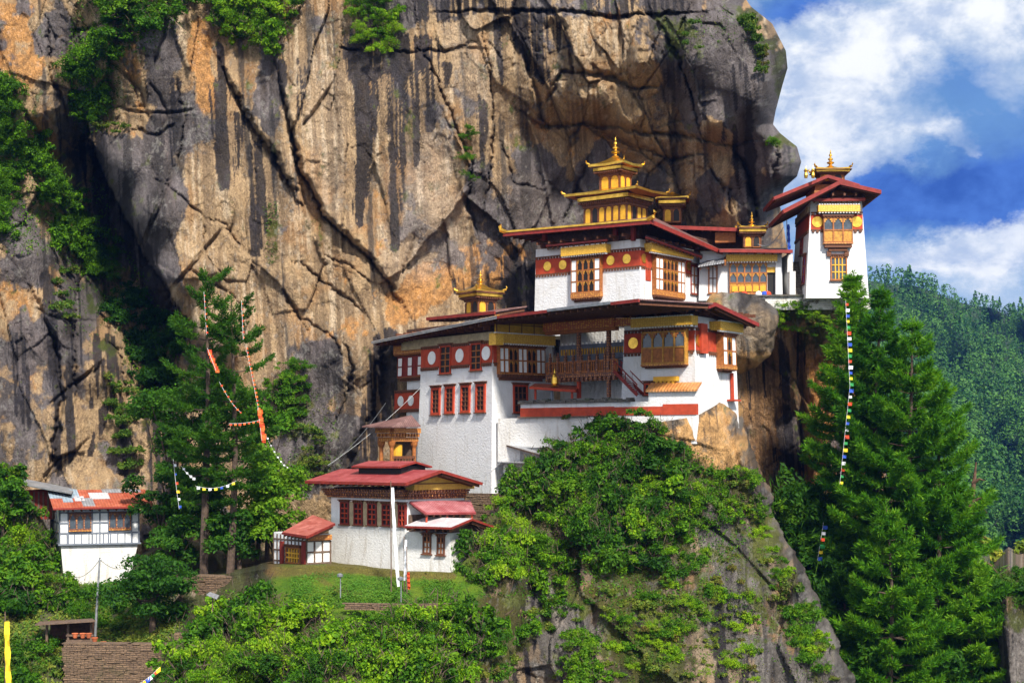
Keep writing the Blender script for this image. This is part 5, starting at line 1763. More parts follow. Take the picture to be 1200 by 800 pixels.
# door, small window
m = MB()
B.L.box(m, 770, 447, 790, 474, -0.05, 0.25)
d = m.build('doorway', M['yellow'], RT)
m = MB()
B.L.box(m, 774, 452, 786, 474, 0.2, 0.27)
m.build('door_panel', M['black'], d)
m = MB()
B.L.box(m, 766.5, 441, 793.5, 446.6, -0.05, 0.55)
u0, u1, za, zb = B.L.rect(768, 446.8, 792, 449.5, 0.5)
dentils(B.L, m, u0, u1, za, zb, -.04, .5, .4)
m.build('door_head', M['yellow'], d)
window(B.L, RT, (756, 449, 767, 463), 2, 2, 'red', 'yellow')
# roof: low gable, its end over the right wall
aE = -2.3
EV = B.q(718, 364.5, b=-1.7)
aS = B.solve(718, b=-1.7)[0]
p = B.pt(aE, -1.7, 0)
EV2 = Vector((p.x, p.y, EV.z))
RG = B.q(838, 354.5, a=aE)
bG = B.solve(838, a=aE)[1]
FE = B.q(889, 379, a=aE)
bE = B.solve(889, a=aE)[1]
p = B.pt(aS, bG, 0)
RG2 = Vector((p.x, p.y, RG.z))
p = B.pt(aS, bE, 0)
FE2 = Vector((p.x, p.y, FE.z))
roof(RT, 'main_roof', [(EV, EV2, RG, RG2), (FE, FE2, RG2, RG)], 'tinpink', 'redtrim', [(EV2, RG), (RG, FE)], 0.12, True, 0.95, ew=0.34)
m = MB()
m.beam(EV + Vector((0, 0, -.05)), EV2 + Vector((0, 0, -.05)), .2, .22)
m.build('gutter', M['steel'], RT)
brackets(B.L, RT, -aL + .4, -.3, EV.z - .12, 1.4, 1.2)
brackets(B.R, RT, .4, bR + 1.5, EV.z - .05, 1.7, 1.2)
m = MB()
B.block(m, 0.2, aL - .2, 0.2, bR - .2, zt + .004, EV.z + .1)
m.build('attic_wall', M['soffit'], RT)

# courtyard wall and the retaining wall under it
CW = thing('courtyard_wall', P(715, 487, 142), 'white courtyard wall with red stripe and mossy slate coping below the gallery', 'wall')
o0, o1, o2 = P(610, HZ, 146.3), P(720, HZ, 141.0), P(816, HZ, 137.6)
f1, f2 = Face(o0, o1 - o0), Face(o1, o2 - o1)
L1, L2 = (o1 - o0).length, (o2 - o1).length
zt, zr1, zr0, zb = (HZ - 471.5) / F * 142, (HZ - 476.5) / F * 142, (HZ - 487) / F * 142, (HZ - 520) / F * 142
m = MB()
f1.boxm(m, 0, L1, zr0 - .02, zt, -0.7, 0)
f2.boxm(m, 0, L2, zb, zt + 0.02, -0.7, 0)
f2.boxm(m, L2 * .42, L2, zt + .025, zt + 1.0, -0.7, -0.02)
m.build('wall', M['plaster'], CW)
m = MB()
f1.boxm(m, 0, L1, zr0, zr1, -0.5, 0.06)
f2.boxm(m, 0, L2 * .6, zr0, zr1 - .05, -0.5, 0.06)
f2.boxm(m, L2 * .6 + .003, L2 + .02, zr0, zr1 + .15, -0.5, 0.08)
m.build('red_stripe', M['red'], CW)
m = MB()
rs = np.random.default_rng(5)
u = -0.2
while u < L1 + 1.4:
    w_ = rs.uniform(.35, .8)
    h_ = rs.uniform(.1, .22)
    f1.boxm(m, u, u + w_ - .02, zt + .003, zt + .05 + h_, -0.85 - rs.uniform(0, .15), 0.15 + rs.uniform(0, .2))
    f1.boxm(m, u + .1, u + w_ + .1, zt + .06 + h_, zt + .12 + h_ + rs.uniform(.02, .12), -0.7, rs.uniform(0, .12))
    u += w_
m.build('coping', M['slate'], CW)
m = MB()
q = (f2.pt(L2 * .40, zt + 1.02, .3), f2.pt(L2 + .15, zt + 1.02, .3), f2.pt(L2 + .15, zt + 1.75, -1.1), f2.pt(L2 * .40, zt + 1.75, -1.1))
m.slab(*q, .16)
m.build('tiled_coping', M['tile'], CW)
RW = thing('retaining_wall', P(650, 530, 144), 'plain white retaining wall below the courtyard wall, shrubs climbing its foot', 'wall')
m = MB()
f1.boxm(m, -2.5, L1 + .6, (HZ - 545) / F * 144, zr0 - .12, -0.9, 0.12)
m.build('wall', M['plaster_old'], RW)
m = MB()
f1.boxm(m, -0.1, f1.at(690, 487)[0], zr0 - .115, zr0 - .005, -0.6, 0.45)
m.build('ledge', M['oldwood'], RW)

# porch with a prayer wheel under the main temple
B = Bld(459, 152, 40)
PO = thing('prayer_wheel_porch', B.pt(1, 1, B.z(550)), 'small porch with hipped dark roof and a prayer wheel, between cliff and main temple', 'porch')
c = B.pt(-0.2, 2.2, 0)
ea = [B.q(424, 499, b=-1.2), B.q(459, 499.5, b=-1.2), B.q(493, 498.5, a=-1.2), B.pt(3.4, 4.5, B.z(497))]
ap = P(482, 486, c.y)
m = MB()
for i in range(4):
    j = (i + 1) % 4
    m.poly([ea[i], ea[j], ap])
    d_ = Vector((0, 0, -.14))
    m.poly([ea[i] + d_, ea[j] + d_, ea[j], ea[i]])
m.poly([p + Vector((0, 0, -.14)) for p in ea][::-1])
m.build('roof', M['tindark'], PO)
m = MB()
for ff, u0, u1 in ((B.L, B.L.at(443, 505)[0], 0), (B.R, 0, B.R.at(490, 505)[0])):
    ff.boxm(m, u0, u1, B.z(517), B.z(512), -.3, .05)
    dentils(ff, m, u0, u1, B.z(511.5), B.z(507.5), -.2, .3, .4)
    ff.boxm(m, u0, u1, B.z(507), B.z(501), -.3, .4)
m.build('frieze', M['fas_o'], PO)
for p in (B.pt(.1, .1, 0), B.pt(B.lena(446), .1, 0), B.pt(.1, B.lenb(486), 0)):
    m = MB()
    m.lathe(Vector((p.x, p.y, B.z(552))), [(.3, 0), (.22, .2), (.2, 2.3), (.34, 2.6), (.4, 2.95)], 10)
    m.build('column', M['timber'], PO)
m = MB()
B.block(m, -.3, B.lena(440) + .5, -.3, B.lenb(490) + .4, B.z(562), B.z(549))
m.build('floor', M['stone'], PO)
m = MB()
B.block(m, .4, 3.0, 3.2, 3.5, B.z(549), B.z(512))
m.build('back_wall', M['oldwood'], PO)
p = B.pt(.8, 1.6, 0)
m = MB()
m.lathe(Vector((p.x, p.y, B.z(536))), [(.1, 0), (.5, .1), (.52, 1.3), (.1, 1.4)], 14)
m.build('prayer_wheel', M['yellow'], PO, True)
m = MB()
B.R.box(m, 460, 534, 487, 537, .0, .1)
B.R.box(m, 460, 545, 487, 548, .0, .1)
u0, u1, za, zb = B.R.rect(460, 537, 487, 545, .1)
dentils(B.R, m, u0, u1, za, zb, .02, .08, .4, .4)
m.build('railing', M['brown'], PO)

# tin lean-to under the retaining wall
B = Bld(632, 141, 62)
LT = thing('tin_shed', B.pt(1, 1, B.z(560)), 'small grey shed with lean-to tin roofs at the foot of the retaining wall', 'shed')
m = MB()
B.block(m, 0, B.lena(590), 0, 3, B.z(566), B.z(541))
m.build('wall', M['plaster_old'], LT)
q = (B.q(583, 541, b=-.5), B.q(634, 542.5, b=-.6), B.pt(-.4, 3, B.z(537)), B.pt(B.solve(583, b=-.5)[0], 3, B.z(536)))
roof(LT, 'lower_roof', [q], 'tingrey', 'steel', [(q[0], q[1])], .06, False, 0, ew=.1)
m = MB()
B.block(m, .9, B.lena(592), .9, 3, B.z(539), B.z(524))
m.build('upper_wall', M['steel'], LT)
q = (B.q(594, 521, b=.2), B.q(637, 533, b=.2), B.pt(.4, 3.6, B.z(528)), B.pt(B.solve(594, b=.2)[0], 3.6, B.z(518)))
roof(LT, 'upper_roof', [q], 'tingrey', 'oldwood', [(q[0], q[1])], .06, False, 0, ew=.14)
m = MB()
B.L.box(m, 589, 560, 594, 568, -.02, .06)
m.build('hatch', M['black'], LT)
# ================================================================== lower house with the red tin roof
B = Bld(475, 132, 45)
LH = thing('lower_house', B.pt(4, 3, B.z(670)), 'two storey white house with red tin roof and bamboo gable above the lawn', 'house')
aL, bR = B.lena(386), B.lenb(545)
z0, z1 = B.z(680), B.z(585)
zm = B.z(619.5)
m = MB()
B.block(m, 0, aL, 0, bR, z0, zm, .3)
m.build('lower_wall', M['plaster_old'], LH)
m = MB()
B.block(m, .12, aL - .1, .12, bR, zm + .004, z1)
B.block(m, .1, aL - .08, .1, .4, zm + .005, B.z(617))
m.build('upper_wall', M['white'], LH)
fU = Face(B.pt(.12, .12, 0), B.uL)
xs = [398, 408, 414, 424, 430, 440.5, 447, 457.5, 466, 475]
for i in range(1, 8, 2):
    m = MB()
    fU.box(m, xs[i], 587, xs[i + 1], 617, -.02, .03)
    m.build('clay_panel', M['beige'], LH)
for i in range(0, 10, 2):
    t = i / 8
    window(fU, LH, (xs[i], 588 + 3 * t, min(xs[i + 1], 474.4), 614 + 2.5 * t), 2, 4, 'darkred', 'red', .12)
# frieze under the eaves on both sides
m = MB()
for ff, u0, u1 in ((B.L, -aL - .3, .02), (B.R, .021, bR)):
    ff.boxm(m, u0, u1, z1 + .003, z1 + .2, -.2, .1)
    dentils(ff, m, u0, u1, z1 + .22, z1 + .42, -.2, .4, .36)
    ff.boxm(m, u0, u1, z1 + .43, z1 + .6, -.2, .5)
    dentils(ff, m, u0, u1, z1 + .62, z1 + .8, -.2, .75, .36)
fr = m.build('frieze', M['fas_b'], LH)
m = MB()
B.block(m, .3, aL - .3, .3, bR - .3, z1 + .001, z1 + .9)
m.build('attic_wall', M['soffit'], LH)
# roof, gable end over the right wall
aE = -2.0
E1 = B.q(358, 563, b=-1.7)
a1 = B.solve(358, b=-1.7)[0]
p = B.pt(aE, -1.7, 0)
E2 = Vector((p.x, p.y, E1.z))
RG = B.q(517, 550.5, a=aE)
bG = B.solve(517, a=aE)[1]
bE = B.solve(565, a=aE)[1]
FE = B.q(565, 565, a=aE)
p = B.pt(a1, bG, 0)
RG2 = Vector((p.x, p.y, RG.z))
p = B.pt(a1, bE, 0)
FE2 = Vector((p.x, p.y, FE.z))
roof(LH, 'main_roof', [(E1, E2, RG, RG2), (FE, FE2, RG2, RG)], 'tinred', 'darkred', [(E1, E2), (E2, RG), (RG, FE)], .1, True, .9, ew=.24)
# raised louvre on the ridge
bA, bB = bG - 1.9, bG + 1.9
zr = RG.z
aa, ab = B.solve(487, b=bG)[0], B.solve(432, b=bG)[0]
m = MB()
B.block(m, aa + .3, ab - .3, bA + .5, bB - .5, zr - .5, zr + .35)
m.build('louvre_wall', M['black'], LH)
pz = lambda a, b, z: B.pt(a, b, z)
T0, T1, T2, T3 = pz(ab, bA, zr + .32), pz(aa, bA, zr + .32), pz(aa, bG, zr + .75), pz(ab, bG, zr + .75)
roof(LH, 'louvre_roof', [(T0, T1, T2, T3), (pz(aa, bB, zr + .32), pz(ab, bB, zr + .32), T3, T2)], 'tinred', 'darkred', [(T0, T1), (T1, T2), (T2, pz(aa, bB, zr + .32))], .08, True, 0, ew=.16)
# bamboo gable
gp = [B.pt(.2, .3, z1 + .9), B.pt(.2, bE - 1.5, z1 + .9), B.pt(.2, bG, RG.z - .35)]
m = MB()
g0, g1 = z1 + .85, RG.z - .35
B.R.boxm(m, .3, bR + .4, z1 + .82, z1 + 1.35, -.3, .8)
m.hexa([B.pt(-.8, .5, z1 + 1.36), B.pt(-.8, bR + .3, z1 + 1.36), B.pt(.45, bR + .3, z1 + 1.36), B.pt(.45, .5, z1 + 1.36)], [B.pt(-.8, bG - .9, g1), B.pt(-.8, bG + .9, g1), B.pt(.45, bG + .9, g1), B.pt(.45, bG - .9, g1)])
gb = m.build('bamboo_gable', M['bamboo'] if 'bamboo' in M else M['yellow'], LH)
m = MB()
B.R.boxm(m, .3, bR + .4, z1 + 1.30, z1 + 1.40, -.3, .84)
m.build('batten', M['brown'], gb)
# porch roof on the gable side
f = B.R
q = (f.pt(.5, f.at(490, 600)[1], 2.2), f.pt(bR + 1.6, f.at(557, 600)[1] + .3, 2.2), f.pt(bR + 1.4, z1 - .25, -.1), f.pt(.4, z1 - .25, -.1))
q = (B.q(499, 600, a=-2.3), B.q(557, 599.5, a=-2.3), B.pt(-.05, bR + .6, z1 - .2), B.pt(-.05, .5, z1 - .15))
roof(LH, 'porch_roof', [q], 'tinpink', 'tinred', [(q[0], q[1]), (q[0], q[3])], .08, True, .8, ew=.2)
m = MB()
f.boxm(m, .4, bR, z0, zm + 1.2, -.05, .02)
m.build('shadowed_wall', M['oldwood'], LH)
for px in (500, 524, 553):
    m = MB()
    a, b = B.solve(px, a=-2.1)
    p = B.pt(a, b, 0)
    m.beam(Vector((p.x, p.y, B.z(640))), Vector((p.x, p.y, (HZ - 601.5) / F * p.y)), .16, .16, Vector((1, 0, 0)))
    m.build('porch_post', M['red'], LH)

# white annex with grey-red roof on its right
B = Bld(527, 129.5, 33)
AN = thing('annex', B.pt(2, 2, B.z(670)), 'low white annex with two brown windows under a faded red gable roof', 'annex')
aL, bR = B.lena(476), B.lenb(566)
m = MB()
B.block(m, 0, aL, 0, bR, B.z(690), B.z(624.5), .12)
m.build('wall', M['plaster_old'], AN)
for r in ((495, 627, 504.5, 648.5), (511.5, 628, 520.5, 650)):
    window(B.L, AN, r, 2, 3, 'brown', 'timber', .13)
aE = -1.0
E1 = B.q(474, 615.5, b=-1.2)
a1 = B.solve(474, b=-1.2)[0]
p = B.pt(aE, -1.2, 0)
E2 = Vector((p.x, p.y, E1.z))
RG = B.q(553, 607, a=aE)
bG = B.solve(553, a=aE)[1]
FE = B.q(584, 618, a=aE)
bE = B.solve(584, a=aE)[1]
p = B.pt(a1, bG, 0)
RG2 = Vector((p.x, p.y, RG.z))
p = B.pt(a1, bE, 0)
FE2 = Vector((p.x, p.y, FE.z))
roof(AN, 'roof', [(E1, E2, RG, RG2), (FE, FE2, RG2, RG)], 'tinpale', 'darkred', [(E1, E2), (E2, RG), (RG, FE)], .08, True, .7, ew=.18)
m = MB()
zt = B.z(624.5)
m.hexa([B.pt(.15, .1, zt + .003), B.pt(.15, bR, zt + .003), B.pt(.35, bR, zt + .003), B.pt(.35, .1, zt + .003)], [B.pt(.15, .1, zt + .45), B.pt(.15, bR, zt + .35), B.pt(.35, bR, zt + .35), B.pt(.35, .1, zt + .45)])
m.hexa([B.pt(.15, .1, zt + .46), B.pt(.15, bR, zt + .36), B.pt(.35, bR, zt + .36), B.pt(.35, .1, zt + .46)], [B.pt(.15, bG - .3, RG.z - .3), B.pt(.15, bG + .3, RG.z - .3), B.pt(.35, bG + .3, RG.z - .3), B.pt(.35, bG - .3, RG.z - .3)])
m.build('board_gable', M['oldwood'], AN)

# half-timbered annex on the left
B = Bld(359, 134, 52)
HA = thing('half_timbered_annex', B.pt(2, 1, B.z(665)), 'small half timbered annex under a rusty red roof, left end of the lower house', 'annex')
aL, bR = B.lena(321), B.lenb(387)
m = MB()
B.block(m, 0, aL, 0, bR, B.z(664), B.z(626))
m.build('wall', M['white'], HA)
m = MB()
for i in range(10):
    u = -aL + aL * i / 9
    B.L.boxm(m, u - .07, u + .07, B.z(664), B.z(628), -.02, .06)
for i in range(4):
    u = bR * i / 3
    B.R.boxm(m, max(.062, u - .08), u + .08, B.z(664), B.z(634), -.02, .06)
for py in (634, 647, 660):
    B.L.boxm(m, -aL, 0.06, B.z(py + 1), B.z(py - 1), -.02, .07)
    B.R.boxm(m, .071, bR, B.z(py + 1), B.z(py - 1), -.02, .07)
m.build('timber_frame', M['oldwood'], HA)
m = MB()
B.R.boxm(m, .0, bR, B.z(633), B.z(627), -.02, .3)
m.build('frieze', M['fas_o'], HA)
window(B.L, HA, (334, 641, 351, 660), 5, 3, 'timber', 'yellow', .12, .2)
m = MB()
B.L.box(m, 327.5, 634, 331, 664, -.02, .22)
m.build('post', M['darkred'], HA)
m = MB()
B.L.box(m, 353, 634, 356.5, 664, -.02, .22)
m.build('post', M['darkred'], HA)
q = (B.q(331, 623, b=-1.2), B.q(360, 627.5, b=-1.4), B.q(392, 612.5, a=-.6), B.pt(B.lena(331) + .5, bR + 1, B.z(606)))
roof(HA, 'roof', [q], 'tinrust', 'darkred', [(q[0], q[1]), (q[1], q[2])], .08, True, .7, ew=.2)

# ================================================================== hillside house far left
B = Bld(70, 146, 66)
B = Bld(70, 146, 68)
HH = thing('hillside_house', B.pt(2, 3, B.z(660)), 'half timbered white house with patched orange and grey tin roof at the left cliff foot', 'house')
aL, bR = B.lena(59.5), B.lenb(163)
aL = max(aL, 3.0)
z0, z1, zb = B.z(637), B.z(597), B.z(695)
m = MB()
B.block(m, 0, aL, 0, bR, z0 + .004, z1)
m.build('wall', M['white'], HH)
m = MB()
lo = [B.pt(.1, .5, zb), B.pt(.1, bR - 1.1, zb), B.pt(aL, bR - 1.1, zb), B.pt(aL, .5, zb)]
hi = [B.pt(.1, .1, z0 - .15), B.pt(.1, bR - .1, z0 - .15), B.pt(aL, bR - .1, z0 - .15), B.pt(aL, .1, z0 - .15)]
m.poly(hi)
for i in range(4):
    j = (i + 1) % 4
    m.poly([lo[i], lo[j], hi[j], hi[i]])
m.build('base_wall', M['plaster_old'], HH)
m = MB()
f = B.R
f.boxm(m, -.15, bR + .15, z0 - .148, z0, -aL, .25)
for i, px in enumerate((70, 80, 108, 117, 127, 154, 162.5)):
    u = f.at(px, 615)[0]
    f.boxm(m, u - .07, u + .07, z0 + .003, z1, -.02, .07)
for i in range(12):
    u = bR * i / 11
    f.boxm(m, max(0, u - .06), u + .06, z0 + .003, f.at(110, 624)[1], -.02, .065)
for py in (612, 624, 600):
    f.boxm(m, 0, bR, f.at(115, py + .9)[1], f.at(115, py - .9)[1], -.02, .075)
for i in range(4):
    u = -aL + aL * i / 3
    B.L.boxm(m, u - .07, u + .07, z0 + .003, z1, -.02, .06)
for py in (613, 625):
    B.L.boxm(m, -aL, 0.05, B.z(py + 1), B.z(py - 1), -.02, .07)
m.build('timber_frame', M['bluegrey'], HH)
for r in ((81, 600, 107, 623), (128, 599, 153.5, 621.5)):
    rabsel(f, HH, r, 'DDD', 1, .25, .1, .03, opening='glass', fr='fas_b')
m = MB()
dentils(f, m, 0, bR, z1 + .003, z1 + .2, -.2, .35, .36)
f.boxm(m, -.2, bR + .2, z1 + .203, z1 + .36, -aL - .2, .45)
m.build('eave_frieze', M['fas_b'], HH)
E1, E2 = B.q(62, 595, a=-1.2), B.q(180, 592.5, a=-1.2)
b1, b2 = B.solve(62, a=-1.2)[1], B.solve(180, a=-1.2)[1]
D_ = 4.6
R2_, R1_ = B.pt(D_, b2, (HZ - 573) / F * B.pt(D_, b2, 0).y), B.pt(D_, b1, (HZ - 574) / F * B.pt(D_, b1, 0).y)
def cell(s0, s1, t0, t1):
    g = lambda s, t: lerp(lerp(E1, E2, s), lerp(R1_, R2_, s), t)
    return (g(s0, t0), g(s1, t0), g(s1, t1), g(s0, t1))
r_ = roof(HH, 'roof', [cell(0, 1, 0, 1)], 'tinorange', 'darkred', [(E1, E2), (E2, R2_)], .08, True, .8, ew=.16)
for mt, cells in (('tinblue', [(0, .30, .52, 1.0), (.12, .22, .3, .52)]), ('tingrey', [(.30, .42, .06, .5), (.55, .75, .8, 1.0), (.78, .95, .82, 1)]), ('tinpale', [(.40, .60, .45, .8), (.24, .34, .35, .6)])):
    for c_ in cells:
        m = MB()
        Q = [Vector(p) + Vector((0, 0, .05)) for p in cell(*c_)]
        m.slab(*Q, .04)
        m.build('roof_sheet', M[mt], r_)
# back slope
bb1, bb2 = B.pt(D_ * 2 + 1, b1, R1_.z - 1.6), B.pt(D_ * 2 + 1, b2, R2_.z - 1.6)
roof(HH, 'back_roof', [(bb2, bb1, R1_, R2_)], 'tingrey', 'darkred', [], .08, False)
# plank lean-to on its left
PL = thing('plank_shed', P(42, 606, 150), 'dark plank lean-to with a grey tin roof, left of the hillside house', 'shed')
f = Face(P(29, HZ, 150.5), (1, -.1))
m = MB()
f.boxm(m, 0, f.at(62, 590)[0], f.at(45, 608)[1], f.at(45, 574)[1], -4, 0)
m.build('wall', M['darkred'], PL)
m = MB()
for i in range(7):
    u = f.at(62, 590)[0] * i / 6
    f.boxm(m, u - .08, u + .08, f.at(45, 608)[1], f.at(45, 576)[1], -.02, .06)
m.build('plank', M['oldwood'], PL)
q = (P(22, 566, 149.5), P(84, 577, 147.8), P(88, 572.5, 153), P(26, 560, 155))
roof(PL, 'roof', [q], 'tingrey', 'steel', [(q[0], q[1])], .06, True, 0, ew=.12)

# open shed on the lower terrace
SD = thing('open_shed', P(78, 756, 131), 'open timber shed with low plank roof on the stone terrace at lower left', 'shed')
f = Face(P(45, HZ, 131), (1, .02))
for px in (55, 80, 107):
    m = MB()
    u = f.at(px, 740)[0]
    f.boxm(m, u - .09, u + .09, f.at(70, 758)[1], f.at(70, 729)[1], -.1, .1)
    m.build('post', M['oldwood'], SD)
m = MB()
m.slab(P(41, 731, 130), P(112, 726.5, 130), P(108, 724, 134), P(46, 728, 134), .12)
m.build('roof', M['oldwood'], SD)
m = MB()
f.boxm(m, .3, f.at(105, 740)[0], f.at(70, 757)[1], f.at(70, 730)[1], -2.6, -2.5)
m.build('back_wall', M['soffit'], SD)
m = MB()
for py in (744, 750, 756):
    f.boxm(m, f.at(78, 750)[0], f.at(110, 750)[0], f.at(90, py + 1)[1], f.at(90, py - 1.2)[1], .11, .18)
m.build('rail', M['oldwood'], SD)
# ================================================================== plants
def unit(a):
    return a / (np.linalg.norm(a, axis=-1, keepdims=True) + 1e-9)


def leaf_quads(C, Nrm, size, rg, aspect=0.55, spread=0.8, fold=0.0):
    """one rhombic leaf (or small spray of leaves) per centre"""
    n = len(C)
    nn = unit(Nrm + spread * rg.normal(size=(n, 3)))
    t = unit(np.cross(nn, rg.normal(size=(n, 3))))
    b = np.cross(nn, t)
    s = (np.asarray(size) * rg.uniform(0.6, 1.35, n))[:, None]
    V = np.stack([C - t * s, C - b * s * aspect + nn * s * 0.12, C + t * s, C + b * s * aspect + nn * s * 0.12], 1).reshape(-1, 3)
    return V, np.arange(4 * n).reshape(n, 4)


def needle_quads(C, D, length, width, rg):
    """thin blades: centre, direction"""
    n = len(C)
    d = unit(D)
    sd_ = unit(np.cross(d, rg.normal(size=(n, 3))))
    L_ = (length * rg.uniform(0.7, 1.3, n))[:, None]
    w_ = width * rg.uniform(0.7, 1.3, n)[:, None]
    V = np.stack([C - sd_ * w_ * .5, C + d * L_ * .5 - sd_ * w_ * .9, C + d * L_, C + d * L_ * .5 + sd_ * w_ * .9], 1).reshape(-1, 3)
    return V, np.arange(4 * n).reshape(n, 4)


def crown_points(n, lobes, rg, shell=0.75):
    """points and outward directions on a cluster of lobes ((x, y, z, rx, rz), ...)"""
    w_ = np.array([l[3] * l[4] for l in lobes])
    k = rg.choice(len(lobes), n, p=w_ / w_.sum())
    Lb = np.array(lobes)[k]
    d = unit(rg.normal(size=(n, 3)))
    d[:, 2] = np.where(d[:, 2] < -0.35, -d[:, 2], d[:, 2])
    r = shell + (1 - shell) * rg.uniform(0, 1, n) ** 0.5 - 0.35 * (rg.uniform(0, 1, n) < 0.25) * rg.uniform(0, 1, n)
    r = r * (1 + 0.16 * rg.normal(size=n))
    C = Lb[:, :3] + d * r[:, None] * np.stack([Lb[:, 3], Lb[:, 3], Lb[:, 4]], 1)
    return C, d


def shrub_mesh(name, R, H, n, leaf, mat, seed, nl=11, sprays=26):
    """loose shrub: uneven clumps, shoots standing out of them, open gaps between"""
    rg = np.random.default_rng(seed)
    lobes = []
    for i in range(nl):
        a, q = rg.uniform(0, 6.283), R * rg.uniform(0.0, 0.95) ** 0.7
        r = R * rg.uniform(0.16, 0.40)
        lobes.append((q * math.cos(a), q * math.sin(a), H * rg.uniform(0.18, 0.85) * (1.1 - 0.55 * q / R), r, r * rg.uniform(0.6, 1.15)))
    C, D = crown_points(n, lobes, rg, .6)
    Sc, Sd = [C], [D + np.array([0, 0, 0.4])]
    for i in range(sprays):
        l = lobes[int(rg.integers(nl))]
        d = unit(rg.normal(size=3) * .6 + np.array([0, 0, .8]))
        k = int(rg.integers(10, 22))
        t = rg.uniform(.5, 1.0, (k, 1)) * rg.uniform(1.1, 1.75)
        q = np.array(l[:3]) + d * t * np.array([l[3], l[3], l[4]]) + rg.normal(size=(k, 3)) * .07
        Sc.append(q)
        Sd.append(np.tile(d, (k, 1)))
    C, D = np.concatenate(Sc), np.concatenate(Sd)
    C[:, 2] = np.maximum(C[:, 2], -0.3 * H)
    V, Q = leaf_quads(C, D, leaf * rg.uniform(.8, 1.3, len(C)), rg, spread=0.75, aspect=rg.uniform(.35, .65))
    k = 70          # bare twigs showing between the leaves
    Ct = np.stack([rg.normal(size=k) * R * .45, rg.normal(size=k) * R * .45, rg.uniform(.1, .75, k) * H], 1)
    Dt = np.stack([rg.normal(size=k) * .6, rg.normal(size=k) * .6, rg.uniform(.3, 1.2, k)], 1)
    V2, Q2 = needle_quads(Ct, Dt, R * .42, .028, rg)
    me = np_mesh(name, np.concatenate([V, V2]), np.concatenate([Q, Q2 + len(V)]))
    me.materials.append(M[mat])
    me.materials.append(M['bark'])
    me.polygons.foreach_set('material_index', np.r_[np.zeros(len(Q), np.int32), np.ones(len(Q2), np.int32)])
    return me


SHRUBS = {}
for i in range(4):
    SHRUBS['bright', i] = shrub_mesh('shrub', 1.9, 2.3, (2100, 1500, 2300, 1200)[i], (0.085, 0.115, 0.08, 0.14)[i], 'leaf_bright', 100 + i)
    SHRUBS['mid', i] = shrub_mesh('shrub', 1.9, 2.2, (1900, 1300, 1800, 1100)[i], (.09, .13, .10, .16)[i], 'leaf_mid', 120 + i)
    SHRUBS['dark', i] = shrub_mesh('shrub', 2.1, 2.4, 1300, 0.17, 'leaf_dark', 140 + i)
for i in range(3):
    SHRUBS['dry', i] = shrub_mesh('shrub', 1.3, 1.1, 520, 0.13, 'leaf_dry', 160 + i, 8)
SHRUBS['lime', 0] = shrub_mesh('shrub', 1.8, 2.4, 1200, 0.13, 'leaf_lime', 180)


def inside(px, py, poly):
    c = False
    n = len(poly)
    for i in range(n):
        (x0, y0), (x1, y1) = poly[i], poly[i - 1]
        if (y0 > py) != (y1 > py) and px < (x1 - x0) * (py - y0) / (y1 - y0) + x0:
            c = not c
    return c


NPL = {}


def plant(kind, p, scale, label, group, rg, name='shrub', cat='shrub', sz=1.0):
    var = [k for k in SHRUBS if k[0] == kind]
    me = SHRUBS[var[int(rg.integers(len(var)))]]
    o = link(name, me)
    o.location = p
    s = scale * rg.uniform(0.8, 1.25)
    o.scale = (s, s, s * sz * rg.uniform(0.85, 1.15))
    o.rotation_euler = (rg.uniform(-.2, .2), rg.uniform(-.2, .2), rg.uniform(0, 6.28))
    tag(o, label, cat, group)
    return o


HEAPS = {}


def bush_into(name, kd, p, scale, rg):
    var = [k for k in SHRUBS if k[0] == kd]
    me = SHRUBS[var[int(rg.integers(len(var)))]]
    if me.name not in NPL:
        v = np.zeros(len(me.vertices) * 3, np.float32)
        me.vertices.foreach_get('co', v)
        NPL[me.name] = v.reshape(-1, 4, 3)
    v = NPL[me.name]
    v = v[rg.uniform(size=len(v)) < .8]
    s = scale * rg.uniform(.75, 1.3)
    a = rg.uniform(0, 6.28)
    R = np.array([[math.cos(a), -math.sin(a), 0], [math.sin(a), math.cos(a), 0], [0, 0, rg.uniform(.8, 1.2)]]) * s
    HEAPS.setdefault((name, me.materials[0].name), []).append((v @ R.T + np.array(p)).reshape(-1, 3))


def scatter(sheet, poly, gap, kinds, scale, label, group, seed, sink=0.25, jit=0.45, sz=1.0, stuff=None, forward=0.0):
    """plants standing on a terrain sheet inside an outline, roughly gap pixels apart"""
    rg = np.random.default_rng(seed)
    xs, ys = [q[0] for q in poly], [q[1] for q in poly]
    y = min(ys)
    row = 0
    while y < max(ys):
        x = min(xs) + (row % 2) * gap / 2
        while x < max(xs):
            px, py = x + rg.normal() * gap * jit * .6, y + rg.normal() * gap * jit * .6
            if inside(px, py, poly):
                p = sheet.at(px, py)
                kd = kinds[int(rg.integers(len(kinds)))]
                p = p + Vector((0, -forward, -sink))
                if stuff:
                    bush_into(stuff, kd, p, scale, rg)
                    x += gap
                    continue
                lb = label[kd] if isinstance(label, dict) else label
                plant(kd, p, scale * (1.0 if kd != 'dry' else 1.0), lb, group if isinstance(group, str) else group[kd], rg, sz=sz)
            x += gap
        y += gap * 0.8
        row += 1


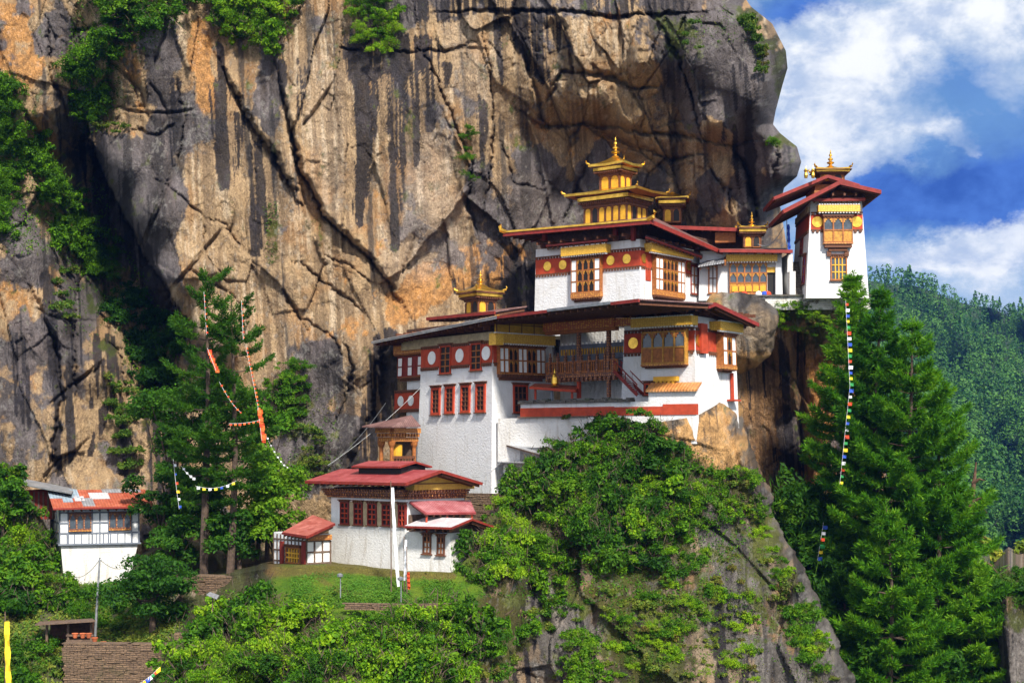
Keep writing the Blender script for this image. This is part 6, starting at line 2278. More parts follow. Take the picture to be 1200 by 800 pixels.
# slope below the temples
scatter(pr, [(604, 562), (640, 532), (690, 516), (735, 502), (770, 512), (785, 545), (800, 585), (830, 590), (800, 635), (772, 660), (735, 682), (702, 668), (690, 640), (655, 625), (632, 592), (606, 606), (590, 640), (572, 640), (590, 600)], 17,
        ['bright', 'bright', 'mid', 'mid', 'dark'], 0.95, {'bright': 'bright green leafy shrub in the thicket below the white retaining wall', 'dry': 'sparse yellowish shrub in the thicket below the white retaining wall', 'mid': 'mid green leafy shrub in the thicket below the white retaining wall', 'dark': 'dark green shrub in the thicket below the white retaining wall'},
        {'bright': 'bright shrubs below the retaining wall', 'dry': 'yellowish shrubs below the retaining wall', 'mid': 'mid green shrubs below the retaining wall', 'dark': 'dark shrubs below the retaining wall'}, 1, 0.3)
scatter(pr, [(800, 560), (860, 545), (895, 570), (905, 595), (880, 610), (835, 620), (800, 640), (780, 690), (770, 650)], 17, ['bright', 'dry', 'mid', 'bright'], 0.72,
        {'bright': 'bright shrub on the ochre rock edge under the right temple', 'dry': 'low dry plant on the ochre rock edge under the right temple', 'mid': 'mid green shrub on the ochre rock edge under the right temple'},
        {'bright': 'bright shrubs on the ochre rock edge', 'dry': 'dry plants on the ochre rock edge', 'mid': 'mid green shrubs on the ochre rock edge'}, 2, 0.25)
scatter(pr, [(548, 655), (572, 640), (600, 625), (640, 635), (672, 665), (675, 690), (640, 698), (610, 690), (578, 700), (556, 690)], 20, ['bright', 'bright', 'mid'], 1.05,
        {'bright': 'bright green shrub on the spur between annex and bare rock', 'mid': 'mid green shrub on the spur between annex and bare rock'}, {'bright': 'bright shrubs on the spur beside the annex', 'mid': 'mid green shrubs on the spur beside the annex'}, 3)
scatter(pr, [(222, 758), (262, 716), (330, 712), (345, 738), (480, 742), (530, 730), (575, 722), (575, 755), (545, 795), (545, 850), (180, 850), (200, 800)], 25, ['bright', 'bright', 'bright', 'mid'], 1.16,
        {'bright': 'bright green shrub on the bank below the lawn', 'mid': 'darker green shrub on the bank below the lawn'}, {'bright': 'bright shrubs on the bank below the lawn', 'mid': 'darker shrubs on the bank below the lawn'}, 4, sz=1.05)
scatter(pr, [(560, 745), (600, 735), (640, 700), (668, 700), (660, 730), (600, 790), (575, 810), (555, 790)], 22, ['mid', 'dry'], 0.7, {'mid': 'small green shrub in a crack of the rock face under the spur', 'dry': 'dry tuft in a crack of the rock face under the spur'}, {'mid': 'small shrubs on the lower rock face', 'dry': 'dry tufts on the lower rock face'}, 5, stuff='rock_herbs')
scatter(pr, [(675, 745), (705, 735), (705, 810), (668, 810)], 17, ['bright', 'mid'], 0.75, {'bright': 'bright shrub in the gully of the lower rock face', 'mid': 'mid green shrub in the gully of the lower rock face'}, {'bright': 'bright shrubs in the rock gully', 'mid': 'mid green shrubs in the rock gully'}, 6)
scatter(pr, [(735, 690), (800, 650), (830, 640), (850, 700), (800, 760), (790, 800), (750, 790), (720, 740)], 24, ['dry', 'dry', 'mid'], 0.62, {'dry': 'low dry plant on the grey rock slab', 'mid': 'small green shrub on the grey rock slab'}, {'dry': 'dry plants on the grey slab', 'mid': 'green shrubs on the grey slab'}, 7, stuff='rock_herbs')
scatter(pr, [(700, 690), (770, 690), (800, 650), (860, 640), (880, 700), (900, 780), (880, 820), (710, 820)], 17, ['dry', 'dry', 'bright'], .42, '', '', 71, stuff='rock_herbs')
scatter(pr, [(872, 600), (905, 605), (925, 650), (960, 720), (990, 800), (960, 800), (905, 690)], 17, ['dry', 'mid', 'bright'], .42, '', '', 72, stuff='rock_herbs')
scatter(pr, [(640, 690), (690, 690), (700, 740), (650, 800), (640, 760)], 20, ['mid', 'dry'], .4, '', '', 73, stuff='rock_herbs')
scatter(pr, [(880, 640), (905, 640), (950, 720), (975, 790), (940, 790), (905, 700)], 22, ['dry', 'mid'], 0.6, {'dry': 'low dry plant on the right rib of the rock', 'mid': 'small green shrub on the right rib of the rock'}, {'dry': 'dry plants on the right rib', 'mid': 'green shrubs on the right rib'}, 8, stuff='rock_herbs')
rgp = np.random.default_rng(77)
for (x, y, k, s, lb) in ((746, 500, 'mid', .72, 'tall dark shrub in front of the red stripe of the courtyard wall'), (748, 484, 'mid', .5, 'upper leafy tip of plants growing against the red stripe'), (663, 486, 'dry', .55, 'small plant rooted on the ledge of the retaining wall'), (640, 520, 'dry', .7, 'dry bush beside the grey tin shed'),
                       (835, 598, 'mid', .8, 'round shrub on the rock shoulder'), (870, 560, 'bright', .9, 'bright shrub at the edge of the rock under the strut'), (300, 722, 'lime', .95, 'yellow green shrub among the bank shrubs left of the lawn'), (328, 738, 'lime', .7, 'smaller yellow green shrub at the lawn edge'),
                       (890, 585, 'dry', .8, 'grassy tuft on the edge of the rock rib'), (928, 690, 'dry', .8, 'brown tuft on the rock rib')):
    p = pr.at(x, y) + Vector((0, -0.3, -0.3))
    if y < 510 and x < 760:
        p = P(x, y + (14 if y > 490 else 6), 138.2 if x > 700 else 143.3)
    plant(k, p, s, lb, None, rgp) if True else None
for o in list(COL.objects):
    if o.get('group', 0) is None:
        del o['group']

# left hillside
scatter(hl, [(-30, 540), (5, 556), (32, 592), (58, 640), (72, 690), (90, 716), (60, 730), (-30, 735)], 24, ['mid', 'bright', 'dark', 'mid'], 1.15,
        {'mid': 'mid green bush on the hillside left of the half timbered house', 'bright': 'bright bush on the hillside left of the half timbered house', 'dark': 'dark bush on the hillside left of the half timbered house'},
        {'mid': 'mid green bushes on the left hillside', 'bright': 'bright bushes on the left hillside', 'dark': 'dark bushes on the left hillside'}, 21)
scatter(hl, [(68, 694), (118, 692), (165, 690), (160, 738), (100, 740), (80, 715)], 14, ['dry', 'dry', 'mid'], .8, {'dry': 'dry plant on the slope under the white base wall', 'mid': 'green plant on the slope under the white base wall'}, {'dry': 'dry plants under the base wall', 'mid': 'green plants under the base wall'}, 22, stuff='hillside_undergrowth')
scatter(hl, [(-20, 752), (45, 760), (80, 775), (86, 830), (-20, 830)], 19, ['dry', 'dry', 'mid'], 1.0, {'dry': 'reddish dry shrub below the open shed', 'mid': 'green shrub below the open shed'}, {'dry': 'dry shrubs below the open shed', 'mid': 'green shrubs below the open shed'}, 23, stuff='hillside_undergrowth')
scatter(sl, [(900, 598), (960, 606), (1050, 640), (1110, 655), (1165, 690), (1170, 830), (1010, 830), (955, 715)], 26, ['dark', 'dark', 'mid'], 1.5, {'dark': 'dark shrub in the shaded ravine under the pines', 'mid': 'mid green shrub in the ravine under the pines'}, {'dark': 'dark shrubs in the ravine', 'mid': 'mid green shrubs in the ravine'}, 24, stuff='ravine_undergrowth')
scatter(rv, [(872, 368), (905, 358), (965, 356), (975, 392), (950, 398), (915, 388), (880, 388)], 13, ['dry', 'mid', 'bright'], .5, {'dry': 'dry plant hanging under the stone terrace', 'mid': 'green plant hanging under the stone terrace', 'bright': 'bright plant hanging under the stone terrace'}, {'dry': 'dry plants under the terrace', 'mid': 'green plants under the terrace', 'bright': 'bright plants under the terrace'}, 25, forward=.4, stuff='terrace_undergrowth')
scatter(oc, [(1160, 700), (1172, 680), (1184, 668), (1212, 674), (1215, 715), (1180, 725)], 13, ['dry', 'mid'], .9, {'dry': 'dry plant on the outcrop at the right border', 'mid': 'green plant on the outcrop at the right border'}, {'dry': 'dry plants on the right outcrop', 'mid': 'green plants on the right outcrop'}, 26, stuff='outcrop_undergrowth')

# bushes rooted in the cliff
for nm, k, lb, gap, sc_, poly in (
        ('crack', 'bright', 'large leafy bush overhanging the dark crack near the top of the cliff', 17, 1.15, [(240, 5), (300, 0), (328, 25), (330, 75), (312, 80), (285, 62), (262, 50), (245, 30)]),
        ('top', 'mid', 'bush on the upper left ledge of the cliff', 18, 1.1, [(95, 0), (190, 0), (235, 5), (220, 18), (185, 30), (170, 55), (150, 70), (125, 50), (115, 20)]),
        ('gully', 'bright', 'bush in the dark gully of the left cliff', 13, 1.0, [(118, 60), (150, 75), (120, 110), (128, 140), (105, 150), (85, 110), (70, 100), (100, 80)]),
        ('left', 'bright', 'bush on the green rib at the left border of the cliff', 14, 1.0, [(-10, 100), (16, 110), (30, 160), (62, 200), (60, 232), (30, 205), (12, 240), (10, 285), (-10, 285)]),
        ('rib', 'bright', 'bush on the long green rib of the left cliff', 13, 1.0, [(55, 205), (85, 235), (100, 270), (130, 292), (140, 330), (120, 345), (100, 310), (70, 300), (55, 260)]),
        ('lowrib', 'dry', 'plant on the wet streaked rock of the left cliff', 15, .8, [(70, 300), (90, 310), (92, 370), (75, 400), (66, 350)]),
        ('gullylow', 'dark', 'bush low in the dark gully beside the conifers', 18, .9, [(130, 330), (165, 350), (205, 390), (215, 440), (180, 470), (150, 440), (140, 400)]),
        ('mid', 'bright', 'bush on the upper ledge of the main cliff', 15, .7, [(405, 0), (470, 0), (465, 25), (470, 55), (440, 72), (425, 50), (415, 22)]),
        ('ledge', 'mid', 'small bush at the top edge of the main cliff', 16, .7, [(325, 0), (350, 0), (355, 22), (335, 28)]),
        ('nose', 'dry', 'grassy tuft on the overhanging nose of the cliff', 12, .62, [(872, 12), (900, 28), (919, 60), (919, 84), (908, 96), (892, 62), (870, 34)]),
        ('nose2', 'dry', 'small tuft on the grey face of the overhang', 16, .4, [(778, 18), (825, 28), (830, 60), (800, 62)]),
        ('bulb', 'bright', 'tuft on the rock bulge beside the tower', 9, .42, [(914, 158), (932, 163), (934, 172), (916, 170)]),
        ('wall', 'mid', 'bush on the rock right of the conifers', 15, .75, [(325, 440), (350, 425), (362, 455), (358, 490), (340, 500), (325, 480)]),
        ('wall2', 'dry', 'mossy plant on the grey boulder beside the lower house', 15, .6, [(350, 500), (380, 490), (392, 540), (362, 570)]),
        ('dry1', 'dry', 'small plant on a ledge of the grey buttress', 15, .55, [(112, 140), (150, 138), (148, 160), (118, 165)]),
        ('dry2', 'bright', 'small plant in the crack above the roofs', 14, .34, [(534, 155), (560, 150), (562, 212), (545, 214)]),
        ('cave', 'dry', 'plant in the streaked hollow above the orange tin roof', 15, .75, [(125, 440), (160, 440), (165, 540), (140, 560), (130, 500)])):
    scatter(cl_, poly, gap, [k], sc_, lb, lb.replace(' bush ', ' bushes ').replace(' tuft ', ' tufts ').replace(' plant ', ' plants '), 300 + len(nm) * 7 + gap, sink=0.2, forward=.9, stuff=None if nm in ('crack', 'mid', 'ledge', 'wall', 'top') else 'cliff_undergrowth')


for (nm, mn), parts_ in HEAPS.items():
    V = np.concatenate(parts_)
    o = link(nm, np_mesh(nm, V, np.arange(len(V)).reshape(-1, 4)), bpy.data.materials[mn])
    o['kind'] = 'stuff'


# ------------------------------------------------------------------ conifers
def conifer(base, top, R, clear, whorls, seed, mat, label, name='pine_tree', group=None, tuft=0.62, sparse=1.0, lean=0.0, flat=0.5, wid=0.062, shape=0.8, plume=.26, q0=.36, nbr=(4, 7)):
    rg = np.random.default_rng(seed)
    H = top.z - base.z
    root = thing(name, base, label, 'pine tree' if name == 'pine_tree' else 'conifer', group)
    m = MB()
    ax = lambda t: Vector((base.x + (top.x - base.x) * t + 0.25 * math.sin(5 * t + seed), base.y + (top.y - base.y) * t, base.z + H * t))
    m.tube([ax(t) for t in np.linspace(0, 1, 9)], [H * 0.0135 * (1 - t) ** 0.8 + 0.03 for t in np.linspace(0, 1, 9)], 8)
    Cs, Ds, Ls = [], [], []
    for w_ in range(whorls):
        t = clear + (1 - clear) * (w_ + rg.uniform(-.3, .3)) / whorls
        t = min(max(t, clear), 0.985)
        s = (1 - t) / (1 - clear)
        prof = (min(1.0, s / 0.75) ** shape) * (1.0 if s < .8 else 1.0 - 0.4 * (s - .8) / .2)
        nb = int(rg.integers(*nbr))
        a0 = rg.uniform(0, 6.28)
        for k in range(nb):
            if rg.uniform() > sparse:
                continue
            a = a0 + 6.283 * k / nb + rg.normal() * .25
            L = max(0.5, R * prof * rg.uniform(0.62, 1.15))
            o = np.array(ax(t))
            d = np.array([math.cos(a), math.sin(a), 0.0])
            side = np.array([-d[1], d[0], 0.0])
            rise = (0.85 - 1.15 * s * flat * 2) * 0.5
            tt = np.linspace(0, 1, 6)
            pts = [o + d * L * q + np.array([0, 0, L * (rise * q - 0.28 * flat * q * (1 - q) + 0.22 * q ** 3)]) for q in tt]
            m.tube([Vector(p) for p in pts], [0.012 * L * (1 - q) + 0.018 for q in tt], 4)
            nt = max(5, int(L * 4.6))
            tone = rg.uniform(.75, 1.25)
            for q in np.linspace(q0, 1.0, nt):
                c = np.array([np.interp(q, tt, [p[i] for p in pts]) for i in range(3)])
                half = plume * L * (1 - 0.8 * (q - q0) / (1 - q0)) * (0.55 + 0.45 * q) * tone + 0.12
                for sgn in ((-1, 1) if q < .94 else (0,)):
                    ln = half * rg.uniform(.35, 1.15)
                    n_ = max(2, int(ln / 0.24))
                    for j in range(n_):
                        f_ = (j + .7) / n_
                        cc = c + side * sgn * ln * f_ + d * ln * .6 * f_ + np.array([0, 0, 0.10 * f_ - 0.16 * flat * f_ * f_]) + rg.normal(size=3) * .05
                        Cs.append(cc)
                        Ds.append(d * .8 + side * sgn * .55 + np.array([0, 0, .75]))
    # leader
    for q in np.linspace(.93, 1, 8):
        Cs.append(np.array(ax(min(q, 1))))
        Ds.append(np.array([0, 0, 1.0]))
    C, D = np.array(Cs), np.array(Ds)
    rep = 8
    C = np.repeat(C, rep, 0) + rg.normal(size=(len(C) * rep, 3)) * 0.07
    D = unit(np.repeat(D, rep, 0)) + rg.normal(size=(len(C), 3)) * .62
    V, Q = needle_quads(C, D, tuft, wid, rg)
    m.build('trunk', M['bark'], root)
    me = np_mesh('crown', V - np.array(base)[None, :], Q)
    link('crown', me, M[mat], root)
    return root


conifer(P(990, 640, 158), P(1001, 320, 158), 4.7, .13, 25, 1, 'needle', 'tallest pine, its top in front of the corner tower, prayer flags along its left side', flat=.35)
conifer(P(1026, 700, 154), P(1031, 338, 155), 5.6, .22, 22, 2, 'needle', 'pine with slender top just right of the corner tower', flat=.35)
conifer(P(1066, 790, 150), P(1066, 376, 151), 9.0, .10, 25, 3, 'needle', 'broad pine with long upswept boughs at the right, against the far mountain', flat=.45)
conifer(P(1100, 830, 148), P(1098, 505, 149), 6.8, .05, 20, 4, 'needle', 'lower pine right of the broad pine, above the outcrop', flat=.5)
conifer(P(1045, 850, 143), P(1040, 590, 144), 5.8, .05, 17, 5, 'needle', 'young pine in the foreground of the ravine, under the broad pine', flat=.5)
conifer(P(985, 840, 149), P(992, 640, 150), 4.6, .05, 15, 6, 'needle_dark', 'shaded pine at the bottom of the ravine beside the rock rib', flat=.5)
conifer(P(1135, 870, 146), P(1138, 640, 147), 5.4, .05, 16, 7, 'needle', 'pine beside the rocky outcrop at the right border', flat=.5)

conifer(P(242, 674, 141), P(240, 318, 141), 4.5, .24, 17, 11, 'needle_dark', 'left of two slim tall conifers in front of the cliff, bare lower trunk', 'conifer', sparse=.62, tuft=.38, flat=.5, shape=.3, wid=.055, plume=.30, q0=.3)
conifer(P(271, 676, 140), P(274, 347, 140), 4.2, .27, 16, 12, 'needle_dark', 'right of two slim tall conifers in front of the cliff, hung with orange flags', 'conifer', sparse=.62, tuft=.38, flat=.5, shape=.3, wid=.055, plume=.30, q0=.3)


# ------------------------------------------------------------------ leafy trees
def leafy_tree(base, cz, R, H, n, leaf, mat, label, seed, nl=16, group=None, name='leafy_tree', layered=False):
    """cz: height of the crown centre above the base, R half width, H half height of the crown"""
    rg = np.random.default_rng(seed)
    root = thing(name, base, label, 'tree', group)
    m = MB()
    b = Vector(base)
    tips = []
    lobes = []
    for i in range(nl):
        d = unit(rg.normal(size=3))
        q = rg.uniform(.25, .85)
        c = np.array([d[0] * R * q, d[1] * R * q, cz + d[2] * H * q])
        r = R * rg.uniform(.24, .42)
        lobes.append((c[0], c[1], c[2], r, r * (0.42 if layered else rg.uniform(.6, .9))))
        tips.append(c)
    m.tube([b + Vector((0, 0, -.5)), b + Vector((.1, 0, cz * .4)), b + Vector((-.1, .1, cz))], [R * .07, R * .055, R * .03], 8)
    for c in tips[:10]:
        a = b + Vector((0, 0, cz * rg.uniform(.3, .8)))
        e = b + Vector(c)
        m.tube([a, a.lerp(e, .5) + Vector((0, 0, .3)), e], [R * .03, R * .02, R * .006], 5)
    m.build('trunk', M['bark'], root)
    C, D = crown_points(n, lobes, rg, .7)
    V, Q = leaf_quads(C, D + np.array([0, 0, .5]), leaf, rg, spread=.6)
    link('crown', np_mesh('crown', V, Q), M[mat], root)
    return root


for (x, y, yb, r, h, Y, mt, lb) in (
        (200, 500, 660, 46, 56, 152, 'leaf_mid', 'dark leafy tree against the gully at the left of the grove'),
        (188, 580, 680, 36, 48, 148, 'leaf_dark', 'dark leafy tree directly right of the orange tin roof'),
        (250, 470, 670, 44, 55, 151, 'leaf_dark', 'dark leafy tree between the two conifers, upper middle of the grove'),
        (238, 570, 690, 44, 46, 147, 'leaf_dark', 'dark leafy tree low behind the conifer trunks'),
        (312, 560, 690, 42, 50, 146, 'leaf_mid', 'mid green leafy tree at the right of the grove, beside the grey boulder'),
        (302, 500, 690, 36, 46, 149, 'leaf_mid', 'dark leafy tree behind the hanging orange flags'),
        (322, 618, 690, 30, 34, 142, 'leaf_mid', 'small mid green tree touching the half timbered annex'),
        (280, 632, 700, 42, 30, 142, 'leaf_dark', 'low dark tree under the grove right of the conifer trunks'),
        (205, 635, 700, 34, 34, 144, 'leaf_dark', 'low dark tree at the foot of the grove behind the spreading tree')):
    k = Y / F
    leafy_tree(P(x, yb, Y), (yb - y) * k, r * k * 1.22, h * k * 1.1, int(7000 * (r / 42) ** 2), .19, mt, lb, int(x + y * 3), 18)
k = 134 / F
leafy_tree(P(178, 742, 134), 52 * k, 62 * k, 50 * k, 9500, .17, 'leaf_dark', 'wide spreading tree with layered foliage above the stone terrace at lower left', 901, 30, name='spreading_tree', layered=True)
leafy_tree(P(30, 730, 139), 60 * k, 40 * k, 42 * k, 3800, .2, 'leaf_mid', 'bushy tree on the hillside under the plank lean-to', 902, 16)
leafy_tree(P(2, 640, 143), 50 * k, 34 * k, 44 * k, 3200, .2, 'leaf_mid', 'bushy tree at the left border beside the plank lean-to', 903, 16)
for i, (x, y, r) in enumerate(((1160, 650, 20), (1190, 660, 24), (1150, 690, 18))):
    k = 190 / F
    leafy_tree(P(x, y + 60, 190), 55 * k, r * k * 1.2, r * k * 1.5, 1500, .3, 'leaf_lime' if i < 2 else 'leaf_bright', ('yellow green tree behind the dead branch at right', 'yellow green tree at the right border above the outcrop', 'bright tree just left of the outcrop at the right border')[i], 920 + i, 12)

# dead tree on the right
DT = thing('dead_tree', P(1128, 660, 150), 'reddish dead tree with curled bare branches, right of the broad pine', 'dead tree')
m = MB()
m.tube([P(1126, 665, 150), P(1133, 620, 150), P(1138, 590, 150), P(1142, 560, 150), P(1144, 541, 150)], [.42, .36, .3, .18, .05], 8)
m.build('trunk', M['deadwood'], DT)
for pts in (((1134, 605), (1146, 602), (1156, 600), (1153, 596)), ((1137, 590), (1147, 584), (1152, 583)), ((1140, 566), (1148, 561), (1154, 563)), ((1131, 628), (1140, 626), (1150, 626), (1157, 631)),
            ((1137, 657), (1148, 656), (1160, 661), (1169, 671)), ((1133, 612), (1127, 606), (1124, 600))):
    m = MB()
    n = len(pts)
    m.tube([P(x, y, 150 - .4 * i) for i, (x, y) in enumerate(pts)], [.2 - .16 * i / (n - 1) for i in range(n)], 6)
    m.build('branch', M['deadwood'], DT)

# ------------------------------------------------------------------ ground cover: grass and small herbs
def cover(name, sheets, n, size, mat, seed, up=1.0):
    rg = np.random.default_rng(seed)
    Cs = []
    for sh_, poly, share in sheets:
        xs, ys = [q[0] for q in poly], [q[1] for q in poly]
        V = sh_.V[5:] if sh_.top else sh_.V
        PX, PY = sh_.px[:, :sh_.n], sh_.py[:, :sh_.n]
        ii, jj = np.nonzero((PX > min(xs)) & (PX < max(xs)) & (PY > min(ys)) & (PY < max(ys)))
        k = rg.choice(len(ii), int(n * share * 3))
        x_, y_ = PX[ii[k], jj[k]], PY[ii[k], jj[k]]
        ok = np.array([inside(a, b, poly) for a, b in zip(x_, y_)])
        den = fbm(x_ / 18, y_ / 18, seed, 4) > rg.uniform(-.35, .25, len(x_))
        k = k[ok & den]
        Cs.append(V[ii[k], jj[k]] + rg.normal(size=(len(k), 3)) * .12)
    C = np.concatenate(Cs)
    V, Q = leaf_quads(C + np.array([0, 0, size * .3]), np.tile([0, -.5, up], (len(C), 1)), size, rg, .45, .7)
    o = link(name, np_mesh(name, V, Q), M[mat])
    o['kind'] = 'stuff'
    return o


cover('grass', [(pr, [(340, 676), (385, 672), (475, 679), (530, 680), (545, 690), (520, 714), (345, 712)], 1.0)], 9000, .085, 'leaf_lawn', 61, 1.5)
cover('ground_cover', [(pr, [(600, 560), (640, 530), (740, 500), (800, 520), (880, 550), (905, 600), (870, 640), (800, 760), (760, 800), (700, 700), (660, 700), (560, 700), (575, 640)], .55),
                       (pr, [(190, 740), (262, 690), (345, 700), (530, 708), (585, 715), (560, 800), (180, 840)], .45)], 16000, .13, 'leaf_mid', 62)
cover('hillside_herbs', [(hl, [(-20, 560), (30, 600), (62, 650), (160, 690), (230, 700), (220, 750), (80, 760), (90, 830), (-20, 830)], 1.0)], 26000, .17, 'leaf_dry', 63)
cover('cliff_herbs', [(cl_, [(-20, 90), (30, 150), (110, 230), (160, 330), (120, 420), (60, 400), (60, 300), (-20, 300)], .3), (cl_, [(90, 0), (330, 0), (335, 80), (270, 60), (190, 40), (130, 160), (90, 150), (60, 100)], .25),
                      (cl_, [(868, 8), (905, 26), (921, 62), (920, 98), (900, 90), (880, 50), (780, 55), (775, 18)], .1), (cl_, [(330, 430), (395, 470), (400, 560), (340, 560)], .1), (cl_, [(310, 240), (326, 240), (324, 310), (312, 310)], .03), (pr, [(700, 600), (860, 600), (990, 800), (700, 800)], .22)], 9000, .12, 'leaf_dry', 64)
cover('cliff_creepers', [(cl_, [(90, 0), (235, 0), (215, 25), (170, 60), (150, 75), (128, 150), (95, 160), (70, 110)], .3), (cl_, [(-20, 90), (20, 105), (62, 200), (100, 240), (130, 290), (150, 340), (125, 360), (60, 290), (20, 300), (-20, 300)], .4), (cl_, [(100, 180), (135, 250), (160, 310), (200, 370), (215, 440), (150, 440), (120, 350)], .3)], 9000, .19, 'leaf_bright', 66)
cover('ravine_cover', [(sl, [(880, 585), (960, 600), (1160, 670), (1170, 850), (1000, 850)], 1.0)], 9000, .22, 'leaf_dark', 65)
# ================================================================== far mountain and its forest
mt = Sheet(640, 300, 760, 6, [(0, 1420), (900, 1420)], 20, 10, 4, top=[(640, 257), (760, 292), (900, 319), (1000, 325), (1020, 329), (1045, 334), (1060, 332), (1080, 337), (1100, 345), (1120, 353), (1140, 358), (1160, 360), (1180, 369), (1200, 375), (1260, 387), (1420, 427)])
px_, py_ = mt.px, mt.py
tv = (py_ - 318) / (760 - 318)
Ym = 1200 - 600 * sstep(0.0, 1.0, tv * 0.97)
dg = (px_ - 1000) * 0.86 - (py_ - 330) * 0.5
Ym = Ym + 260 * fbm(dg / 55, (py_ + px_ * .6) / 240, 950, 3) + 45 * fbm(px_ / 24, py_ / 24, 960, 4) - 60 * np.exp(-((dg + 20) / 40) ** 2)
mt.finish('mountain', Ym, M['far_ground'])
V_ = mt.V[5:]
rg = np.random.default_rng(44)
n = 8500
r, c = mt.px.shape
ii = (rg.uniform(0, 1, n) ** 0.9 * (r - 1)).astype(int)
jj = rg.integers(int((900 - 640) / (1420 - 640) * mt.n), int((1240 - 640) / (1420 - 640) * mt.n), n)
base = V_[ii, jj] + rg.normal(size=(n, 3)) * np.array([3, 3, .5])
h = rg.uniform(6, 17, n) * (0.8 + 0.5 * (fbm(mt.px[ii, jj] / 20, mt.py[ii, jj] / 20, 970, 3)))
kq = 64
t = rg.uniform(0, 1, (n, kq)) ** 0.8
a = rg.uniform(0, 6.283, (n, kq))
con = (rg.uniform(0, 1, n) < .5)[:, None]
rad = np.where(con, (1.02 - t) * .26, .34 * np.sqrt(np.clip(1 - (2 * t - 1.0) ** 2, 0.08, 1))) * h[:, None]
C = base[:, None, :] + np.stack([np.cos(a) * rad, np.sin(a) * rad, (0.15 + .9 * t) * h[:, None]], -1)
D = np.stack([np.cos(a), np.sin(a), np.full_like(a, .7)], -1)
sz = (0.074 * h)[:, None] * np.ones_like(t)
V, Q = leaf_quads(C.reshape(-1, 3), D.reshape(-1, 3), sz.ravel(), rg, .7, .45)
o = link('distant_forest', np_mesh('distant_forest', V, Q), M['needle_far'])
o['kind'] = 'stuff'
# ================================================================== walls of loose stone, poles, flags, small things
def stone_wall(name, pts, ztop, zbot, thick, mat, label, cat='stone wall', seed=1):
    """dry wall of single rough stones along a polyline of points"""
    rg = np.random.default_rng(seed)
    root = thing(name, (Vector(pts[0]) + Vector(pts[-1])) / 2 * 1.0, label, cat)
    m = MB()
    for a, b in zip(pts, pts[1:]):
        a, b = Vector(a), Vector(b)
        f = Face(a, b - a)
        L = (b - a).length
        z = zbot
        while z < ztop - .04:
            h = min(rg.uniform(.13, .3), ztop - z)
            u = -rg.uniform(0, .3)
            while u < L:
                w_ = rg.uniform(.25, .8)
                e = rg.uniform(-.05, .07)
                f.boxm(m, u, u + w_ - .025, z, z + h - .02, -thick, e)
                u += w_
            z += h
    m.build('stones', M[mat], root)
    m = MB()
    for a, b in zip(pts, pts[1:]):
        f = Face(Vector(a), Vector(b) - Vector(a))
        f.boxm(m, .05, (Vector(b) - Vector(a)).length - .05, zbot, ztop - .1, -thick + .05, -.09)
    m.build('core', M['soffit'], root)
    return root


zw = lambda py, Y: (HZ - py) / F * Y
stone_wall('terrace_stone_wall', [P(76, 755, 127.6), P(150, 757, 127.2), P(219, 752, 126.5)], zw(754, 127), zw(806, 127), 1.2, 'brownstone', 'long brown dry stone wall under the open shed and the spreading tree', seed=2)
stone_wall('stone_platform', [P(226, 690, 138.5), P(292, 690, 136.5)], zw(674, 138), zw(700, 138), 1.6, 'brownstone', 'stone platform edge around the trunks of the two slim conifers', seed=3)
stone_wall('mossy_stone_wall', [P(546, 595, 143.5), P(598, 598, 140.5)], zw(578, 142), zw(618, 142), 1.0, 'brownstone', 'mossy brown stone wall right of the red tin roof', seed=4)
pw = thing('stone_pillar', P(608, 620, 138), 'whitewashed stone pillar at the end of the mossy stone wall', 'pillar')
f = Face(P(597, HZ, 138.3), (1, -.1))
m = MB()
f.boxm(m, 0, f.at(620, 600)[0], zw(632, 138), zw(571, 138), -1.6, 0)
m.build('shaft', M['stonewhite'], pw)
m = MB()
f.boxm(m, -.15, f.at(620, 600)[0] + .15, zw(571, 138) + .003, zw(568, 138), -1.8, .2)
m.build('cap_stone', M['slate'], pw)
lw = thing('low_stone_hut', P(583, 618, 137), 'low whitewashed stone wall stub beside the pillar, behind the annex roof', 'wall')
f = Face(P(575, HZ, 137.5), (1, -.1))
m = MB()
f.boxm(m, 0, f.at(597, 600)[0], zw(628, 137), zw(602, 137), -1.5, 0)
m.build('wall', M['stonewhite'], lw)
m = MB()
f.boxm(m, -.1, f.at(597.5, 600)[0], zw(602, 137) + .003, zw(600, 137), -1.6, .15)
m.build('coping', M['slate'], lw)
stone_wall('lawn_edge_wall', [P(405, 707, 123), P(470, 709, 122.2), P(528, 711, 123)], zw(706, 123), zw(714, 123), .5, 'brownstone', 'low stone edging along the front of the lawn', seed=6)
# steps between bank and terrace
t_ = thing('stone_steps', P(222, 780, 124), 'rough stone steps between the terrace wall and the shrub bank', 'steps')
for i in range(9):
    m = MB()
    f = Face(P(204 + 2.2 * i, HZ, 125.6 - .35 * i + 1.2), (1, .12))
    z = zw(745 + 6.5 * i, 125)
    f.boxm(m, 0, 2.0, z - .5, z, -.9, 0)
    m.build('step', M['brownstone'], t_)


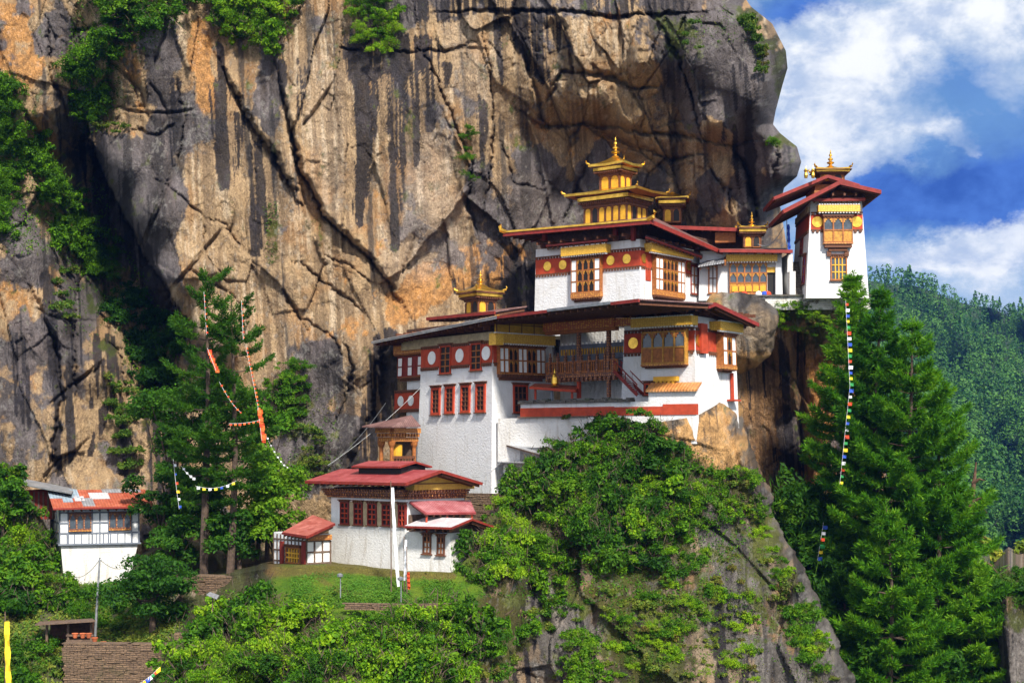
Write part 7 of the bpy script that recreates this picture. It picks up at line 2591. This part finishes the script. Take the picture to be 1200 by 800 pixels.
def cloth(parent, name, pts, widths, mat, side=Vector((1, 0, 0)), amp=.12):
    """hanging strip of cloth: centre points and widths, rippled, 15 mm thick"""
    m = MB()
    n = len(pts)
    up = []
    for i, (p, w_) in enumerate(zip(pts, widths)):
        p = Vector(p)
        r = Vector((0, amp * math.sin(i * 1.7 + p.x), 0))
        up.append([p - side * w_ / 2, p + r, p + side * w_ / 2 + Vector((0, amp * .6 * math.cos(i * 1.3), 0))])
    dn = Vector((0, .015, 0))
    for a, b in zip(up, up[1:]):
        for k in (0, 1):
            m.poly([a[k], b[k], b[k + 1], a[k + 1]])
            m.poly([a[k] + dn, a[k + 1] + dn, b[k + 1] + dn, b[k] + dn])
        m.poly([a[0], a[0] + dn, b[0] + dn, b[0]])
        m.poly([a[2], b[2], b[2] + dn, a[2] + dn])
    return m.build(name, M[mat], parent, True)


def banner(px, py0, py1, Y, pole_top, pole_bot, w_, mat, label, drift=0.0):
    root = thing('prayer_banner', P(px, pole_bot, Y), label, 'prayer flag')
    m = MB()
    m.tube([P(px - 1.5, pole_bot, Y), P(px - 2, pole_top, Y)], [.06, .04], 6)
    m.build('pole', M['oldwood'], root)
    n = 14
    pts = [P(px + drift * (i / n) ** 1.3, py0 + (py1 - py0) * i / n, Y - .1) + Vector((w_ * .4 * 0, 0, 0)) for i in range(n + 1)]
    cloth(root, 'banner', pts, [w_ * (.75 + .3 * math.sin(i * .9) ** 2) for i in range(n + 1)], mat)
    return root


banner(460, 571, 687, 126.5, 563, 695, .27, 'cloth_white', 'tall white prayer banner on a pole on the lawn in front of the lower house', 7)
banner(475.5, 632, 680, 126, 628, 697, .22, 'cloth_white', 'short white prayer banner right of the tall one', -1)
banner(478.5, 670, 690, 125.5, 640, 697, .24, 'cloth_red', 'small red flag beside the short white banner', 1)
banner(8, 728, 830, 112, 716, 850, .42, 'cloth_yellow', 'tall yellow prayer flag at the lower left corner', 3)
banner(924, 263, 293, 165, 256, 300, .3, 'cloth_blue', 'blue and white flag on a pole beside the tower stair', 1)


def lamp(px, top, bot, Y, label):
    root = thing('lamp_post', P(px, bot, Y), label, 'lamp post')
    m = MB()
    m.tube([P(px, bot + 2, Y), P(px, top, Y)], [.05, .04], 8)
    m.build('post', M['steel'], root)
    m = MB()
    c = P(px - .5, top, Y)
    m.lathe(c, [(.05, -.1), (.24, -.02), (.26, .16), (.12, .24), (.02, .28)], 10)
    m.build('lamp_head', M['steel'], root, True)


lamp(399, 675, 698, 125.3, 'left of two short lamp posts on the lawn')
lamp(470, 679, 703, 123.6, 'right of two short lamp posts, in front of the white banners')
root = thing('utility_pole', P(112, 742, 132), 'thin grey utility pole below the hillside house', 'utility pole')
m = MB()
m.tube([P(111.5, 745, 132), P(117, 653, 132)], [.12, .08], 8)
m.build('pole', M['steel'], root)
m = MB()
for k in (-1, 1):
    m.tube([P(117, 655, 132), P(117 + 3 * k, 656, 132)], [.04, .04], 5)
    m.lathe(P(117 + 3 * k, 656, 132), [(.08, 0), (.1, .1), (.04, .2)], 8)
m.build('insulator', M['white'], root)
m = MB()


def wire(name, a, b, sag, r, label, mat='steel'):
    m = MB()
    a, b = Vector(a), Vector(b)
    m.tube([a.lerp(b, t) + Vector((0, 0, -sag * 4 * t * (1 - t))) for t in np.linspace(0, 1, 14)], r, 5)
    o = m.build(name, M[mat])
    return tag(o, label, 'cable')


wire('cable', P(117, 655, 132), P(86, 676, 142), .5, .025, 'cable from utility pole to the left under the hillside house')
wire('cable', P(117, 655, 132), P(150, 663, 147), .5, .025, 'cable from utility pole to the right under the hillside house')
wire('cable', P(384, 545, 150), P(493, 454, 156), .4, .018, 'longer cable rising past the porch to the main temple', 'steel')
wire('cable', P(452, 472, 158), P(384, 547, 150.2), .5, .015, 'shorter cable beside the longer one at the boulder')
wire('cable', P(553, 558, 141), P(588, 540, 141.5), .5, .025, 'thin cable between the red tin roof and the grey shed')
wire('cable', P(888, 286, 166), P(918, 266, 166), .9, .035, 'slack cable between shrine roof and corner tower')


def garland(a, b, sag, n, size, cols, label, name='prayer_flag_string', tri=False, seed=1, hang=True):
    """string with little flags: each flag a part"""
    rg = np.random.default_rng(seed)
    a, b = Vector(a), Vector(b)
    root = thing(name, a, label, 'prayer flags')
    q = lambda t: a.lerp(b, t) + Vector((0, 0, -sag * 4 * t * (1 - t)))
    m = MB()
    m.tube([q(t) for t in np.linspace(0, 1, 12)], .012, 4)
    m.build('string', M['cloth_white'], root)
    d = (b - a).normalized()
    steep = abs(d.z) > .6
    for i in range(n):
        t = (i + .5) / n
        p = q(t)
        c = cols[i % len(cols)]
        s = size * rg.uniform(.8, 1.2)
        sd_ = (Vector((1, -.3, 0)) if steep else Vector((d.x, d.y, d.z))).normalized()
        dnv = Vector((0, 0, -1)) if not steep else Vector((rg.uniform(-.1, .1), 0, -1)).normalized()
        m = MB()
        A, Bp = p - sd_ * s * (.5 if not steep else .05), p + sd_ * s * (.5 if not steep else .95)
        e = Vector((0, rg.uniform(-.25, .25) * s, 0))
        C, D = Bp + dnv * s * .8 + e, A + dnv * s * .8 - e
        if tri:
            C = D = (A + Bp) / 2 + dnv * s + e
        th = Vector((0, .012, 0))
        mid1, mid2 = (A + Bp) / 2 + Vector((0, .08 * s, 0)), (C + D) / 2 - Vector((0, .08 * s, 0))
        for P0, P1, P2, P3 in ((A, mid1, mid2, D), (mid1, Bp, C, mid2)):
            m.poly([P0, P3, P2, P1])
            m.poly([P0 + th, P1 + th, P2 + th, P3 + th])
            m.poly([P0, P1, P1 + th, P0 + th])
            m.poly([P3, P3 + th, P2 + th, P2])
        m.build('flag', M['cloth_' + c], root)
    return root


FL = ['blue', 'white', 'red', 'green', 'yellow']
garland(P(991, 352, 151.5), P(996, 452, 150.2), 0, 15, .36, ['red', 'white', 'blue', 'yellow', 'green'], 'upper prayer flag string hanging down the left side of the tallest pine', seed=3)
garland(P(996, 452, 150.2), P(984, 568, 149.5), 0, 15, .36, FL, 'lower prayer flag string hanging down the left side of the tallest pine', seed=4)
garland(P(965, 612, 152), P(958, 656, 151), 0, 6, .4, FL, 'short faded prayer flag string in the ravine left of the pines', seed=5)
garland(P(288, 405, 137.5), P(303, 480, 137), 0, 16, .20, ['orange', 'red', 'orange'], 'steep orange flag garland on the right of the two slim conifers', name='flag_garland', seed=6)
garland(P(302, 478, 137), P(307, 516, 136.8), 0, 12, .46, ['orange', 'orange', 'red'], 'thick bundle of orange flags hanging right of the two slim conifers', name='flag_garland', seed=7)
garland(P(268, 496, 136.8), P(305, 492, 136.6), .1, 7, .24, ['red', 'orange'], 'short level red garland running to the orange bundle', name='flag_garland', seed=8)
garland(P(257, 447, 137), P(283, 484, 136.8), .3, 7, .18, ['red', 'orange'], 'red garland slanting between the two slim conifers', name='flag_garland', seed=9)
garland(P(311, 508, 136.8), P(338, 548, 140), .5, 7, .14, ['white'], 'white flag string from the orange bundle down to the boulder', name='flag_garland', seed=10)
garland(P(239, 342, 138.2), P(242, 392, 137.6), 0, 7, .17, ['red', 'orange'], 'red garland along the upper trunk of the left slim conifer', name='flag_garland', seed=11)
garland(P(283, 352, 137.8), P(285, 398, 137.3), 0, 7, .17, ['orange', 'red'], 'orange garland along the upper trunk of the right slim conifer', name='flag_garland', seed=12)
garland(P(243, 408, 137.3), P(253, 434, 136.8), 0, 8, .36, ['red', 'orange'], 'small red bundle on the left slim conifer', name='flag_garland', seed=13)
garland(P(229, 569, 136.5), P(277, 563, 136), .4, 7, .26, ['white', 'yellow', 'white', 'yellow', 'blue'], 'white and yellow flags strung between the two bare conifer trunks', seed=14)
garland(P(203, 538, 139.5), P(210, 596, 139), .2, 6, .26, ['white', 'blue', 'red', 'yellow'], 'faded mixed flags hanging in the dark trees left of the slim conifers', seed=15)
garland(P(212, 545, 139.5), P(228, 560, 139), .2, 4, .24, ['white'], 'few white flags in the dark trees left of the slim conifers', seed=16)
garland(P(150, 806, 118.5), P(187, 781, 118.5), .25, 12, .42, ['red', 'yellow', 'blue', 'white', 'green'], 'bright prayer flag string at the lower edge, before the terrace wall', seed=17)
# pots before the open shed
for i, (x, y, lb) in enumerate(((88, 744, 'leftmost red clay pot in front of the open shed'), (97, 744, 'second red clay pot from the left at the open shed'), (104, 744, 'third red clay pot from the left at the open shed'), (111, 749, 'red clay pot at the right corner of the open shed'), (121, 754, 'red clay pot apart on the wall right of the shed'))):
    m = MB()
    m.lathe(P(x, y + 3, 129.3), [(.16, 0), (.24, .3), (.28, .34), (.28, .4), (.22, .41)], 12)
    o = m.build('flower_pot', M['clay'], None, True)
    tag(o, lb, 'pot')
# sheet metal panel on the bank
root = thing('sheet_panel', P(250, 700, 121), 'tilted grey sheet panel on posts above the shrubs left of the lawn', 'panel')
m = MB()
m.slab(P(242, 696, 121), P(254, 701, 121), P(257, 697, 122), P(246, 693, 122), .06)
m.build('panel', M['tingrey'], root)
m = MB()
m.tube([P(249, 698, 121.5), P(249, 716, 121.5)], .05, 6)
m.build('post', M['oldwood'], root)
# offerings below the shrine windows
for (x, c, lb) in ((863, 'orange', 'orange cloth bundle at the foot of the shrine windows'), (872, 'red', 'red cloth bundle at the foot of the shrine windows'), (889, 'white', 'white cloth bundle at the foot of the shrine windows'), (896, 'blue', 'blue can at the foot of the shrine windows'), (900, 'red', 'red bucket beside the shrine door')):
    m = MB()
    m.lathe(P(x, 347, 164.6), [(.3, 0), (.38, .12), (.34, .34), (.2, .5), (.05, .55)], 10)
    tag(m.build('offering', M['cloth_' + c], None, True), lb, 'offering')
# ------------------------------------------------------------------ mountain air
m = bpy.data.materials.new('mountain_air')
m.use_nodes = True
b = N(m.node_tree)
o_ = b.n('ShaderNodeOutputMaterial')
v_ = b.n('ShaderNodeVolumePrincipled', ins={'Color': (0.13, 0.33, 1.0, 1), 'Density': 0.00007, 'Anisotropy': 0.2})
b.link(v_.outputs[0], o_.inputs['Volume'])
hz = MB()
hz.hexa([Vector((-4100, -4100, -166)), Vector((4100, -4100, -166)), Vector((4100, 4100, -166)), Vector((-4100, 4100, -166))], [Vector((-4100, -4100, 260)), Vector((4100, -4100, 260)), Vector((4100, 4100, 260)), Vector((-4100, 4100, 260))])
h_ = hz.build('haze', m)
h_['kind'] = 'stuff'
